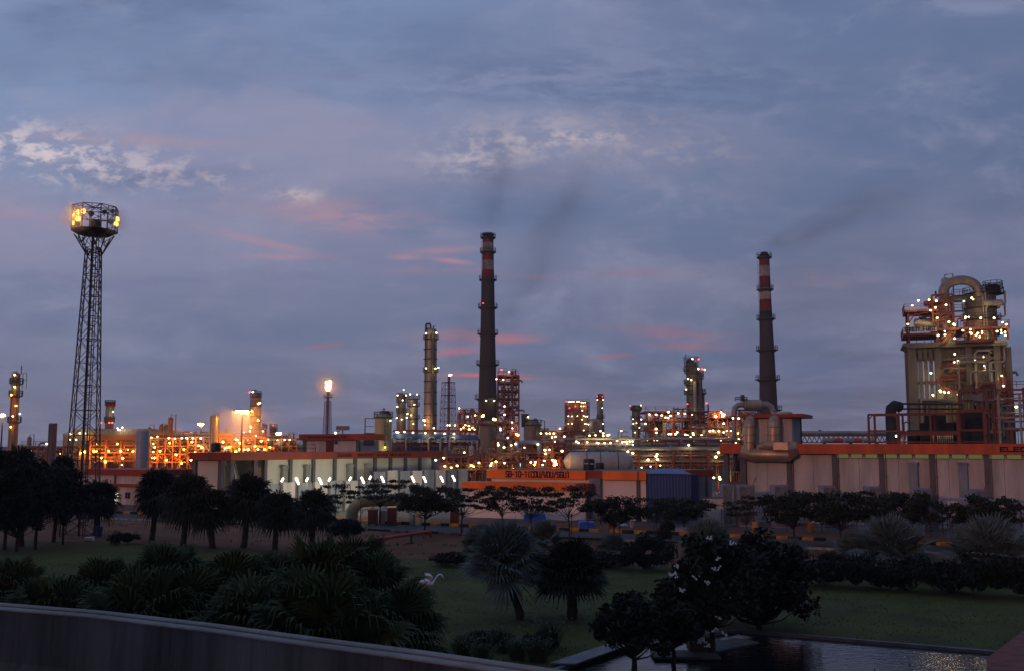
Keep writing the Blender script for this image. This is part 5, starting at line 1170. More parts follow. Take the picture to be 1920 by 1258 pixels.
def clutter(t, u0, u1, v0, v1, depth, seed, n=10, y0=.5, big=1.0, mats=None):
    """pipes, drums, exchangers, small vessels standing among the steelwork: each one a part"""
    rnd = random.Random(seed); mats = mats or [M_VES, M_VESG, M_VESD, M_COLA, M_RED, M_YEL, M_BLUEW]; wts = [5, 5, 6, 5, 3, 1, 1]
    if len(mats) != len(wts): wts = [1] * len(mats)
    for i in range(n):
        u = rnd.uniform(u0, u1); y = rnd.uniform(y0, depth); v = rnd.uniform(v0, v1); x = t.x(u, v, y); z = t.z(v, u, y); m_ = rnd.choices(mats, wts)[0]; kd = rnd.random(); S = big * rnd.uniform(.7, 1.4)
        if z < .5: z = .6
        if kd < .30:      # long horizontal pipe with drops
            x2 = t.x(min(u1, u + (u1 - u0) * rnd.uniform(.2, .6)), v, y); rr = .16 * S
            P_(t, 'pipe', lambda b: (b.tube([(x, y, max(.2, z - 3 * S)), (x, y, z - .3), (x + .3, y, z), (x2 - .3, y, z), (x2, y, z + .3), (x2, y, z + 2.2 * S)], rr, 7)), m_, True)
        elif kd < .55:    # vertical riser with an elbow
            h = rnd.uniform(2.5, 7) * S; rr = .2 * S
            P_(t, 'pipe', lambda b: (b.tube([(x, y, 0), (x, y, z + h * .3), (x + .4 * S, y, z + h * .3 + .5 * S), (x + 2.0 * S, y, z + h * .3 + .5 * S), (x + 2.2 * S, y, z + h * .3)], rr, 7)), m_, True)
        elif kd < .74:    # horizontal drum on saddles
            rr = .55 * S; L = rnd.uniform(2, 4) * S
            def g(b):
                b.tube([(x - L / 2 - rr * .4, y, z + rr), (x - L / 2, y, z + rr), (x + L / 2, y, z + rr), (x + L / 2 + rr * .4, y, z + rr)], [rr * .45, rr, rr, rr * .45], 12)
                for e in (-.3, .3): b.box(x + L * e - .15, x + L * e + .15, y - rr * .7, y + rr * .7, z - .3, z + rr * .5)
            P_(t, 'drum', g, m_, True)
        elif kd < .9:     # small vertical vessel
            rr = .5 * S; h = rnd.uniform(2, 4.5) * S
            P_(t, 'vessel', lambda b: (b.lathe([(rr * .6, z - .5), (rr, z - .2), (rr, z + h), (rr * .7, z + h + rr * .4), (rr * .15, z + h + rr * .55)], (x, y), 12), b.tube([(x, y, z + h), (x, y, z + h + rr * 1.3), (x + rr * 2, y, z + h + rr * 1.5), (x + rr * 2, y, z - .5)], .1 * S, 6)), m_, True)
        else:             # boxy fan cooler
            w_ = 1.2 * S; P_(t, 'cooler', lambda b: (b.box(x - w_, x + w_, y, y + 1.5 * S, z, z + .7 * S), b.lathe([(.5 * S, z + .7 * S), (.6 * S, z + 1.0 * S)], (x, y + .7 * S), 10), [b.bar((x + e * w_, y, 0), (x + e * w_, y, z), .12) for e in (-.9, .9)]), m_)
def pipe_rack(t, u0, u1, vtop, levels, depth, nbay, D2=None, mm=M_RED, npipe=4, seed=1, dv=9, vm=None):
    um = (u0 + u1) / 2; x0, x1 = t.x(u0, vtop), t.x(u1, vtop); rnd = random.Random(seed); Z = [t.z(vtop + dv * j, um) for j in range(levels)]; n = nbay
    P_(t, 'frame', lambda b: ([[b.bar((x0 + (x1 - x0) * i / n, y, 0), (x0 + (x1 - x0) * i / n, y, Z[0]), .35) for y in (0, depth)] for i in range(n + 1)], [[b.bar((x0 + (x1 - x0) * i / n, 0, z), (x0 + (x1 - x0) * i / n, depth, z), .28) for i in range(n + 1)] for z in Z], [[b.bar((x0, y, z - .25), (x1, y, z - .25), .25) for y in (0, depth)] for z in Z]), mm)
    for z in Z:
        for j in range(npipe):
            y = .3 + (depth - .6) * j / max(1, npipe - 1); rr = rnd.choice((.14, .2, .28, .36)); a = x0 + rnd.uniform(0, .1) * (x1 - x0); c = x1 - rnd.uniform(0, .12) * (x1 - x0)
            P_(t, 'pipe', lambda b: b.tube([(a, y, z + rr + .15), ((a + c) / 2, y, z + rr + .15), (c, y, z + rr + .15)], rr, 7), rnd.choice((M_VES, M_VESG, M_VESD, M_VESG, M_COLA)), True)
    return x0, x1, Z

# ---------------------------------------------------------------- chimneys
def chimney(u, D, label, prof, bands, plats, cap, lampsw, lampsr, plmul=1.42, hood=False):
    t = Thing.at('chimney', label, 'chimney', u[1], D, 'tall red and white banded chimneys'); k = D / F
    def ux(v): return u[0] + (u[1] - u[0]) * (v - prof[0][0]) / (835 - prof[0][0])
    def rad(v):
        for (a, ra), (c, rc) in zip(prof, prof[1:]):
            if a <= v <= c: return (ra + (rc - ra) * (v - a) / (c - a)) * k
        return prof[-1][1] * k
    Z = lambda v: t.z(v, u[1]); zb_ = prof[-1][0]
    for i, (v0, v1, m_) in enumerate(bands):
        n = max(1, int((v1 - v0) / 25)); pr = []
        for j in range(n + 1): v = v1 + (v0 - v1) * j / n; pr.append((rad(v), Z(v) if v < 860 else 0))
        P_(t, 'band' if m_ in (M_CRED, M_CWHT, M_SOOT) else 'shaft', lambda b: b.lathe(pr, (0, 0), 28), m_, True)
    for v in plats:
        z = Z(v); r = rad(v) * plmul; r0 = rad(v)
        P_(t, 'platform', lambda b: (b.lathe([(r0 * .98, z - .9), (r * .9, z - .25), (r, z - .2), (r, z + .05), (r0, z + .05)], (0, 0), 20, cap=False), b.ringrail((0, 0), r * .97, z, 1.3, .10, 14)), M_PLAT)
    P_(t, 'ladder', lambda b: b.ladder(-rad(600) * .75 if not hood else -rad(560) * 1.02, -rad(560) * .95 if not hood else -.4, Z(760), Z(prof[0][0] + 12), .7, True), M_PLAT)
    P_(t, 'rim', lambda b: b.lathe([(rad(cap) * 1.02, Z(cap + 1)), (rad(cap) * 1.12, Z(cap)), (rad(cap) * 1.12, Z(cap - 3)), (rad(cap) * .8, Z(cap - 3))], (0, 0), 24, cap=False) if not hood else b.lathe([(rad(cap) * 1.15, Z(cap + 6)), (rad(cap) * 1.1, Z(cap + 4)), (rad(cap) * .62, Z(cap - 4)), (rad(cap) * .5, Z(cap - 5))], (0, 0), 20), M_SOOT)
    t.lamps(lampsw, -4, .42, 'warm'); t.lamps(lampsr, -3, .30, 'red'); return t
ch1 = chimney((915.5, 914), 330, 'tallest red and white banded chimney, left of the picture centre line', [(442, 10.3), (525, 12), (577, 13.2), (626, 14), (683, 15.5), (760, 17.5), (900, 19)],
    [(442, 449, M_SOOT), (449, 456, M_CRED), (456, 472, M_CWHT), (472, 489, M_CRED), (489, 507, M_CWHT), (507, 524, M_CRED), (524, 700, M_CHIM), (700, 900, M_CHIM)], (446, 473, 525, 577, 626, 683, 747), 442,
    [(911.5, 751), (926.5, 751)], [(906, 569)])
ch2 = chimney((1433, 1443), 320, 'second banded chimney with a hooded top, above the rooftop block', [(478, 9.5), (540, 10.5), (598, 11.8), (655, 13.5), (710, 15.2), (780, 17), (900, 18)],
    [(478, 483, M_SOOT), (483, 499, M_CRED), (499, 519, M_CWHT), (519, 541, M_CRED), (541, 562, M_CWHT), (562, 584, M_CRED), (584, 592, M_SOOT), (592, 720, M_CHIM), (720, 900, M_CHIM)], (483, 543, 598, 656, 711, 768), 478, [], [], 1.5, True)

# ---------------------------------------------------------------- columns and towers
t = Thing.at('distillation_column', 'tall pale distillation column with a side pipe, left of the tallest chimney', 'column', 806, 330)
vessel(t, 807, 621, 860, 11, (636, 697), M_COLA, 0, hw2=13, prw=1.35, pipe=False)
k = 330 / F
P_(t, 'side_pipe', lambda b: b.tube([(t.x(797), -1, t.z(718)), (t.x(797), -1, t.z(611)), (t.x(797.5), -1, t.z(608)), (t.x(805), -1, t.z(608)), (t.x(805.5), -1, t.z(611)), (t.x(805.5), -1, t.z(621))], .34, 8), M_DARK, True)
P_(t, 'side_frame', lambda b: (b.bar((t.x(799.5), -1, t.z(718)), (t.x(799.5), -1, t.z(615)), .2), [b.bar((t.x(797), -1, t.z(v)), (t.x(801.5), -1, t.z(v)), .18) for v in range(622, 720, 6)], b.bar((t.x(801), -1, t.z(608)), (t.x(801), -1, t.z(620)), .2)), M_DARK)
P_(t, 'seam_pipe', lambda b: b.tube([(t.x(811), -2.1, t.z(860)), (t.x(811), -2.1, t.z(640)), (t.x(809), -1.6, t.z(626))], .42, 8), M_COLD, True)
P_(t, 'top_rail', lambda b: (b.bar((t.x(811), 0, t.z(621)), (t.x(811), 0, t.z(612)), .3), b.bar((t.x(808), 0, t.z(612)), (t.x(815), 0, t.z(612)), .2)), M_DARK)
for v in (655, 673, 715, 735, 757, 778, 794): P_(t, 'clamp_band', lambda b: b.lathe([(12.8 * k, t.z(v) - .15), (13.2 * k, t.z(v)), (12.8 * k, t.z(v) + .15)], (t.x(807, v), 0), 18, cap=False), M_DARK)
t.lamps([(798.8, 625.3), (818.4, 624.3), (798.8, 690), (822, 689), (793.7, 787.4), (813.5, 802)], -3, .42, 'warm')
t.lamps([(797, 796), (816.5, 690.5)], -3.2, .30, 'yellow'); t.lamps([(796, 788, -5)], -5, .4, 'sodium')

for u, vt, hw_, pl, lp, lb in ((753, 742, 7, (744, 753, 772), [(756.8, 730.4), (745.4, 740.8), (761.4, 740.8), (745, 762), (744, 783), (764, 775.4)], 'slimmer of the two short lit columns left of the tall pale one'),
                         (775, 750, 8, (747, 761, 784), [(769, 738.8), (782, 739), (770.8, 778), (762.7, 782.5)], 'stouter short lit column with a tapered foot, left of the tall pale one')):
    t = Thing.at('short_column', lb, 'column', u, 350, 'pair of short lit columns'); vessel(t, u, vt, 860, hw_, pl, M_COLD if u < 760 else M_COLA, 0, hw2=hw_ * 1.25, prw=1.5)
    t.lamps(lp, -3, .40, 'warm'); t.lamps([(u, vt + 44), (u + 2, vt + 8)], -3.4, .28, 'yellow')
t = Thing.at('storage_silo', 'broad pale green silo with a railed top behind the rooftop room', 'silo', 718, 235); vessel(t, 718, 783, 900, 16, (782,), mat('silo_paint', (.33, .34, .23), .6, .1, .25, .3, 0, (1, 1, .2)), 0, pipe=False, prw=1.14)
P_(t, 'top_pipework', lambda b: (b.tube([(t.x(712), 0, t.z(783)), (t.x(712), 0, t.z(773)), (t.x(714), 0, t.z(771)), (t.x(728), 0, t.z(771)), (t.x(729), 0, t.z(783))], .22, 6), b.bar((t.x(719), 0, t.z(783)), (t.x(719), 0, t.z(764)), .2), b.bar((t.x(716), 0, t.z(767)), (t.x(722), 0, t.z(767)), .15), b.lathe([(1.2, t.z(781)), (1.2, t.z(774)), (.3, t.z(772))], (.6, 0), 10)), M_DARK)
P_(t, 'gantry', lambda b: (b.bar((t.x(684), 0, 0), (t.x(684), 0, t.z(784)), .22), b.bar((t.x(684), 0, t.z(784)), (t.x(703), 0, t.z(784)), .16), b.bar((t.x(684), 0, t.z(799)), (t.x(703), 0, t.z(799)), .12)), M_DARK)
t.lamps([(732, 788)], -2.2, .28, 'yellow'); t.lamps([(705, 826), (722, 838)], -2.6, .2, 'yellow')
t = Thing.at('storage_silo', 'dull squat silo with crowded railings right of the red lattice structure', 'silo', 998, 260); vessel(t, 998, 797, 900, 16, (796,), M_VESD, 0, pipe=False, prw=1.18)
P_(t, 'top_pipework', lambda b: (b.box(t.x(984) - .9, t.x(984) + .9, -1, 1, t.z(800), t.z(777)), b.box(t.x(984) - 1.1, t.x(984) + 1.1, -1.1, 1.1, t.z(777) + .01, t.z(775.5)), b.tube([(t.x(992), -.6, t.z(797)), (t.x(992), -.6, t.z(789)), (t.x(1008), -.6, t.z(787)), (t.x(1010), -.6, t.z(797))], .25, 6), b.bar((t.x(1003), 0, t.z(797)), (t.x(1003), 0, t.z(783)), .2), b.bar((t.x(1000), 0, t.z(786)), (t.x(1007), 0, t.z(785)), .2)), M_DARK)
P_(t, 'gantry', lambda b: (b.bar((t.x(1021), 0, 0), (t.x(1021), 0, t.z(788)), .2), b.bar((t.x(1012), 0, t.z(788)), (t.x(1021), 0, t.z(788)), .14)), M_DARK)
t.lamps([(990, 781.5), (1014.3, 812)], -2.5, .36, 'warm')
t = Thing.at('vent_column', 'short column with a wide dark head right of the slim stack', 'column', 1193, 420); vessel(t, 1193, 764, 870, 7.5, (768, 785, 803), M_COLD, 0, hw2=8, head=False, pipe=False, prw=1.45)
P_(t, 'head', lambda b: b.lathe([(7.6 * t.L.y / F, t.z(772)), (11 * t.L.y / F, t.z(766)), (11 * t.L.y / F, t.z(764)), (8.6 * t.L.y / F, t.z(764)), (8.6 * t.L.y / F, t.z(759.5))], (t.x(1193, 765), 0), 14), M_DARK)
t.lamps(pc(1030, 640, 3.93, [(675, 470), (617, 571), (677, 573), (619, 605), (642, 600), (663, 634), (631, 669)]), -4, .40, 'warm'); t.lamps(pc(1030, 640, 3.93, [(595, 472)]), -2, .3, 'red')
t = Thing.at('heater_stack', 'slim grey stack with a dark red tip right of the square heater', 'stack', 1126, 430); vessel(t, 1126, 744, 870, 5, (748, 783), M_COLD, 0, hw2=6, head=False, prw=1.55)
P_(t, 'tip', lambda b: b.lathe([(5.2 * t.L.y / F, t.z(744)), (5.4 * t.L.y / F, t.z(738.5)), (4 * t.L.y / F, t.z(738))], (t.x(1126, 741), 0), 14), M_CRED)
t.lamps(pc(1030, 640, 3.93, [(354, 429), (396, 429), (390, 489), (396, 605)]), -3, .38, 'warm'); t.lamps(pc(1030, 640, 3.93, [(352, 404), (392, 404)]), -3, .3, 'red')
P_(t, 'drum', lambda b: b.lathe([(3.5, 0), (3.5, t.z(790)), (2.4, t.z(785)), (1, t.z(784))], (t.x(1119), 1), 14), M_VESD, True)
# square fired heater
t = Thing.at('fired_heater', 'square fired heater with rows of lamps and a rounded top rail', 'heater', 1083, 430); kk = 430 / F
P_(t, 'casing', lambda b: b.box(t.x(1065), t.x(1101), 1.0, 9, 0, t.z(757)), mat('heater_casing', (.22, .13, .11), .8, 0, .3, .2)); frame(t, 1062, 1105, [754, 768, 781, 795, 808], 10, 3, M_RED, .42, True, False, True)
P_(t, 'top_rail', lambda b: [b.tube([(t.x(1062) + .4, y, t.z(757)), (t.x(1062) + .8, y, t.z(753.5)), (t.x(1066), y, t.z(752.5)), (t.x(1101), y, t.z(752.5)), (t.x(1105) - .8, y, t.z(753.5)), (t.x(1105) - .4, y, t.z(757))], .22, 6) for y in (0, 10)], M_DARK)
t.lamps(pc(1030, 640, 3.93, [(142, 445), (154, 444), (167, 443), (180, 443), (205, 443), (218, 443), (236, 448), (250, 450), (264, 449), (235, 476), (253, 476), (243, 508), (140, 549), (167, 549), (207, 548), (253, 547), (266, 551), (280, 551), (242, 574), (140, 605), (167, 604), (262, 605), (276, 607), (289, 610), (253, 653)]), -.6, .36, 'warm')
t.lamps(pc(1030, 640, 3.93, [(127, 443), (192, 477), (267, 476), (148, 489)]), -.6, .36, 'red')
# tall twin columns right of centre
t = Thing.at('column_group', 'tall dark column with slimmer parallel columns and many small side platforms', 'column', 1305, 310)
vessel(t, 1298, 683, 860, 10, (686, 699, 721, 738), M_COLD, 0, hw2=11, prw=1.35, pipe=False); vessel(t, 1311, 700, 860, 7, (703, 709), mat('column_mauve', (.16, .14, .13), .6, .3, .3, .3), 1.0, 'shell', hw2=9, prw=1.5, pipe=False, lad=False)
vessel(t, 1304, 715, 860, 3.2, (), M_VESG, -2.2, pipe=False, lad=False); vessel(t, 1318, 737, 860, 4, (737,), M_COLD, 1.5, pipe=False, lad=False)
P_(t, 'crown_rail', lambda b: (b.lathe([(1.2, t.z(683)), (1.2, t.z(675)), (.4, t.z(672))], (t.x(1297), 0), 10), b.ringrail((t.x(1299), 0), 2.3, t.z(677), 1.3, .1, 10), b.bar((t.x(1289), 0, t.z(683)), (t.x(1289), 0, t.z(665)), .14), b.box(t.x(1287.5), t.x(1290.5), -.1, .1, t.z(666), t.z(664.5))), M_DARK)
for v in (695, 718, 738): P_(t, 'side_platform', lambda b: (b.box(t.x(1286), t.x(1291), -1.5, 1.5, t.z(v) - .2, t.z(v)), b.rail([(t.x(1286), -1.5), (t.x(1291), -1.5)], t.z(v), 1.2, 1, .1), b.rail([(t.x(1286), -1.5), (t.x(1286), 1.5)], t.z(v), 1.2, 1, .1)), M_PLAT)
P_(t, 'outrigger', lambda b: (b.box(t.x(1318), t.x(1327), -1, 1, t.z(737.5), t.z(736.5)), b.bar((t.x(1318), 0, t.z(745)), (t.x(1326), 0, t.z(737)), .2)), M_PLAT)
t.lamps(pc(1030, 640, 3.93, [(1054, 128), (1098, 202), (1146, 207), (1022, 275), (1008, 352), (1050, 537), (1097, 540)]), -3.4, .42, 'warm'); t.lamps(pc(1030, 640, 3.93, [(1100, 130), (1127, 203), (1018, 460), (1158, 453)]), -3.4, .34, 'red')
t.lamps([(1296, 712), (1297, 772)], -3.6, .3, 'yellow')
# far left column
t = Thing.at('left_column', 'lit column with three railed platforms near the left edge', 'column', 25, 240); vessel(t, 27, 702, 870, 6.2, (719, 742, 791), mat('column_rust', (.24, .17, .10), .6, .2, .35, .3, 0, (1, 1, .3)), 0, hw2=8.2, prw=1.95)
P_(t, 'mast', lambda b: (b.bar((t.x(32.5), 0, t.z(702)), (t.x(32.5), 0, t.z(685)), .16), b.box(t.x(36), t.x(42), -.3, .3, t.z(728), t.z(696)) if False else b.rail([(t.x(36), 0), (t.x(43), 0)], t.z(728), 3.8, 1, .1)), M_DARK)
t.lamps([(27.5, 702.4), (27.5, 725)], -1.6, .34, 'yellow'); t.lamps([(37.2, 775.4)], -1.6, .34, 'cool'); t.lamps([(21, 740), (30, 760), (24, 780), (20, 800)], -2.0, .22, 'sodium')  # sodium lamps here are added to turn the column more orange
t = Thing.at('grey_stack', 'stubby plain grey cylinder standing left of the lattice mast', 'tank', 98, 220); P_(t, 'shell', lambda b: b.lathe([(7.2 * 220 / F, 0), (7.2 * 220 / F, t.z(795)), (6.6 * 220 / F, t.z(793.5)), (1, t.z(793))], (0, 0), 20), mat('stack_plain', (.25, .19, .16), .7, .1, .2, .3), True); P_(t, 'rib', lambda b: [b.bar((7.25 * 220 / F * math.cos(a), 7.25 * 220 / F * math.sin(a), 0), (7.25 * 220 / F * math.cos(a), 7.25 * 220 / F * math.sin(a), t.z(795)), .12) for a in [R(200 + 20 * i) for i in range(8)]], M_PLAT)
t = Thing.at('shed_stack', 'short grey stack with red rim rising behind the orange lit shed', 'stack', 204, 270); vessel(t, 204, 760, 870, 7.6, (759, 790), mat('stack_grey', (.20, .19, .19), .7, .1, .2, .3), 0, head=False, pipe=False, prw=1.25)
P_(t, 'rim', lambda b: b.lathe([(8 * 270 / F, t.z(762)), (8.6 * 270 / F, t.z(757)), (8.6 * 270 / F, t.z(752.5)), (7 * 270 / F, t.z(752.5))], (0, 0), 16), M_CRED); t.lamps([(212, 771.5)], -1.5, .38, 'warm'); t.lamps([(190, 792), (204.8, 792), (210.5, 792)], -2, .34, 'red')
P_(t, 'plinth', lambda b: b.box(-1.8, 1.8, -1.8, 1.8, 0, t.z(803)), M_RED)
t = Thing.at('upright_tank', 'tall plain blue grey upright tank before the orange lit shed', 'tank', 267, 165); P_(t, 'shell', lambda b: b.lathe([(11.3 * 165 / F, 0), (11.4 * 165 / F, t.z(809)), (10.8 * 165 / F, t.z(807.6)), (3 * 165 / F, t.z(807))], (0, 0), 28), mat('upright_tank_paint', (.27, .29, .34), .5, .1, .15, .25, 0, (1, 1, .2)), True)
P_(t, 'seam', lambda b: [b.lathe([(11.35 * 165 / F, z), (11.6 * 165 / F, z + .06), (11.35 * 165 / F, z + .12)], (0, 0), 28, cap=False) for z in (3.0, 6.0, 8.4)], M_VESG)
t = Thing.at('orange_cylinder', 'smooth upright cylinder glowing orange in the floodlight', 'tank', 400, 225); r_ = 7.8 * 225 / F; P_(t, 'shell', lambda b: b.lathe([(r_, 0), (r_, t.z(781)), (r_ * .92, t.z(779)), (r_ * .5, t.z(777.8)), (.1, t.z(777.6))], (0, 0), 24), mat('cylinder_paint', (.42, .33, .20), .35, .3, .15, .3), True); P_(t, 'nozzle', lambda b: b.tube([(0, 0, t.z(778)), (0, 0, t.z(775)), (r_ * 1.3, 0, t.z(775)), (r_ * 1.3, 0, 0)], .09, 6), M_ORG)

# ---------------------------------------------------------------- left plant, orange lit
t = Thing.at('compressor_shed', 'wide shed with grey curved roof and deep orange lit open side', 'shed', 225, 250); zr = t.z(805, 225)
xl, xr = t.x(120), t.x(330); xm = t.x(168)
P_(t, 'roof', lambda b: b.prism([(xl, t.z(816)), (xl, t.z(813)), (xm - 3, t.z(804)), (xm, t.z(803)), (t.x(290), t.z(803.5)), (xr - 3, t.z(808)), (xr, t.z(812)), (xr, t.z(814))], -1, 20), sheet('shed_roof', (.30, .29, .28), .5, .5, .2, .06))
P_(t, 'fascia', lambda b: b.box(xm, t.x(310), -1.3, -1.003, t.z(825), t.z(814)), mat('shed_fascia', (.42, .17, .05), .6, 0, .15, .3))
P_(t, 'gable', lambda b: b.box(xl, xm - .4, -.8, -.5, 0, t.z(816)), M_VESD)
P_(t, 'back_wall', lambda b: b.box(xl, xr, 12, 12.3, 0, t.z(816)), mat('shed_inside', (.20, .12, .06), .8, 0, .4, .2)); P_(t, 'column', lambda b: [b.bar((t.x(u), -.4, 0), (t.x(u), -.4, t.z(815)), .45) for u in (171, 200, 228, 256, 284, 308)], M_ORG)
for j, v in enumerate((829, 834, 841, 848, 856, 863)):
    P_(t, 'louvre_rail', lambda b: (b.box(xm, t.x(310), .2, .5, t.z(v) - .22, t.z(v) + .18)), M_ORG if j % 2 else mat('louvre', (.38, .24, .11), .6, .1, .3, 1))
clutter(t, 172, 305, 828, 872, 9, 3, 26, 1.2, 1.0, [M_ORG, M_VES, M_COLA])
t.lamps([(xx, vv) for xx, vv in pc(0, 660, 3.494, [(459, 535), (523, 529), (559, 531), (457, 572), (499, 572)])], -1.6, .34, 'warm')
t.lamps(pc(0, 660, 3.494, [(527, 662), (552, 652), (615, 648), (628, 648), (712, 648), (790, 648), (870, 648), (690, 716)]), -1.5, .34, 'sodium'); t.lamps(pc(0, 660, 3.494, [(798, 737), (625, 718)]), -1.8, .32, 'cool'); t.lamps([(180, 832, 4), (200, 842, 6), (220, 832, 5), (240, 842, 6), (258, 832, 5), (290, 838, 6), (300, 828, 4), (190, 858, 3), (230, 858, 3), (285, 858, 3)], 4, .32, 'sodium')  # last list: lamps added inside the shed to deepen its orange light
t.lamps(pc(0, 660, 3.494, [(770, 497), (802, 492), (785, 508), (775, 508)]), -2, .36, 'warm')
for u, v in ((304, 797), (310, 797), (317, 797)):
    m = Thing.at('vent_stack', {304: 'left of three short splayed vent stacks on the shed end', 310: 'middle of three short vent stacks on the shed end', 317: 'right of three short splayed vent stacks on the shed end'}[u], 'vent', u, 256, 'three vent stacks on the shed'); dxx = (u - 310) * .06
    P_(m, 'pipe', lambda b: b.tube([(0, 0, m.z(812)), (0, 0, m.z(803)), (dxx, 0, m.z(797)), (dxx * 1.2, 0, m.z(796))], [.38, .38, .5, .55], 10), M_VESD, True); P_(m, 'base', lambda b: b.box(-.5, .5, -.5, .5, 6, m.z(811)), M_PLAT)
def lit_unit(u0, u1, D, vl, lb, seed, n, lp, kind='warm', dep=9, nx=5, mm=M_ORG, cl=None, zig=False, added_sod=(), big=1.0, grp='open steel process structures'):
    t = Thing.at('process_structure', lb, 'process structure', (u0 + u1) / 2, D, grp); frame(t, u0, u1, vl, dep, nx, mm, .34, True, True, True, zig)
    clutter(t, u0 + 3, u1 - 3, vl[0] + 2, vl[-1] + 8, dep, seed, n, .6, big, cl); t.lamps(lp, -.7, .36 * D / 250, kind); t.lamps(added_sod, -.9, .3, 'sodium'); return t  # these sodium lamps are extras, added to make the structures more orange
lit_unit(282, 352, 236, [821, 836, 851, 866], 'orange lit pipe structure between the upright tank and the glowing cylinder', 21, 22, pc(0, 660, 3.494, [(992, 558), (1031, 552), (1106, 562), (1146, 565), (1004, 599), (1004, 652)]), 'warm', 10, 5, M_ORG, [M_ORG, M_VES, M_COLA], added_sod=[(300, 845), (318, 830), (330, 852), (345, 842), (290, 858), (312, 862), (340, 868)])
lit_unit(352, 412, 232, [819, 834, 848, 860], 'orange lit pipe structure around the glowing cylinder', 22, 18, pc(0, 660, 3.494, [(1191, 562), (1220, 562)]) + pc(350, 680, 3.7, [(43, 521), (98, 523), (82, 574), (107, 586), (3, 521)]), 'warm', 10, 4, M_ORG, [M_ORG, M_VES, M_COLA], added_sod=[(365, 848), (378, 838), (358, 862), (388, 858), (406, 846), (360, 828)])
lit_unit(412, 500, 228, [820, 836, 850], 'bright orange beam structure at the foot of the stack column', 23, 22, pc(350, 680, 3.7, [(230, 586), (265, 592), (279, 586), (365, 598), (401, 600), (428, 597), (341, 530), (352, 533), (494, 598)]), 'warm', 12, 4, M_ORG, [M_ORG, M_VES, M_COLA], added_sod=[(430, 838), (465, 842), (478, 836), (490, 826), (450, 830), (442, 846), (496, 842), (418, 828)])
lit_unit(500, 556, 240, [823, 836, 850], 'small dull pipe structure left of the rooftop room', 24, 14, pc(350, 680, 3.7, [(553, 598), (564, 531), (627, 533), (680, 533), (715, 533)]), 'warm', 8, 4, M_ORG, added_sod=[(506, 838)])
t = Thing.at('stack_column', 'broad stack column with many ring platforms glowing orange', 'column', 478, 255); vessel(t, 479, 738, 870, 8.2, (743, 760, 779, 791), mat('column_lit', (.34, .24, .16), .6, .15, .4, .4), 0, hw2=9.8, head=False, prw=1.28)
P_(t, 'rim', lambda b: b.lathe([(8 * 255 / F, t.z(738)), (9 * 255 / F, t.z(737)), (9 * 255 / F, t.z(736)), (6.5 * 255 / F, t.z(736))], (t.x(479, 737), 0), 16), M_PLAT)
frame(t, 466, 490, [795, 806, 816], 5, 2, M_ORG, .4, True, True, True, name='support_frame')
t.lamps(pc(350, 680, 3.7, [(458, 202), (509, 278), (397, 480), (439, 474), (528, 474), (480, 505), (428, 535), (480, 564)]), -2.2, .36, 'cool'); t.lamps(pc(350, 680, 3.7, [(438, 203)]), -2, .3, 'red'); t.lamps([(470, 800), (484, 788), (472, 770), (485, 756)], -2.8, .3, 'sodium')  # last four sodium lamps are added for a stronger orange on the column
t = Thing.at('small_column', 'small rusty column right of the broad stack column', 'column', 512, 270); vessel(t, 512, 800, 870, 4, (804, 812), M_COLD, 0, prw=1.8); t.lamps([(512, 797)], -1, .22, 'red')
# sodium high masts
for u, v, D, n, lb in ((376, 795, 270, 2, 'distant mast with a twin orange lamp head left of the glowing cylinder'), (452.5, 772, 225, 5, 'high mast with a wide bright orange lamp head left of the stack column'), (521.5, 812.5, 300, 2, 'low distant mast with an orange twin lamp by the small rusty column'), (2, 778, 300, 2, 'mast with an orange lamp cut by the left edge of the frame')):
    t = Thing.at('high_mast', lb, 'lighting mast', u, D, 'sodium high masts in the left plant'); z = t.z(v); k = D / F
    P_(t, 'pole', lambda b: b.tube([(0, 0, 0), (0, 0, z - .3)], [.35, .16], 8), M_DARK); P_(t, 'head_ring', lambda b: b.lathe([(.3, z + .2), (n * .42, z + .25), (n * .42, z + .4), (.3, z + .5)], (0, 0), 10), M_DARK)
    for i in range(n): lamp(t.o, Vector(((i - (n - 1) / 2) * 4.6 * k, -.3, z)), .62 * D / 250, 'sodiumhigh')
# steam plume between the cylinder and the column is left to the haze

# ---------------------------------------------------------------- flares
M_LATF = mat('flare_lattice', (.20, .11, .09), .7, .1, .3, 1)
t = Thing.at('flare_stack', 'lattice flare tower with a large burning orange flame', 'flare', 613, 420); k = 420 / F
P_(t, 'lattice_tower', lambda b: lattice(b, [(t.z(v), (4.5 + 2.6 * (v - 745) / 110) * k, 0, 0) for v in range(872, 740, -11)], .17, n=4, rot=.6, brw=.09), M_LATF)
P_(t, 'stack', lambda b: b.tube([(0, 0, 0), (0, 0, t.z(742)), (0, 0, t.z(733))], [.5, .5, .62], 10), M_LATF); P_(t, 'platform', lambda b: (b.lathe([(1.0, t.z(746)), (1.9, t.z(744.5)), (1.9, t.z(744))], (0, 0), 8), b.ringrail((0, 0), 1.85, t.z(744), 1.2, .1, 8), b.bar((1.9, 0, t.z(745)), (2.4, 0, t.z(745)), .2)), M_LATF)
def flame(t, x, zb_, h, w, lean, seed, s):
    rnd = random.Random(seed); b = MB(); P = []; rr = []
    for i in range(9):
        f = i / 8; P.append((x + lean * f ** 1.5 + rnd.uniform(-.1, .1) * w, rnd.uniform(-.1, .1) * w, zb_ + h * f)); rr.append(w * (.28 + 1.0 * math.sin(math.pi * min(1, f * 1.06) ** .8)) * (.62 if f > .85 else 1) * rnd.uniform(.85, 1.12))
    b.tube(P, rr, 10); return t.part('flame', b, emit('flame_%d' % seed, (1.0, .36, .06), s), smooth=True)
f1 = flame(t, 0, t.z(733), (t.z(715) - t.z(733)), 1.0, .1, 1, 30)
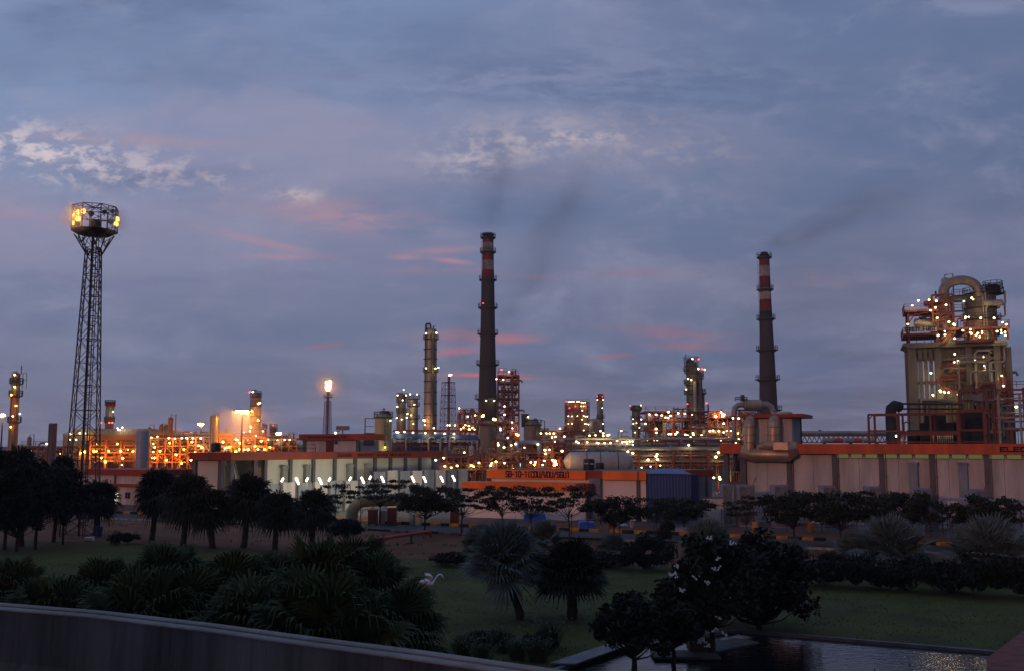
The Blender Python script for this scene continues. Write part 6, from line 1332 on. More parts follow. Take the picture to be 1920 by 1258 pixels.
b = MB(); b.ball((0, 0, t.z(725)), 1.2, 10, 7, 1.2); b.ball((.7, 0, t.z(716.5)), .7, 8, 5, 1.2); b.ball((-.8, 0, t.z(717)), .5, 8, 5, 1.2); t.part('flame', b, MATS['flame_1'], smooth=True)
t = Thing.at('flare_stack', 'distant faded lattice flare tower with a tiny flame, left of the tallest chimney', 'flare', 840, 620); k = 620 / F
P_(t, 'lattice_tower', lambda b: lattice(b, [(t.z(v), (9.5 + 2.6 * (v - 717) / 90) * k, 0, 0) for v in range(861, 716, -12)], .30, n=4, rot=.5, brw=.16), M_LATF)
P_(t, 'stack', lambda b: b.tube([(.3, 0, 0), (.3, 0, t.z(705))], [.95, .85], 10), M_LATF)
for v in (717, 741, 765): P_(t, 'platform', lambda b: b.lathe([(9.6 * k * 1.2, t.z(v)), (9.9 * k * 1.25, t.z(v) + .3)], (0, 0), 4), M_LATF)
b = MB(); b.tube([(0, 0, t.z(705)), (.9, 0, t.z(703)), (2.3, 0, t.z(701.6))], [.35, .8, .1], 8); t.part('flame', b, emit('flame_2', (1.0, .62, .38), 9), smooth=True)

# ---------------------------------------------------------------- centre: blue roofed unit, red structures
t = Thing.at('cooler_bank', 'long blue roofed fan cooler bank on red steel, behind the long building', 'fan cooler', 816, 245); xl, xr = t.x(736), t.x(897)
P_(t, 'canopy', lambda b: b.prism([(xl, t.z(822)), (xl, t.z(814)), (xl + .5, t.z(812)), (xr - .3, t.z(815)), (xr, t.z(823.5))], 0, 8), M_BLUEW)
P_(t, 'gutter', lambda b: b.box(xl, xr, -.3, -.003, t.z(827.5), t.z(824.5)), M_VESG); P_(t, 'panel', lambda b: b.box(xl, xr, 2, 2.3, t.z(851), t.z(829)), M_BLUEW)
P_(t, 'frame', lambda b: ([b.bar((xl + (xr - xl) * i / 9, y, 0), (xl + (xr - xl) * i / 9, y, t.z(822)), .4) for i in range(10) for y in (.2, 7.5)], [b.bar((xl, .1, t.z(v)), (xr, .1, t.z(v)), .32) for v in (836, 846, 853)], b.bar((xl, .1, t.z(808)), (xr, .1, t.z(808)), .5), b.bar((xl, 4, t.z(806)), (xr, 4, t.z(806)), .3)), M_RED)
for u in (762, 804, 826, 843): P_(t, 'pipe', lambda b: b.tube([(t.x(u), -.6, t.z(845)), (t.x(u), -.6, t.z(823)), (t.x(u + 2), -.6, t.z(820)), (t.x(u + 9), -.6, t.z(820)), (t.x(u + 11), -.6, t.z(823))], .24, 7), M_VES, True)
t.lamps(pc(680, 580, 3.93, [(250, 902), (262, 905), (307, 901), (371, 906), (462, 909), (534, 909), (604, 914), (673, 915)]), -.8, .36, 'warm')
clutter(t, 740, 895, 848, 862, 8, 31, 10, 3)
t = Thing.at('lattice_structure', 'tall dark red steel tower with stair flights right of the tallest chimney', 'steel tower', 953, 305)
frame(t, 933, 973, [704, 717, 732, 747, 762, 776, 792, 808, 825, 845], 11, 3, M_RED, .42, True, True, True, True)
clutter(t, 936, 968, 715, 850, 10, 33, 22, 1, 1.1, [M_RED, M_VESD, M_DARK, M_VESG])
P_(t, 'top_pipe', lambda b: (b.bar((t.x(966), 0, t.z(704)), (t.x(966), 0, t.z(693)), .3), b.rail([(t.x(934), 0), (t.x(950), 0)], t.z(704), 2.2, 2.0, .1)), M_DARK)
t.lamps(pc(680, 580, 3.93, [(986, 512), (1036, 517), (1079, 460), (1045, 713), (1045, 774), (1100, 830), (1015, 875), (1015, 888), (1103, 874), (1070, 945), (1026, 951)]), -.8, .42, 'warm'); t.lamps(pc(680, 580, 3.93, [(1022, 443)]), -.8, .34, 'red'); t.lamps(pc(680, 580, 3.93, [(1132, 916)]), -1.2, .36, 'sodium'); t.lamps([(928, 786)], -1.2, .55, 'yellow')
t = Thing.at('process_structure', 'red framed structure with round exchangers left of the tallest chimney foot', 'process structure', 880, 295, 'open steel process structures')
frame(t, 858, 900, [774, 794, 808, 826], 9, 4, M_RED, .4, True, True, True)
for u, rr in ((869, 3.2), (885, 4.6)): P_(t, 'drum', lambda b: b.lathe([(rr * 295 / F, -1), (rr * 295 / F * 1.02, 6)], (t.x(u), t.z(769 if rr < 4 else 770)), 14, axis='x') if False else b.tube([(t.x(u), -1.5, t.z(770)), (t.x(u), -1, t.z(770)), (t.x(u), 5, t.z(770))], [rr * .11, rr * 295 / F, rr * 295 / F], 14), M_RED, True)
clutter(t, 860, 898, 776, 840, 8, 35, 16); t.lamps(pc(680, 580, 3.93, [(711, 727), (774, 788), (829, 779), (890, 776), (625, 852), (642, 852), (680, 852), (757, 850), (782, 857), (744, 867), (724, 880), (783, 884), (808, 870), (825, 883)]), -1, .42, 'warm'); t.lamps([(905, 780), (880, 805)], -1.4, .5, 'yellow')
t = Thing.at('process_vessel', 'grey green broad vessel and duct forming the foot of the tallest chimney', 'vessel', 925, 285); vessel(t, 914, 797, 880, 16, (797,), M_VESD, 0, pipe=False, prw=1.1, lad=True)
vessel(t, 937, 815, 880, 7, (), M_VESG, -1, pipe=False, lad=False); P_(t, 'girder', lambda b: b.box(t.x(900), t.x(934), -3.4, -2.9, t.z(797), t.z(794)), M_RED)
t.lamps(pc(680, 580, 3.93, [(966, 807)]), -3.6, .55, 'yellow'); t.lamps([(934, 830), (922, 862)], -3.4, .34, 'yellow')
def mid(u0, u1, D, vl, lb, seed, n, lp, nx=5, yl=(), so=(), mm=M_RED, dep=9, big=1.0, zig=False, brace=True, kind='warm'):
    t = Thing.at('process_structure', lb, 'process structure', (u0 + u1) / 2, D, 'open steel process structures'); frame(t, u0, u1, vl, dep, nx, mm, .3, brace, True, True, zig)
    clutter(t, u0 + 2, u1 - 2, vl[0], vl[-1] + 10, dep, seed, n, .5, big); t.lamps(lp, -.7, .40 * D / 250, kind); t.lamps(yl, -1.0, .28, 'yellow'); t.lamps(so, -1.0, .30, 'sodium'); return t
mid(824, 905, 205, [856, 868, 880], 'low red pipe structure behind the right end of the long building', 41, 22, pc(680, 580, 3.93, [(749, 1052), (857, 1128), (606, 1152), (696, 1150)]), 6, [(832, 858), (884, 872), (888, 874), (846, 876)])
mid(905, 985, 200, [850, 866, 880], 'low red pipe structure at the foot of the tallest chimney', 42, 24, pc(680, 580, 3.93, [(951, 1131), (1045, 1130), (1000, 998), (1095, 999), (1127, 989), (1111, 1174)]), 6, [(930, 865), (920, 872), (945, 838)], [(971, 815)])
mid(985, 1062, 205, [832, 848, 862, 878], 'red pipe structure behind the SB-10-1 sign', 43, 26, pc(680, 580, 3.93, [(1193, 1015), (1142, 1110), (1167, 1125), (1239, 1124), (1343, 1034), (1376, 1032), (1339, 1113), (1327, 1143)]), 6, [(1004, 866), (1023, 850), (1036, 862)], [(1002, 871), (1043, 870), (1042, 868)])
mid(1010, 1075, 290, [808, 822], 'far pipe bridge with lamps right of the squat silo', 44, 14, pc(1030, 640, 3.93, [(78, 641), (46, 701), (18, 705), (33, 677), (5, 677), (111, 699), (44, 737)]) + pc(680, 580, 3.93, [(1343, 941), (1394, 940), (1353, 911), (1380, 912)]), 5)
t = Thing.at('pipe_header', 'fat pale blue pipe with a bent end lying on the structures behind the sign', 'pipe', 990, 198); P_(t, 'tube', lambda b: b.tube([(t.x(975), -1, t.z(829)), (t.x(1005), -1, t.z(829)), (t.x(1009), -1, t.z(830)), (t.x(1011), -1, t.z(834)), (t.x(1011), -1, t.z(850))], .45, 10), mat('pale_blue_pipe', (.30, .36, .42), .45, .2, .15, .5), True); t.lamps([(1008.5, 832.5)], -2, .36, 'warm')
P_(t, 'post', lambda b: [b.bar((t.x(u), -1, 0), (t.x(u), -1, t.z(831)), .2) for u in (980, 998)], M_RED)
# long pipe rack from centre to the right
t = Thing.at('pipe_rack', 'long three level pipe rack crossing behind the white horizontal tank', 'pipe rack', 1220, 240, 'pipe racks'); pipe_rack(t, 1045, 1400, 826, 3, 7, 14, npipe=4, seed=7, dv=10)
t.lamps(pc(1030, 640, 3.93, [(377, 659), (397, 675), (397, 694), (340, 689), (296, 692), (429, 690), (440, 686), (199, 736), (214, 745), (279, 740), (351, 745), (362, 748), (407, 746), (450, 746), (499, 731), (538, 741), (552, 738), (568, 736), (572, 750), (592, 735), (614, 735), (618, 760), (631, 759), (530, 657)]), -.8, .36, 'warm')
clutter(t, 1050, 1395, 816, 850, 7, 46, 30, .5, .9)
t = Thing.at('pipe_rack', 'lower grey pipe rack with fat pipes just behind the blue shed', 'pipe rack', 1250, 175, 'pipe racks'); pipe_rack(t, 1100, 1392, 846, 3, 5, 9, npipe=4, seed=9, dv=11, mm=M_RED)
t.lamps(pc(1030, 640, 3.93, [(579, 810), (615, 821), (728, 870), (794, 829), (786, 845), (797, 868), (1027, 762), (1253, 997), (1212, 1002), (1258, 1013)]), -.6, .30, 'warm'); clutter(t, 1185, 1385, 852, 876, 5, 47, 24, .3, .8); t.lamps([(1342, 856), (1347, 848)], -.9, .3, 'yellow'); t.lamps([(1220, 874), (1203, 876), (1238, 872), (1360, 892), (1378, 893)], -.9, .14, 'yellow')
t = Thing.at('horizontal_tank', 'long white horizontal tank with two dark straps behind the black water tanks', 'tank', 1122, 150); k = 150 / F
P_(t, 'shell', lambda b: b.tube([(t.x(1058), 2, t.z(866)), (t.x(1061), 2, t.z(866)), (t.x(1070), 2, t.z(866)), (t.x(1176), 2, t.z(866)), (t.x(1186), 2, t.z(866)), (t.x(1189), 2, t.z(866))], [.3, 10 * k, 19 * k, 19 * k, 11 * k, .3], 24), mat('tank_white', (.36, .36, .37), .6, .0, .2, .3), True)
for u in (1101, 1127, 1160): P_(t, 'strap', lambda b: b.tube([(t.x(u) - .06, 2, t.z(866)), (t.x(u) + .06, 2, t.z(866))], 19.4 * k, 24), M_DARK)
P_(t, 'saddle', lambda b: [b.box(t.x(u) - .4, t.x(u) + .4, 1, 3, 0, t.z(880)) for u in (1085, 1165)], M_CONC); t.lamps([(1040.5, 866), (1054, 845)], -1, .3, 'warm'); t.lamps([(1041, 864), (1040, 871)], -.9, .26, 'sodium')
# right of centre: big red framed unit
t = mid(1210, 1330, 255, [772, 788, 806, 822, 838], 'big red framed unit with a stair tower, under the tall dark columns', 51, 44, pc(1030, 640, 3.93, [(736, 537), (787, 538), (877, 519), (892, 546), (856, 559), (828, 543), (950, 527), (999, 531), (709, 605), (787, 642), (790, 671), (880, 681), (929, 682), (942, 667), (1002, 685), (1020, 692), (1059, 674), (1063, 689), (1122, 690), (795, 724), (768, 726)]), 7, [(1253, 783), (1295, 818), (1215, 826)], [(1258, 813)], dep=14, zig=True, big=1.2)
P_(t, 'pale_column', lambda b: b.box(t.x(1243), t.x(1248), -.6, 0, 0, t.z(792)), M_COLA)
P_(t, 'pipe_loop', lambda b: (b.tube([(t.x(1268), 2, t.z(772)), (t.x(1268), 2, t.z(766)), (t.x(1285), 2, t.z(766)), (t.x(1285), 2, t.z(772))], .22, 6), b.bar((t.x(1275), 2, t.z(770)), (t.x(1275), 2, t.z(763)), .2)), M_DARK)
t = mid(1328, 1400, 250, [782, 800, 818, 836], 'red framed unit lit by floodlights between the dark columns and the rooftop block', 52, 34, pc(1030, 640, 3.93, [(1353, 564), (1395, 566), (1285, 603), (1183, 658), (1206, 655), (1249, 659), (1285, 668), (1306, 657), (1338, 655), (1350, 655), (1290, 713), (1262, 725), (1272, 722), (1328, 726), (1397, 719), (1374, 742)]), 4, [(1366, 820), (1384, 812), (1376, 806), (1352, 824)], dep=12, big=1.2)
P_(t, 'top_platform', lambda b: (b.box(t.x(1336), t.x(1360), -1, 3, t.z(771), t.z(770)), [b.bar((t.x(u), -1, t.z(784)), (t.x(u), -1, t.z(770)), .3) for u in (1337, 1348, 1359)]), M_RED)
P_(t, 'top_vessel', lambda b: b.lathe([(.4, t.z(783)), (1.3, t.z(778)), (1.3, t.z(772)), (.7, t.z(771))], (t.x(1341), 1), 12), M_VES)
t.lamps([(1342, 780), (1356, 777.5), (1355, 779.5)], -2, .52, 'sodium'); t.lamps([(1352, 772.5)], -2, .40, 'warm')
# duct vessel at the second chimney
t = Thing.at('flue_duct', 'fat grey flue duct and drum arching to the foot of the second chimney', 'duct', 1415, 290); k = 290 / F
P_(t, 'drum', lambda b: b.tube([(t.x(1396), 0, t.z(758)), (t.x(1398), 0, t.z(758)), (t.x(1428), 0, t.z(758)), (t.x(1431), 0, t.z(758))], [6 * k, 9.5 * k, 9.5 * k, 6 * k], 18), M_VES, True)
P_(t, 'duct', lambda b: b.tube([(t.x(1378), 0, t.z(800)), (t.x(1378), 0, t.z(773)), (t.x(1380), 0, t.z(764)), (t.x(1386), 0, t.z(759)), (t.x(1398), 0, t.z(758))], 5.2 * k, 14), M_VESG, True)
P_(t, 'duct', lambda b: b.tube([(t.x(1428), 0, t.z(758)), (t.x(1440), 0, t.z(758)), (t.x(1448), 0, t.z(763)), (t.x(1451), 0, t.z(772)), (t.x(1451), 0, t.z(790))], 6 * k, 14), M_VESG, True)
P_(t, 'support', lambda b: (b.bar((t.x(1384), 0, t.z(768.5)), (t.x(1444), 0, t.z(768.5)), .45), b.bar((t.x(1384), 0, t.z(775)), (t.x(1444), 0, t.z(775)), .35), [b.bar((t.x(1390 + 6 * i), 0, t.z(768)), (t.x(1393 + 6 * i), 0, t.z(775)), .22) for i in range(8)], [b.bar((t.x(1393 + 6 * i), 0, t.z(775)), (t.x(1396 + 6 * i), 0, t.z(768)), .22) for i in range(8)], [b.bar((t.x(u), 0, 0), (t.x(u), 0, t.z(768)), .5) for u in (1388, 1412, 1440)]), M_PLAT)
P_(t, 'vent', lambda b: (b.box(t.x(1392), t.x(1397), -1, 1, t.z(752), t.z(740)), b.ringrail((t.x(1392), 0), 1.8, t.z(752), 1.2, .12, 8)), M_PLAT)
P_(t, 'flat_tank', lambda b: b.lathe([(3.2, 0), (3.2, t.z(773)), (2.8, t.z(771)), (.4, t.z(770.5))], (t.x(1470), 2), 18), mat('pale_tank', (.36, .42, .38), .6), True)
# pipe bridge to the right unit
t = Thing.at('pipe_bridge', 'grey pipe bridge with a fat pipe between the rooftop block and the concrete unit', 'pipe rack', 1580, 190, 'pipe racks'); x0, x1 = t.x(1500), t.x(1700)
P_(t, 'truss', lambda b: ([b.bar((x0, y, t.z(v)), (x1, y, t.z(v)), .22) for v in (816.5, 829) for y in (0, 3)], [b.bar((x0 + (x1 - x0) * i / 22, 0, t.z(816.5)), (x0 + (x1 - x0) * (i + .5) / 22, 0, t.z(829)), .14) for i in range(22)], [b.bar((x0 + (x1 - x0) * (i + .5) / 22, 0, t.z(829)), (x0 + (x1 - x0) * (i + 1) / 22, 0, t.z(816.5)), .14) for i in range(22)], [b.bar((x0 + (x1 - x0) * i / 4, 1.5, 0), (x0 + (x1 - x0) * i / 4, 1.5, t.z(829)), .5) for i in range(5)]), M_STEEL)
P_(t, 'pipe', lambda b: b.tube([(x0, 1, t.z(811)), (x1, 1, t.z(811))], .42, 12), M_VESG, True); P_(t, 'pipe', lambda b: b.tube([(x0, 2.2, t.z(815)), (x1, 2.2, t.z(815))], .2, 8), M_VESD, True)
for u in (1552, 1571, 1592, 1607, 1628): P_(t, 'drum', lambda b: b.tube([(t.x(u) - 1.0, -.4, t.z(825)), (t.x(u) - .7, -.4, t.z(825)), (t.x(u) + .7, -.4, t.z(825)), (t.x(u) + 1.0, -.4, t.z(825))], [.2, .5, .5, .2], 10), M_REDP if u % 2 else M_VESG, True)
P_(t, 'valve', lambda b: (b.bar((t.x(1541), 1, t.z(809)), (t.x(1541), 1, t.z(805)), .2), b.box(t.x(1539), t.x(1543.5), .8, 1.2, t.z(807.5), t.z(805.5))), M_DARK)
# filler units behind the buildings, low
mid(600, 700, 300, [838, 850], 'low pipe structure far behind the rooftop room', 61, 8, [], 6)
mid(40, 118, 230, [838, 850, 862], 'low pipe structure behind the palms at the far left', 62, 14, [(87.5, 831.5), (5, 880), (114, 850)], 5, [(60, 845), (97, 862)], dep=8)

# ---------------------------------------------------------------- the big concrete unit at right
D = 215; _d = ray(1800, 835); t = Thing('reactor_unit', 'huge concrete framed reactor unit with a giant inverted U pipe and SAFETY FIRST sign', 'process unit', (_d.x * D / _d.y, D, 0), -R(19)); k = D / F; dep = 11
M_TBL = mat('unit_concrete', (.165, .158, .125), .88, 0, .3, .2, .15, (1, 1, .3))
X = lambda u, v=700, o=0: t.x(u, v, o); Z = lambda v, o=0: t.z(v, 1800, o)
P_(t, 'concrete_column', lambda b: b.box(X(1704), X(1719), 0, 1.6, 0, Z(650)), M_TBL)
for u in (1761, 1818, 1872): P_(t, 'concrete_column', lambda b: b.box(X(u) - .65, X(u) + .65, 0, 1.6, 0, Z(650)), M_TBL)
for u in (1708, 1880): P_(t, 'concrete_column', lambda b: b.box(X(u) - .65, X(u) + .65, dep - 1.6, dep, 0, Z(650)), M_TBL)
P_(t, 'concrete_column', lambda b: b.box(X(1888) - .3, X(1900), 1.0, dep, 0, Z(652)), M_TBL)
P_(t, 'table_top', lambda b: b.prism([(X(1699), Z(646)), (X(1695), Z(645)), (X(1694.5), Z(643)), (X(1696), Z(640.5)), (X(1892), Z(640.5)), (X(1892), Z(650)), (X(1704), Z(650))][::-1], -.8, dep + .5), M_TBL)
for v, u1 in ((671, 1758), (715, 1745), (672, 1885), (716, 1885)): P_(t, 'beam', lambda b: b.box(X(1706), X(u1), .3, 1.3, Z(v + 2.5), Z(v - 2.5)), M_TBL)
P_(t, 'back_wall', lambda b: (b.box(X(1764), X(1886), 1.7, 2.0, 0, Z(651)), b.box(X(1886), X(1898), 1.2, 1.5, 0, Z(652)), b.box(X(1707), X(1762), 2, 2.4, Z(671), Z(651)), [b.box(X(u), X(u) + .4, 1.3, 1.698, 0, Z(651)) for u in range(1768, 1886, 11)]), mat('unit_wall', (.17, .165, .11), .85, 0, .3, .3, .1, (1, 1, .3)))
P_(t, 'slatted_wall', lambda b: ([b.box(X(a_), X(c_), .5, .9, 0, Z(651)) for a_, c_ in ((1719, 1720.5), (1723, 1731), (1733.5, 1740.5), (1743.5, 1750.5), (1753.5, 1762))], [b.box(X(1719), X(1762), .95, 1.2, Z(b_), Z(a_)) for a_, b_ in ((651, 659), (745, 836))]), M_TBL)
# red upper decks
def deck(u0, u1, v, y0, y1, rail=True, th=.5, m_=M_RED):
    P_(t, 'upper_deck', lambda b: (b.box(X(u0, v), X(u1, v), y0, y1, Z(v) - th, Z(v)), b.rail([(X(u0, v), y0), (X(u1, v), y0), (X(u1, v), y1)], Z(v), 1.25, 1.6, .09) if rail else None, b.rail([(X(u0, v), y0), (X(u0, v), y1)], Z(v), 1.25, 1.6, .09) if rail else None), m_)
deck(1693, 1758, 623, -1.2, 10); deck(1756, 1892, 615, -1, 16); deck(1695, 1758, 578, -1, 8); deck(1790, 1862, 640, -2.5, -.9)
P_(t, 'sign_board', lambda b: b.box(X(1695, 616), X(1755.5, 616), -1.5, -1.36, Z(620.5), Z(611)), mat('sign_white', (.42, .42, .40), .7, 0, .1, 1))
P_(t, 'sign_lettering', lambda b: b.add(*(lambda q: (q.v, q.f))(lettering('SAFETY FIRST', X(1696.5, 616, -1.5), X(1755.5, 616, -1.5), Z(619.3), Z(612.3), -1.502, .19))), M_TEXT)
P_(t, 'upper_frame', lambda b: ([b.bar((X(u, 600), y, Z(640)), (X(u, 600), y, Z(578)), .4) for u in (1703, 1757) for y in (0, 8)], b.bar((X(1703, 600), 0, Z(590)), (X(1757, 600), 0, Z(580)), .25), b.bar((X(1703, 600), 0, Z(603)), (X(1720, 600), 0, Z(580)), .25), [b.bar((X(u, 560), y, Z(615)), (X(u, 560), y, Z(552)), .4) for u in (1747, 1786) for y in (-.5, 4)], [b.bar((X(1747, 560), -.5, Z(v)), (X(1786, 560), -.5, Z(v)), .32) for v in (552, 564, 576, 588, 600)], [b.bar((X(1747, 560), -.5, Z(v)), (X(1786, 560), -.5, Z(v + 12)), .2) for v in (552, 576, 588)], [b.bar((X(1786, 560), -.5, Z(v)), (X(1747, 560), -.5, Z(v + 12)), .2) for v in (564, 588)], b.bar((X(1757, 600), 0, Z(581)), (X(1787, 600), 0, Z(596)), .4), b.bar((X(1787, 600), 0, Z(594)), (X(1800, 600), 0, Z(594)), .35), b.bar((X(1800, 600), 0, Z(594)), (X(1812, 600), 0, Z(604)), .35), [b.bar((X(u, 630), -.5, Z(640)), (X(u, 630), -.5, Z(616)), .4) for u in (1757, 1790, 1825, 1860, 1889)], [b.bar((X(u, 630), -.5, Z(638)), (X(u + 30, 630), -.5, Z(618)), .22) for u in (1759, 1793, 1828)]), M_RED)
P_(t, 'lower_rim', lambda b: b.box(X(1700), X(1762), -.9, -.5, Z(628), Z(625)), M_RED)
P_(t, 'small_vessel', lambda b: b.tube([(X(1713, 600), 1.5, Z(603)), (X(1715, 600), 1.5, Z(603)), (X(1720, 600), 1.5, Z(602)), (X(1753, 600), 1.5, Z(608)), (X(1756, 600), 1.5, Z(608))], [.2, .8, 1.0, 1.0, .4], 14), M_VES, True)
# giant inverted U
a, c = X(1770, 550), X(1837, 550); rr = 1.05; mz = Z(547); pts = [(a, 2, Z(620)), (a, 2, Z(560))]
for i in range(13):
    th = math.pi * (1 - i / 12); pts.append(((a + c) / 2 + (c - a) / 2 * math.cos(th), 2, mz + (Z(523) - mz) * math.sin(th) ** .9))
pts += [(c, 2, Z(556))]
P_(t, 'giant_pipe', lambda b: b.tube(pts, [rr * 1.0] * len(pts), 16), mat('giant_pipe_cladding', (.25, .215, .19), .5, .3, .3, .5), True)
P_(t, 'pipe_flange', lambda b: [b.lathe([(1.35, Z(v)), (1.35, Z(v) + .25)], (a, 2), 16) for v in (551, 575, 600)], M_PLAT)
def vsl(u, vt, vb, hw_, y, m_, nm='reactor_vessel'):
    r = hw_ * k; x = X(u, (vt + vb) / 2, y); P_(t, nm, lambda b: b.lathe([(r, Z(vb)), (r, Z((vt + vb) / 2)), (r * 1.02, Z((vt + vb) / 2)), (r * 1.02, Z((vt + vb) / 2) + .3), (r, Z((vt + vb) / 2) + .3), (r, Z(vt)), (r * .86, Z(vt) + r * .25), (r * .5, Z(vt) + r * .42), (r * .1, Z(vt) + r * .48)], (x, y), 22), m_, True); return x, r
vsl(1839, 553, 640, 27, 5, M_VESD); vsl(1775, 585, 640, 14, 4, M_COLA)
P_(t, 'ring_platform', lambda b: (b.lathe([(3.1, Z(575) - .3), (3.9, Z(575)), (3.1, Z(575))], (X(1839, 575, 5), 5), 18, cap=False), b.ringrail((X(1839, 575, 5), 5), 3.85, Z(575), 1.2, .09, 16)), M_PLAT)
P_(t, 'ring_platform', lambda b: (b.lathe([(3.1, Z(597) - .3), (4.2, Z(597)), (3.1, Z(597))], (X(1839, 597, 5), 5), 18, cap=False), b.ringrail((X(1839, 597, 5), 5), 4.1, Z(597), 1.2, .09, 16)), M_PLAT)
P_(t, 'top_platform', lambda b: (b.lathe([(2.4, Z(550)), (4.3, Z(549)), (4.3, Z(548)), (2.4, Z(548))], (X(1843, 550, 5), 5), 16), b.ringrail((X(1843, 550, 5), 5), 4.2, Z(548), 1.3, .10, 16), b.lathe([(1.5, Z(549)), (1.5, Z(535)), (1.1, Z(532))], (X(1862, 545, 4), 4), 10), b.ringrail((X(1862, 545, 4), 4), 2.0, Z(544), 1.3, .1, 10), b.ringrail((X(1862, 545, 4), 4), 2.0, Z(537), 1.3, .1, 10), b.bar((X(1855, 540, 4), 4, Z(549)), (X(1855, 540, 4), 4, Z(528)), .3), b.bar((X(1849, 540, 4), 4, Z(533)), (X(1866, 540, 4), 4, Z(531)), .25)), M_SOOT)
P_(t, 'stair_cage', lambda b: ([b.bar((X(u, 580), 3, Z(615)), (X(u, 580), 3, Z(548)), .16) for u in (1864, 1872)], [b.bar((X(1864, 580), 3, Z(v)), (X(1872, 580), 3, Z(v + 8)), .14) for v in range(548, 612, 8)], [b.bar((X(1864, 580), 3, Z(v)), (X(1872, 580), 3, Z(v)), .16) for v in range(548, 612, 8)]), M_PLAT)
for u in (1846, 1851): P_(t, 'riser_pipe', lambda b: b.tube([(X(u, 580), 1.6, Z(640)), (X(u, 580), 1.6, Z(546))], .22, 8), M_VES, True)
P_(t, 'catwalk', lambda b: (b.box(X(1785, 552), X(1815, 552), 1, 3, Z(553), Z(552)), b.rail([(X(1785, 552), 1), (X(1815, 552), 1)], Z(552), 1.2, 1.5, .1), b.box(X(1790, 575), X(1812, 575), 1, 3, Z(582), Z(581)), b.rail([(X(1790, 575), 1), (X(1812, 575), 1)], Z(581), 1.2, 1.5, .1)), M_PLAT)
P_(t, 'spire', lambda b: b.bar((X(1755, 548), 1, Z(556)), (X(1755, 548), 1, Z(543)), .4), M_DARK)
# zigzag stairs and mid platforms on the front
P_(t, 'staircase', lambda b: [ (b.bar((X(p[0], p[1], -1.4), -1.4, Z(p[1])), (X(p[2], p[3], -1.4), -1.4, Z(p[3])), .16, .5), b.bar((X(p[0], p[1], -1.4), -1.4, Z(p[1]) + 1.1), (X(p[2], p[3], -1.4), -1.4, Z(p[3]) + 1.1), .1)) for p in ((1744, 716, 1762, 716), (1762, 716, 1792, 694), (1792, 694, 1812, 694), (1762, 716, 1790, 739), (1790, 739, 1800, 734), (1762, 690, 1795, 678), (1760, 648, 1790, 624))], M_RED)
for u0, u1, v, lp in ((1800, 1870, 728, 0), (1725, 1800, 746, 0), (1795, 1850, 676, 0)):
    P_(t, 'platform', lambda b: (b.box(X(u0, v, -3), X(u1, v, -3), -3.2, 0, Z(v, -3) - .4, Z(v, -3)), b.rail([(X(u0, v, -3), -3.2), (X(u1, v, -3), -3.2)], Z(v, -3), 1.2, 1.5, .09), [b.bar((X(u, v, -3), -3, 0), (X(u, v, -3), -3, Z(v, -3)), .3) for u in (u0 + 2, u1 - 2)]), M_VESG if u0 != 1800 else M_RED)
P_(t, 'loop_pipe', lambda b: (b.tube([(X(1820, 705, -3), -3.4, Z(720, -3)), (X(1820, 705, -3), -3.4, Z(701, -3)), (X(1823, 705, -3), -3.4, Z(698, -3)), (X(1866, 705, -3), -3.4, Z(696, -3)), (X(1869, 705, -3), -3.4, Z(699, -3)), (X(1869, 705, -3), -3.4, Z(722, -3))], .22, 8)), M_VES, True)
clutter(t, 1720, 1885, 560, 636, 12, 71, 16, 1, 1.2, [M_RED, M_VES, M_COLD, M_VESG]); clutter(t, 1766, 1884, 660, 780, 4, 72, 34, -1.5, 1.2, [M_RED, M_VES, M_COLD, M_VESG, M_COLA]); clutter(t, 1800, 1915, 724, 830, -3, 73, 20, -8, 1.1, [M_RED, M_VESD, M_COLD])
P_(t, 'lower_frame', lambda b: ([b.bar((X(u, 790, -6), -6, 0), (X(u, 790, -6), -6, Z(730, -6)), .5) for u in (1800, 1835, 1870)], [b.bar((X(1800, 790, -6), -6, Z(v, -6)), (X(1925, 790, -6), -6, Z(v, -6)), .4) for v in (732, 752, 780, 806)], [b.bar((X(u, 790, -6), -6, 0), (X(u, 790, -6), -6, Z(728, -6)), .45) for u in (1895, 1922)], b.rail([(X(1870, 728, -6), -6), (X(1925, 728, -6), -6)], Z(728, -6), 1.3, 1.5, .1)), M_RED)
t.lamps(pc(1600, 500, 3.7, [(451, 236), (526, 231), (576, 239), (409, 271), (643, 267), (570, 285), (537, 304), (821, 218), (767, 241), (583, 356), (663, 384), (696, 399), (703, 406), (779, 350), (777, 358), (883, 357), (977, 357), (1034, 387), (1061, 401), (378, 400), (760, 443), (812, 457), (819, 466), (864, 462), (851, 476), (876, 486), (588, 477), (636, 472), (702, 497), (997, 449), (1027, 461), (1054, 477), (703, 606), (725, 652), (701, 661), (843, 651), (538, 736), (602, 858), (630, 865), (661, 871), (552, 887), (727, 886), (731, 918), (1042, 825)]), -1.7, .34, 'warm')
t.lamps(pc(1600, 500, 3.7, [(800, 350), (832, 228), (634, 448), (736, 655), (813, 435), (1025, 440), (1052, 454), (893, 448), (893, 462), (903, 625), (908, 687), (840, 882), (898, 880), (1030, 755), (555, 893), (607, 867), (634, 873)]), -2.0, .22, 'yellow')
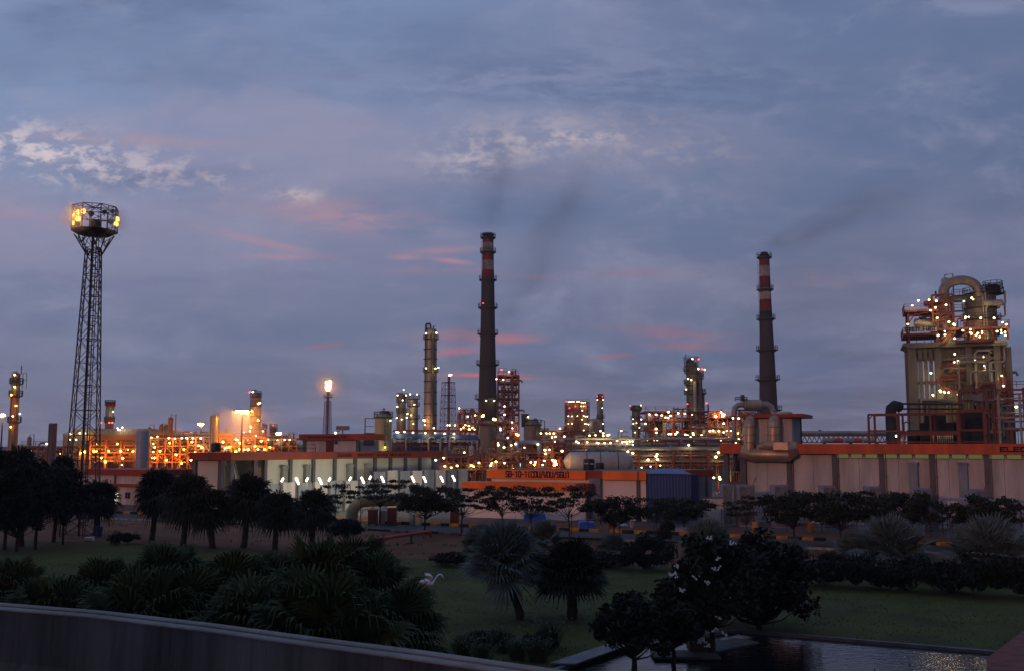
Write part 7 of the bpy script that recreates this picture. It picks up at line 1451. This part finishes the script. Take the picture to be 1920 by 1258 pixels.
# ================================================================ HAZE
HZ = bpy.data.materials.new('haze'); HZ.use_nodes = True; t_ = HZ.node_tree
for n_ in list(t_.nodes): t_.nodes.remove(n_)
v_ = t_.nodes.new('ShaderNodeVolumePrincipled'); v_.inputs['Color'].default_value = (.76, .82, .95, 1); v_.inputs['Density'].default_value = .00018; v_.inputs['Anisotropy'].default_value = .0
o_ = t_.nodes.new('ShaderNodeOutputMaterial'); t_.links.new(v_.outputs[0], o_.inputs['Volume'])
b = MB(); b.box(-700, 700, -61, 1100, -1.6, 92)
hz_ = link('haze', b.mesh('haze', HZ)); hz_['kind'] = 'stuff'; hz_['label'] = 'thin evening haze over the refinery'; hz_['category'] = 'haze'

# vapour of the left plant, volumes added as lamp and flame halos, smoke plumes
def cloud(name, label, c, size, dens, col, seed, rot=0, nscale=1.6, power=1.5, nlo=.3, nhi=.7, emitabs=None):
    m = bpy.data.materials.new(name); m.use_nodes = True; t = m.node_tree; n = t.nodes; l = t.links
    for q in list(n): n.remove(q)
    o = n.new('ShaderNodeOutputMaterial'); v = n.new('ShaderNodeVolumePrincipled'); v.inputs['Color'].default_value = (*col, 1); l.new(v.outputs[0], o.inputs['Volume'])
    tc_ = n.new('ShaderNodeTexCoord'); ln = n.new('ShaderNodeVectorMath'); ln.operation = 'LENGTH'; l.new(tc_.outputs['Object'], ln.inputs[0])
    mr = n.new('ShaderNodeMapRange'); mr.interpolation_type = 'SMOOTHSTEP'; mr.inputs[1].default_value = 1.0; mr.inputs[2].default_value = 0.0; l.new(ln.outputs['Value'], mr.inputs[0])
    pw = n.new('ShaderNodeMath'); pw.operation = 'POWER'; pw.inputs[1].default_value = power; l.new(mr.outputs[0], pw.inputs[0])
    mp = n.new('ShaderNodeMapping'); mp.inputs['Location'].default_value = (seed, seed * .7, 0); l.new(tc_.outputs['Object'], mp.inputs[0])
    nz = n.new('ShaderNodeTexNoise'); nz.inputs['Scale'].default_value = nscale; nz.inputs['Detail'].default_value = 3; l.new(mp.outputs[0], nz.inputs['Vector'])
    m2 = n.new('ShaderNodeMapRange'); m2.inputs[1].default_value = nlo; m2.inputs[2].default_value = nhi; l.new(nz.outputs['Fac'], m2.inputs[0])
    mu = n.new('ShaderNodeMath'); mu.operation = 'MULTIPLY'; l.new(pw.outputs[0], mu.inputs[0]); l.new(m2.outputs[0], mu.inputs[1])
    m3 = n.new('ShaderNodeMath'); m3.operation = 'MULTIPLY'; m3.inputs[1].default_value = dens; l.new(mu.outputs[0], m3.inputs[0]); l.new(m3.outputs[0], v.inputs['Density'])
    b = MB(); b.ball((0, 0, 0), 1.0, 20, 12); ob = link(name, b.mesh(name, m), None, c); ob.scale = size; ob.rotation_euler = (0, rot, 0)
    m.cycles.volume_step_rate = 1.0
    ob['kind'] = 'stuff'; ob['label'] = label; ob['category'] = 'steam_halo' if name == 'steam_halo' else 'smoke'; return ob
def at3(u, v, D): d = ray(u, v); k = D / d.y; return (d.x * k, D, H + d.z * k)
cloud('steam_halo', 'orange vapour spread wide as an added lamp halo round the high mast and stack column', at3(448, 792, 226), (15, 8, 11), .05, (.9, .9, .9), 3, 0, 1.4, 1.2, .0, .6)  # plant vapour, enlarged to give the sodium lamps a halo
cloud('steam_halo', 'added vapour volume giving the large flare flame its halo', at3(613, 722, 420), (14, 8, 14), .05, (.9, .9, .9), 5, 0, 1.2, 1.4, .0, .5)  # volume added for the glow round the flame
cloud('steam_halo', 'added mist volume giving the lamps at the left of the mast head a halo', at3(142, 408, 87.5), (2.0, 1.5, 1.9), .5, (.9, .9, .9), 2, 0, 1.2, 1.0, .0, .5)  # mist added to give the mast lamps an orange halo
cloud('steam_halo', 'added mist volume giving the lamps at the right of the mast head a halo', at3(218, 415, 87.5), (1.6, 1.3, 1.6), .5, (.9, .9, .9), 4, 0, 1.2, 1.0, .0, .5)
DK = (.17, .16, .18)
for i_, (nm_, u_, v_, D_s, sx_, sy_, sz_, dn_, ro_) in enumerate((
    ('dense start of the smoke at the hooded chimney mouth', 1462, 452, 322, 9, 5, 4, .072, -.45), ('smoke drifting right of the hooded chimney', 1530, 428, 325, 22, 7, 8, .060, -.45), ('widening smoke above the gap before the concrete unit', 1625, 388, 335, 32, 10, 12, .036, -.35),
    ('lowest smoke just right of the tallest chimney', 955, 585, 420, 15, 8, 9, .044, -1.0), ('smoke bending right behind the tallest chimney', 995, 520, 420, 26, 10, 13, .038, -.95), ('wide faint smoke rising to the cloud right of the chimney', 1045, 400, 425, 44, 14, 22, .036, -1.1),
    ('faint upright smoke above the tallest chimney mouth', 925, 385, 400, 26, 10, 14, .034, -1.5), ('highest faint smoke near the cream cloud', 935, 305, 400, 26, 12, 22, .028, -1.4), ('smoke above the distant flare tower', 880, 610, 630, 40, 14, 15, .024, -1.2))):
    cloud('smoke', nm_, at3(u_, v_, D_s), (sx_, sy_, sz_), dn_, DK, 7 + 3 * i_, ro_, 1.9, 1.2, .25, .75)
# unseen leaf screen added behind the camera to keep low sun off the garden
rnd = random.Random(77); b = MB(); sx, sy = math.sin(SUN_AZ), math.cos(SUN_AZ)
for k in range(5200):
    w_ = rnd.uniform(-130, 130); dd = rnd.uniform(34, 46); hh = rnd.uniform(0, 1) ** .8 * (19 + 3.0 * noise.noise(Vector((w_ * .06, 1, 2))))
    leaf_quad(b, Vector((sx * dd - sy * w_, sy * dd + sx * w_, hh)), rnd.uniform(.9, 1.7), rnd, .7)
w_ = link('shade_screen', b.mesh('shade_screen', M_TREED)); w_['kind'] = 'stuff'; w_['label'] = 'unseen leaf screen added to shade the garden'; w_['category'] = 'shade_screen'
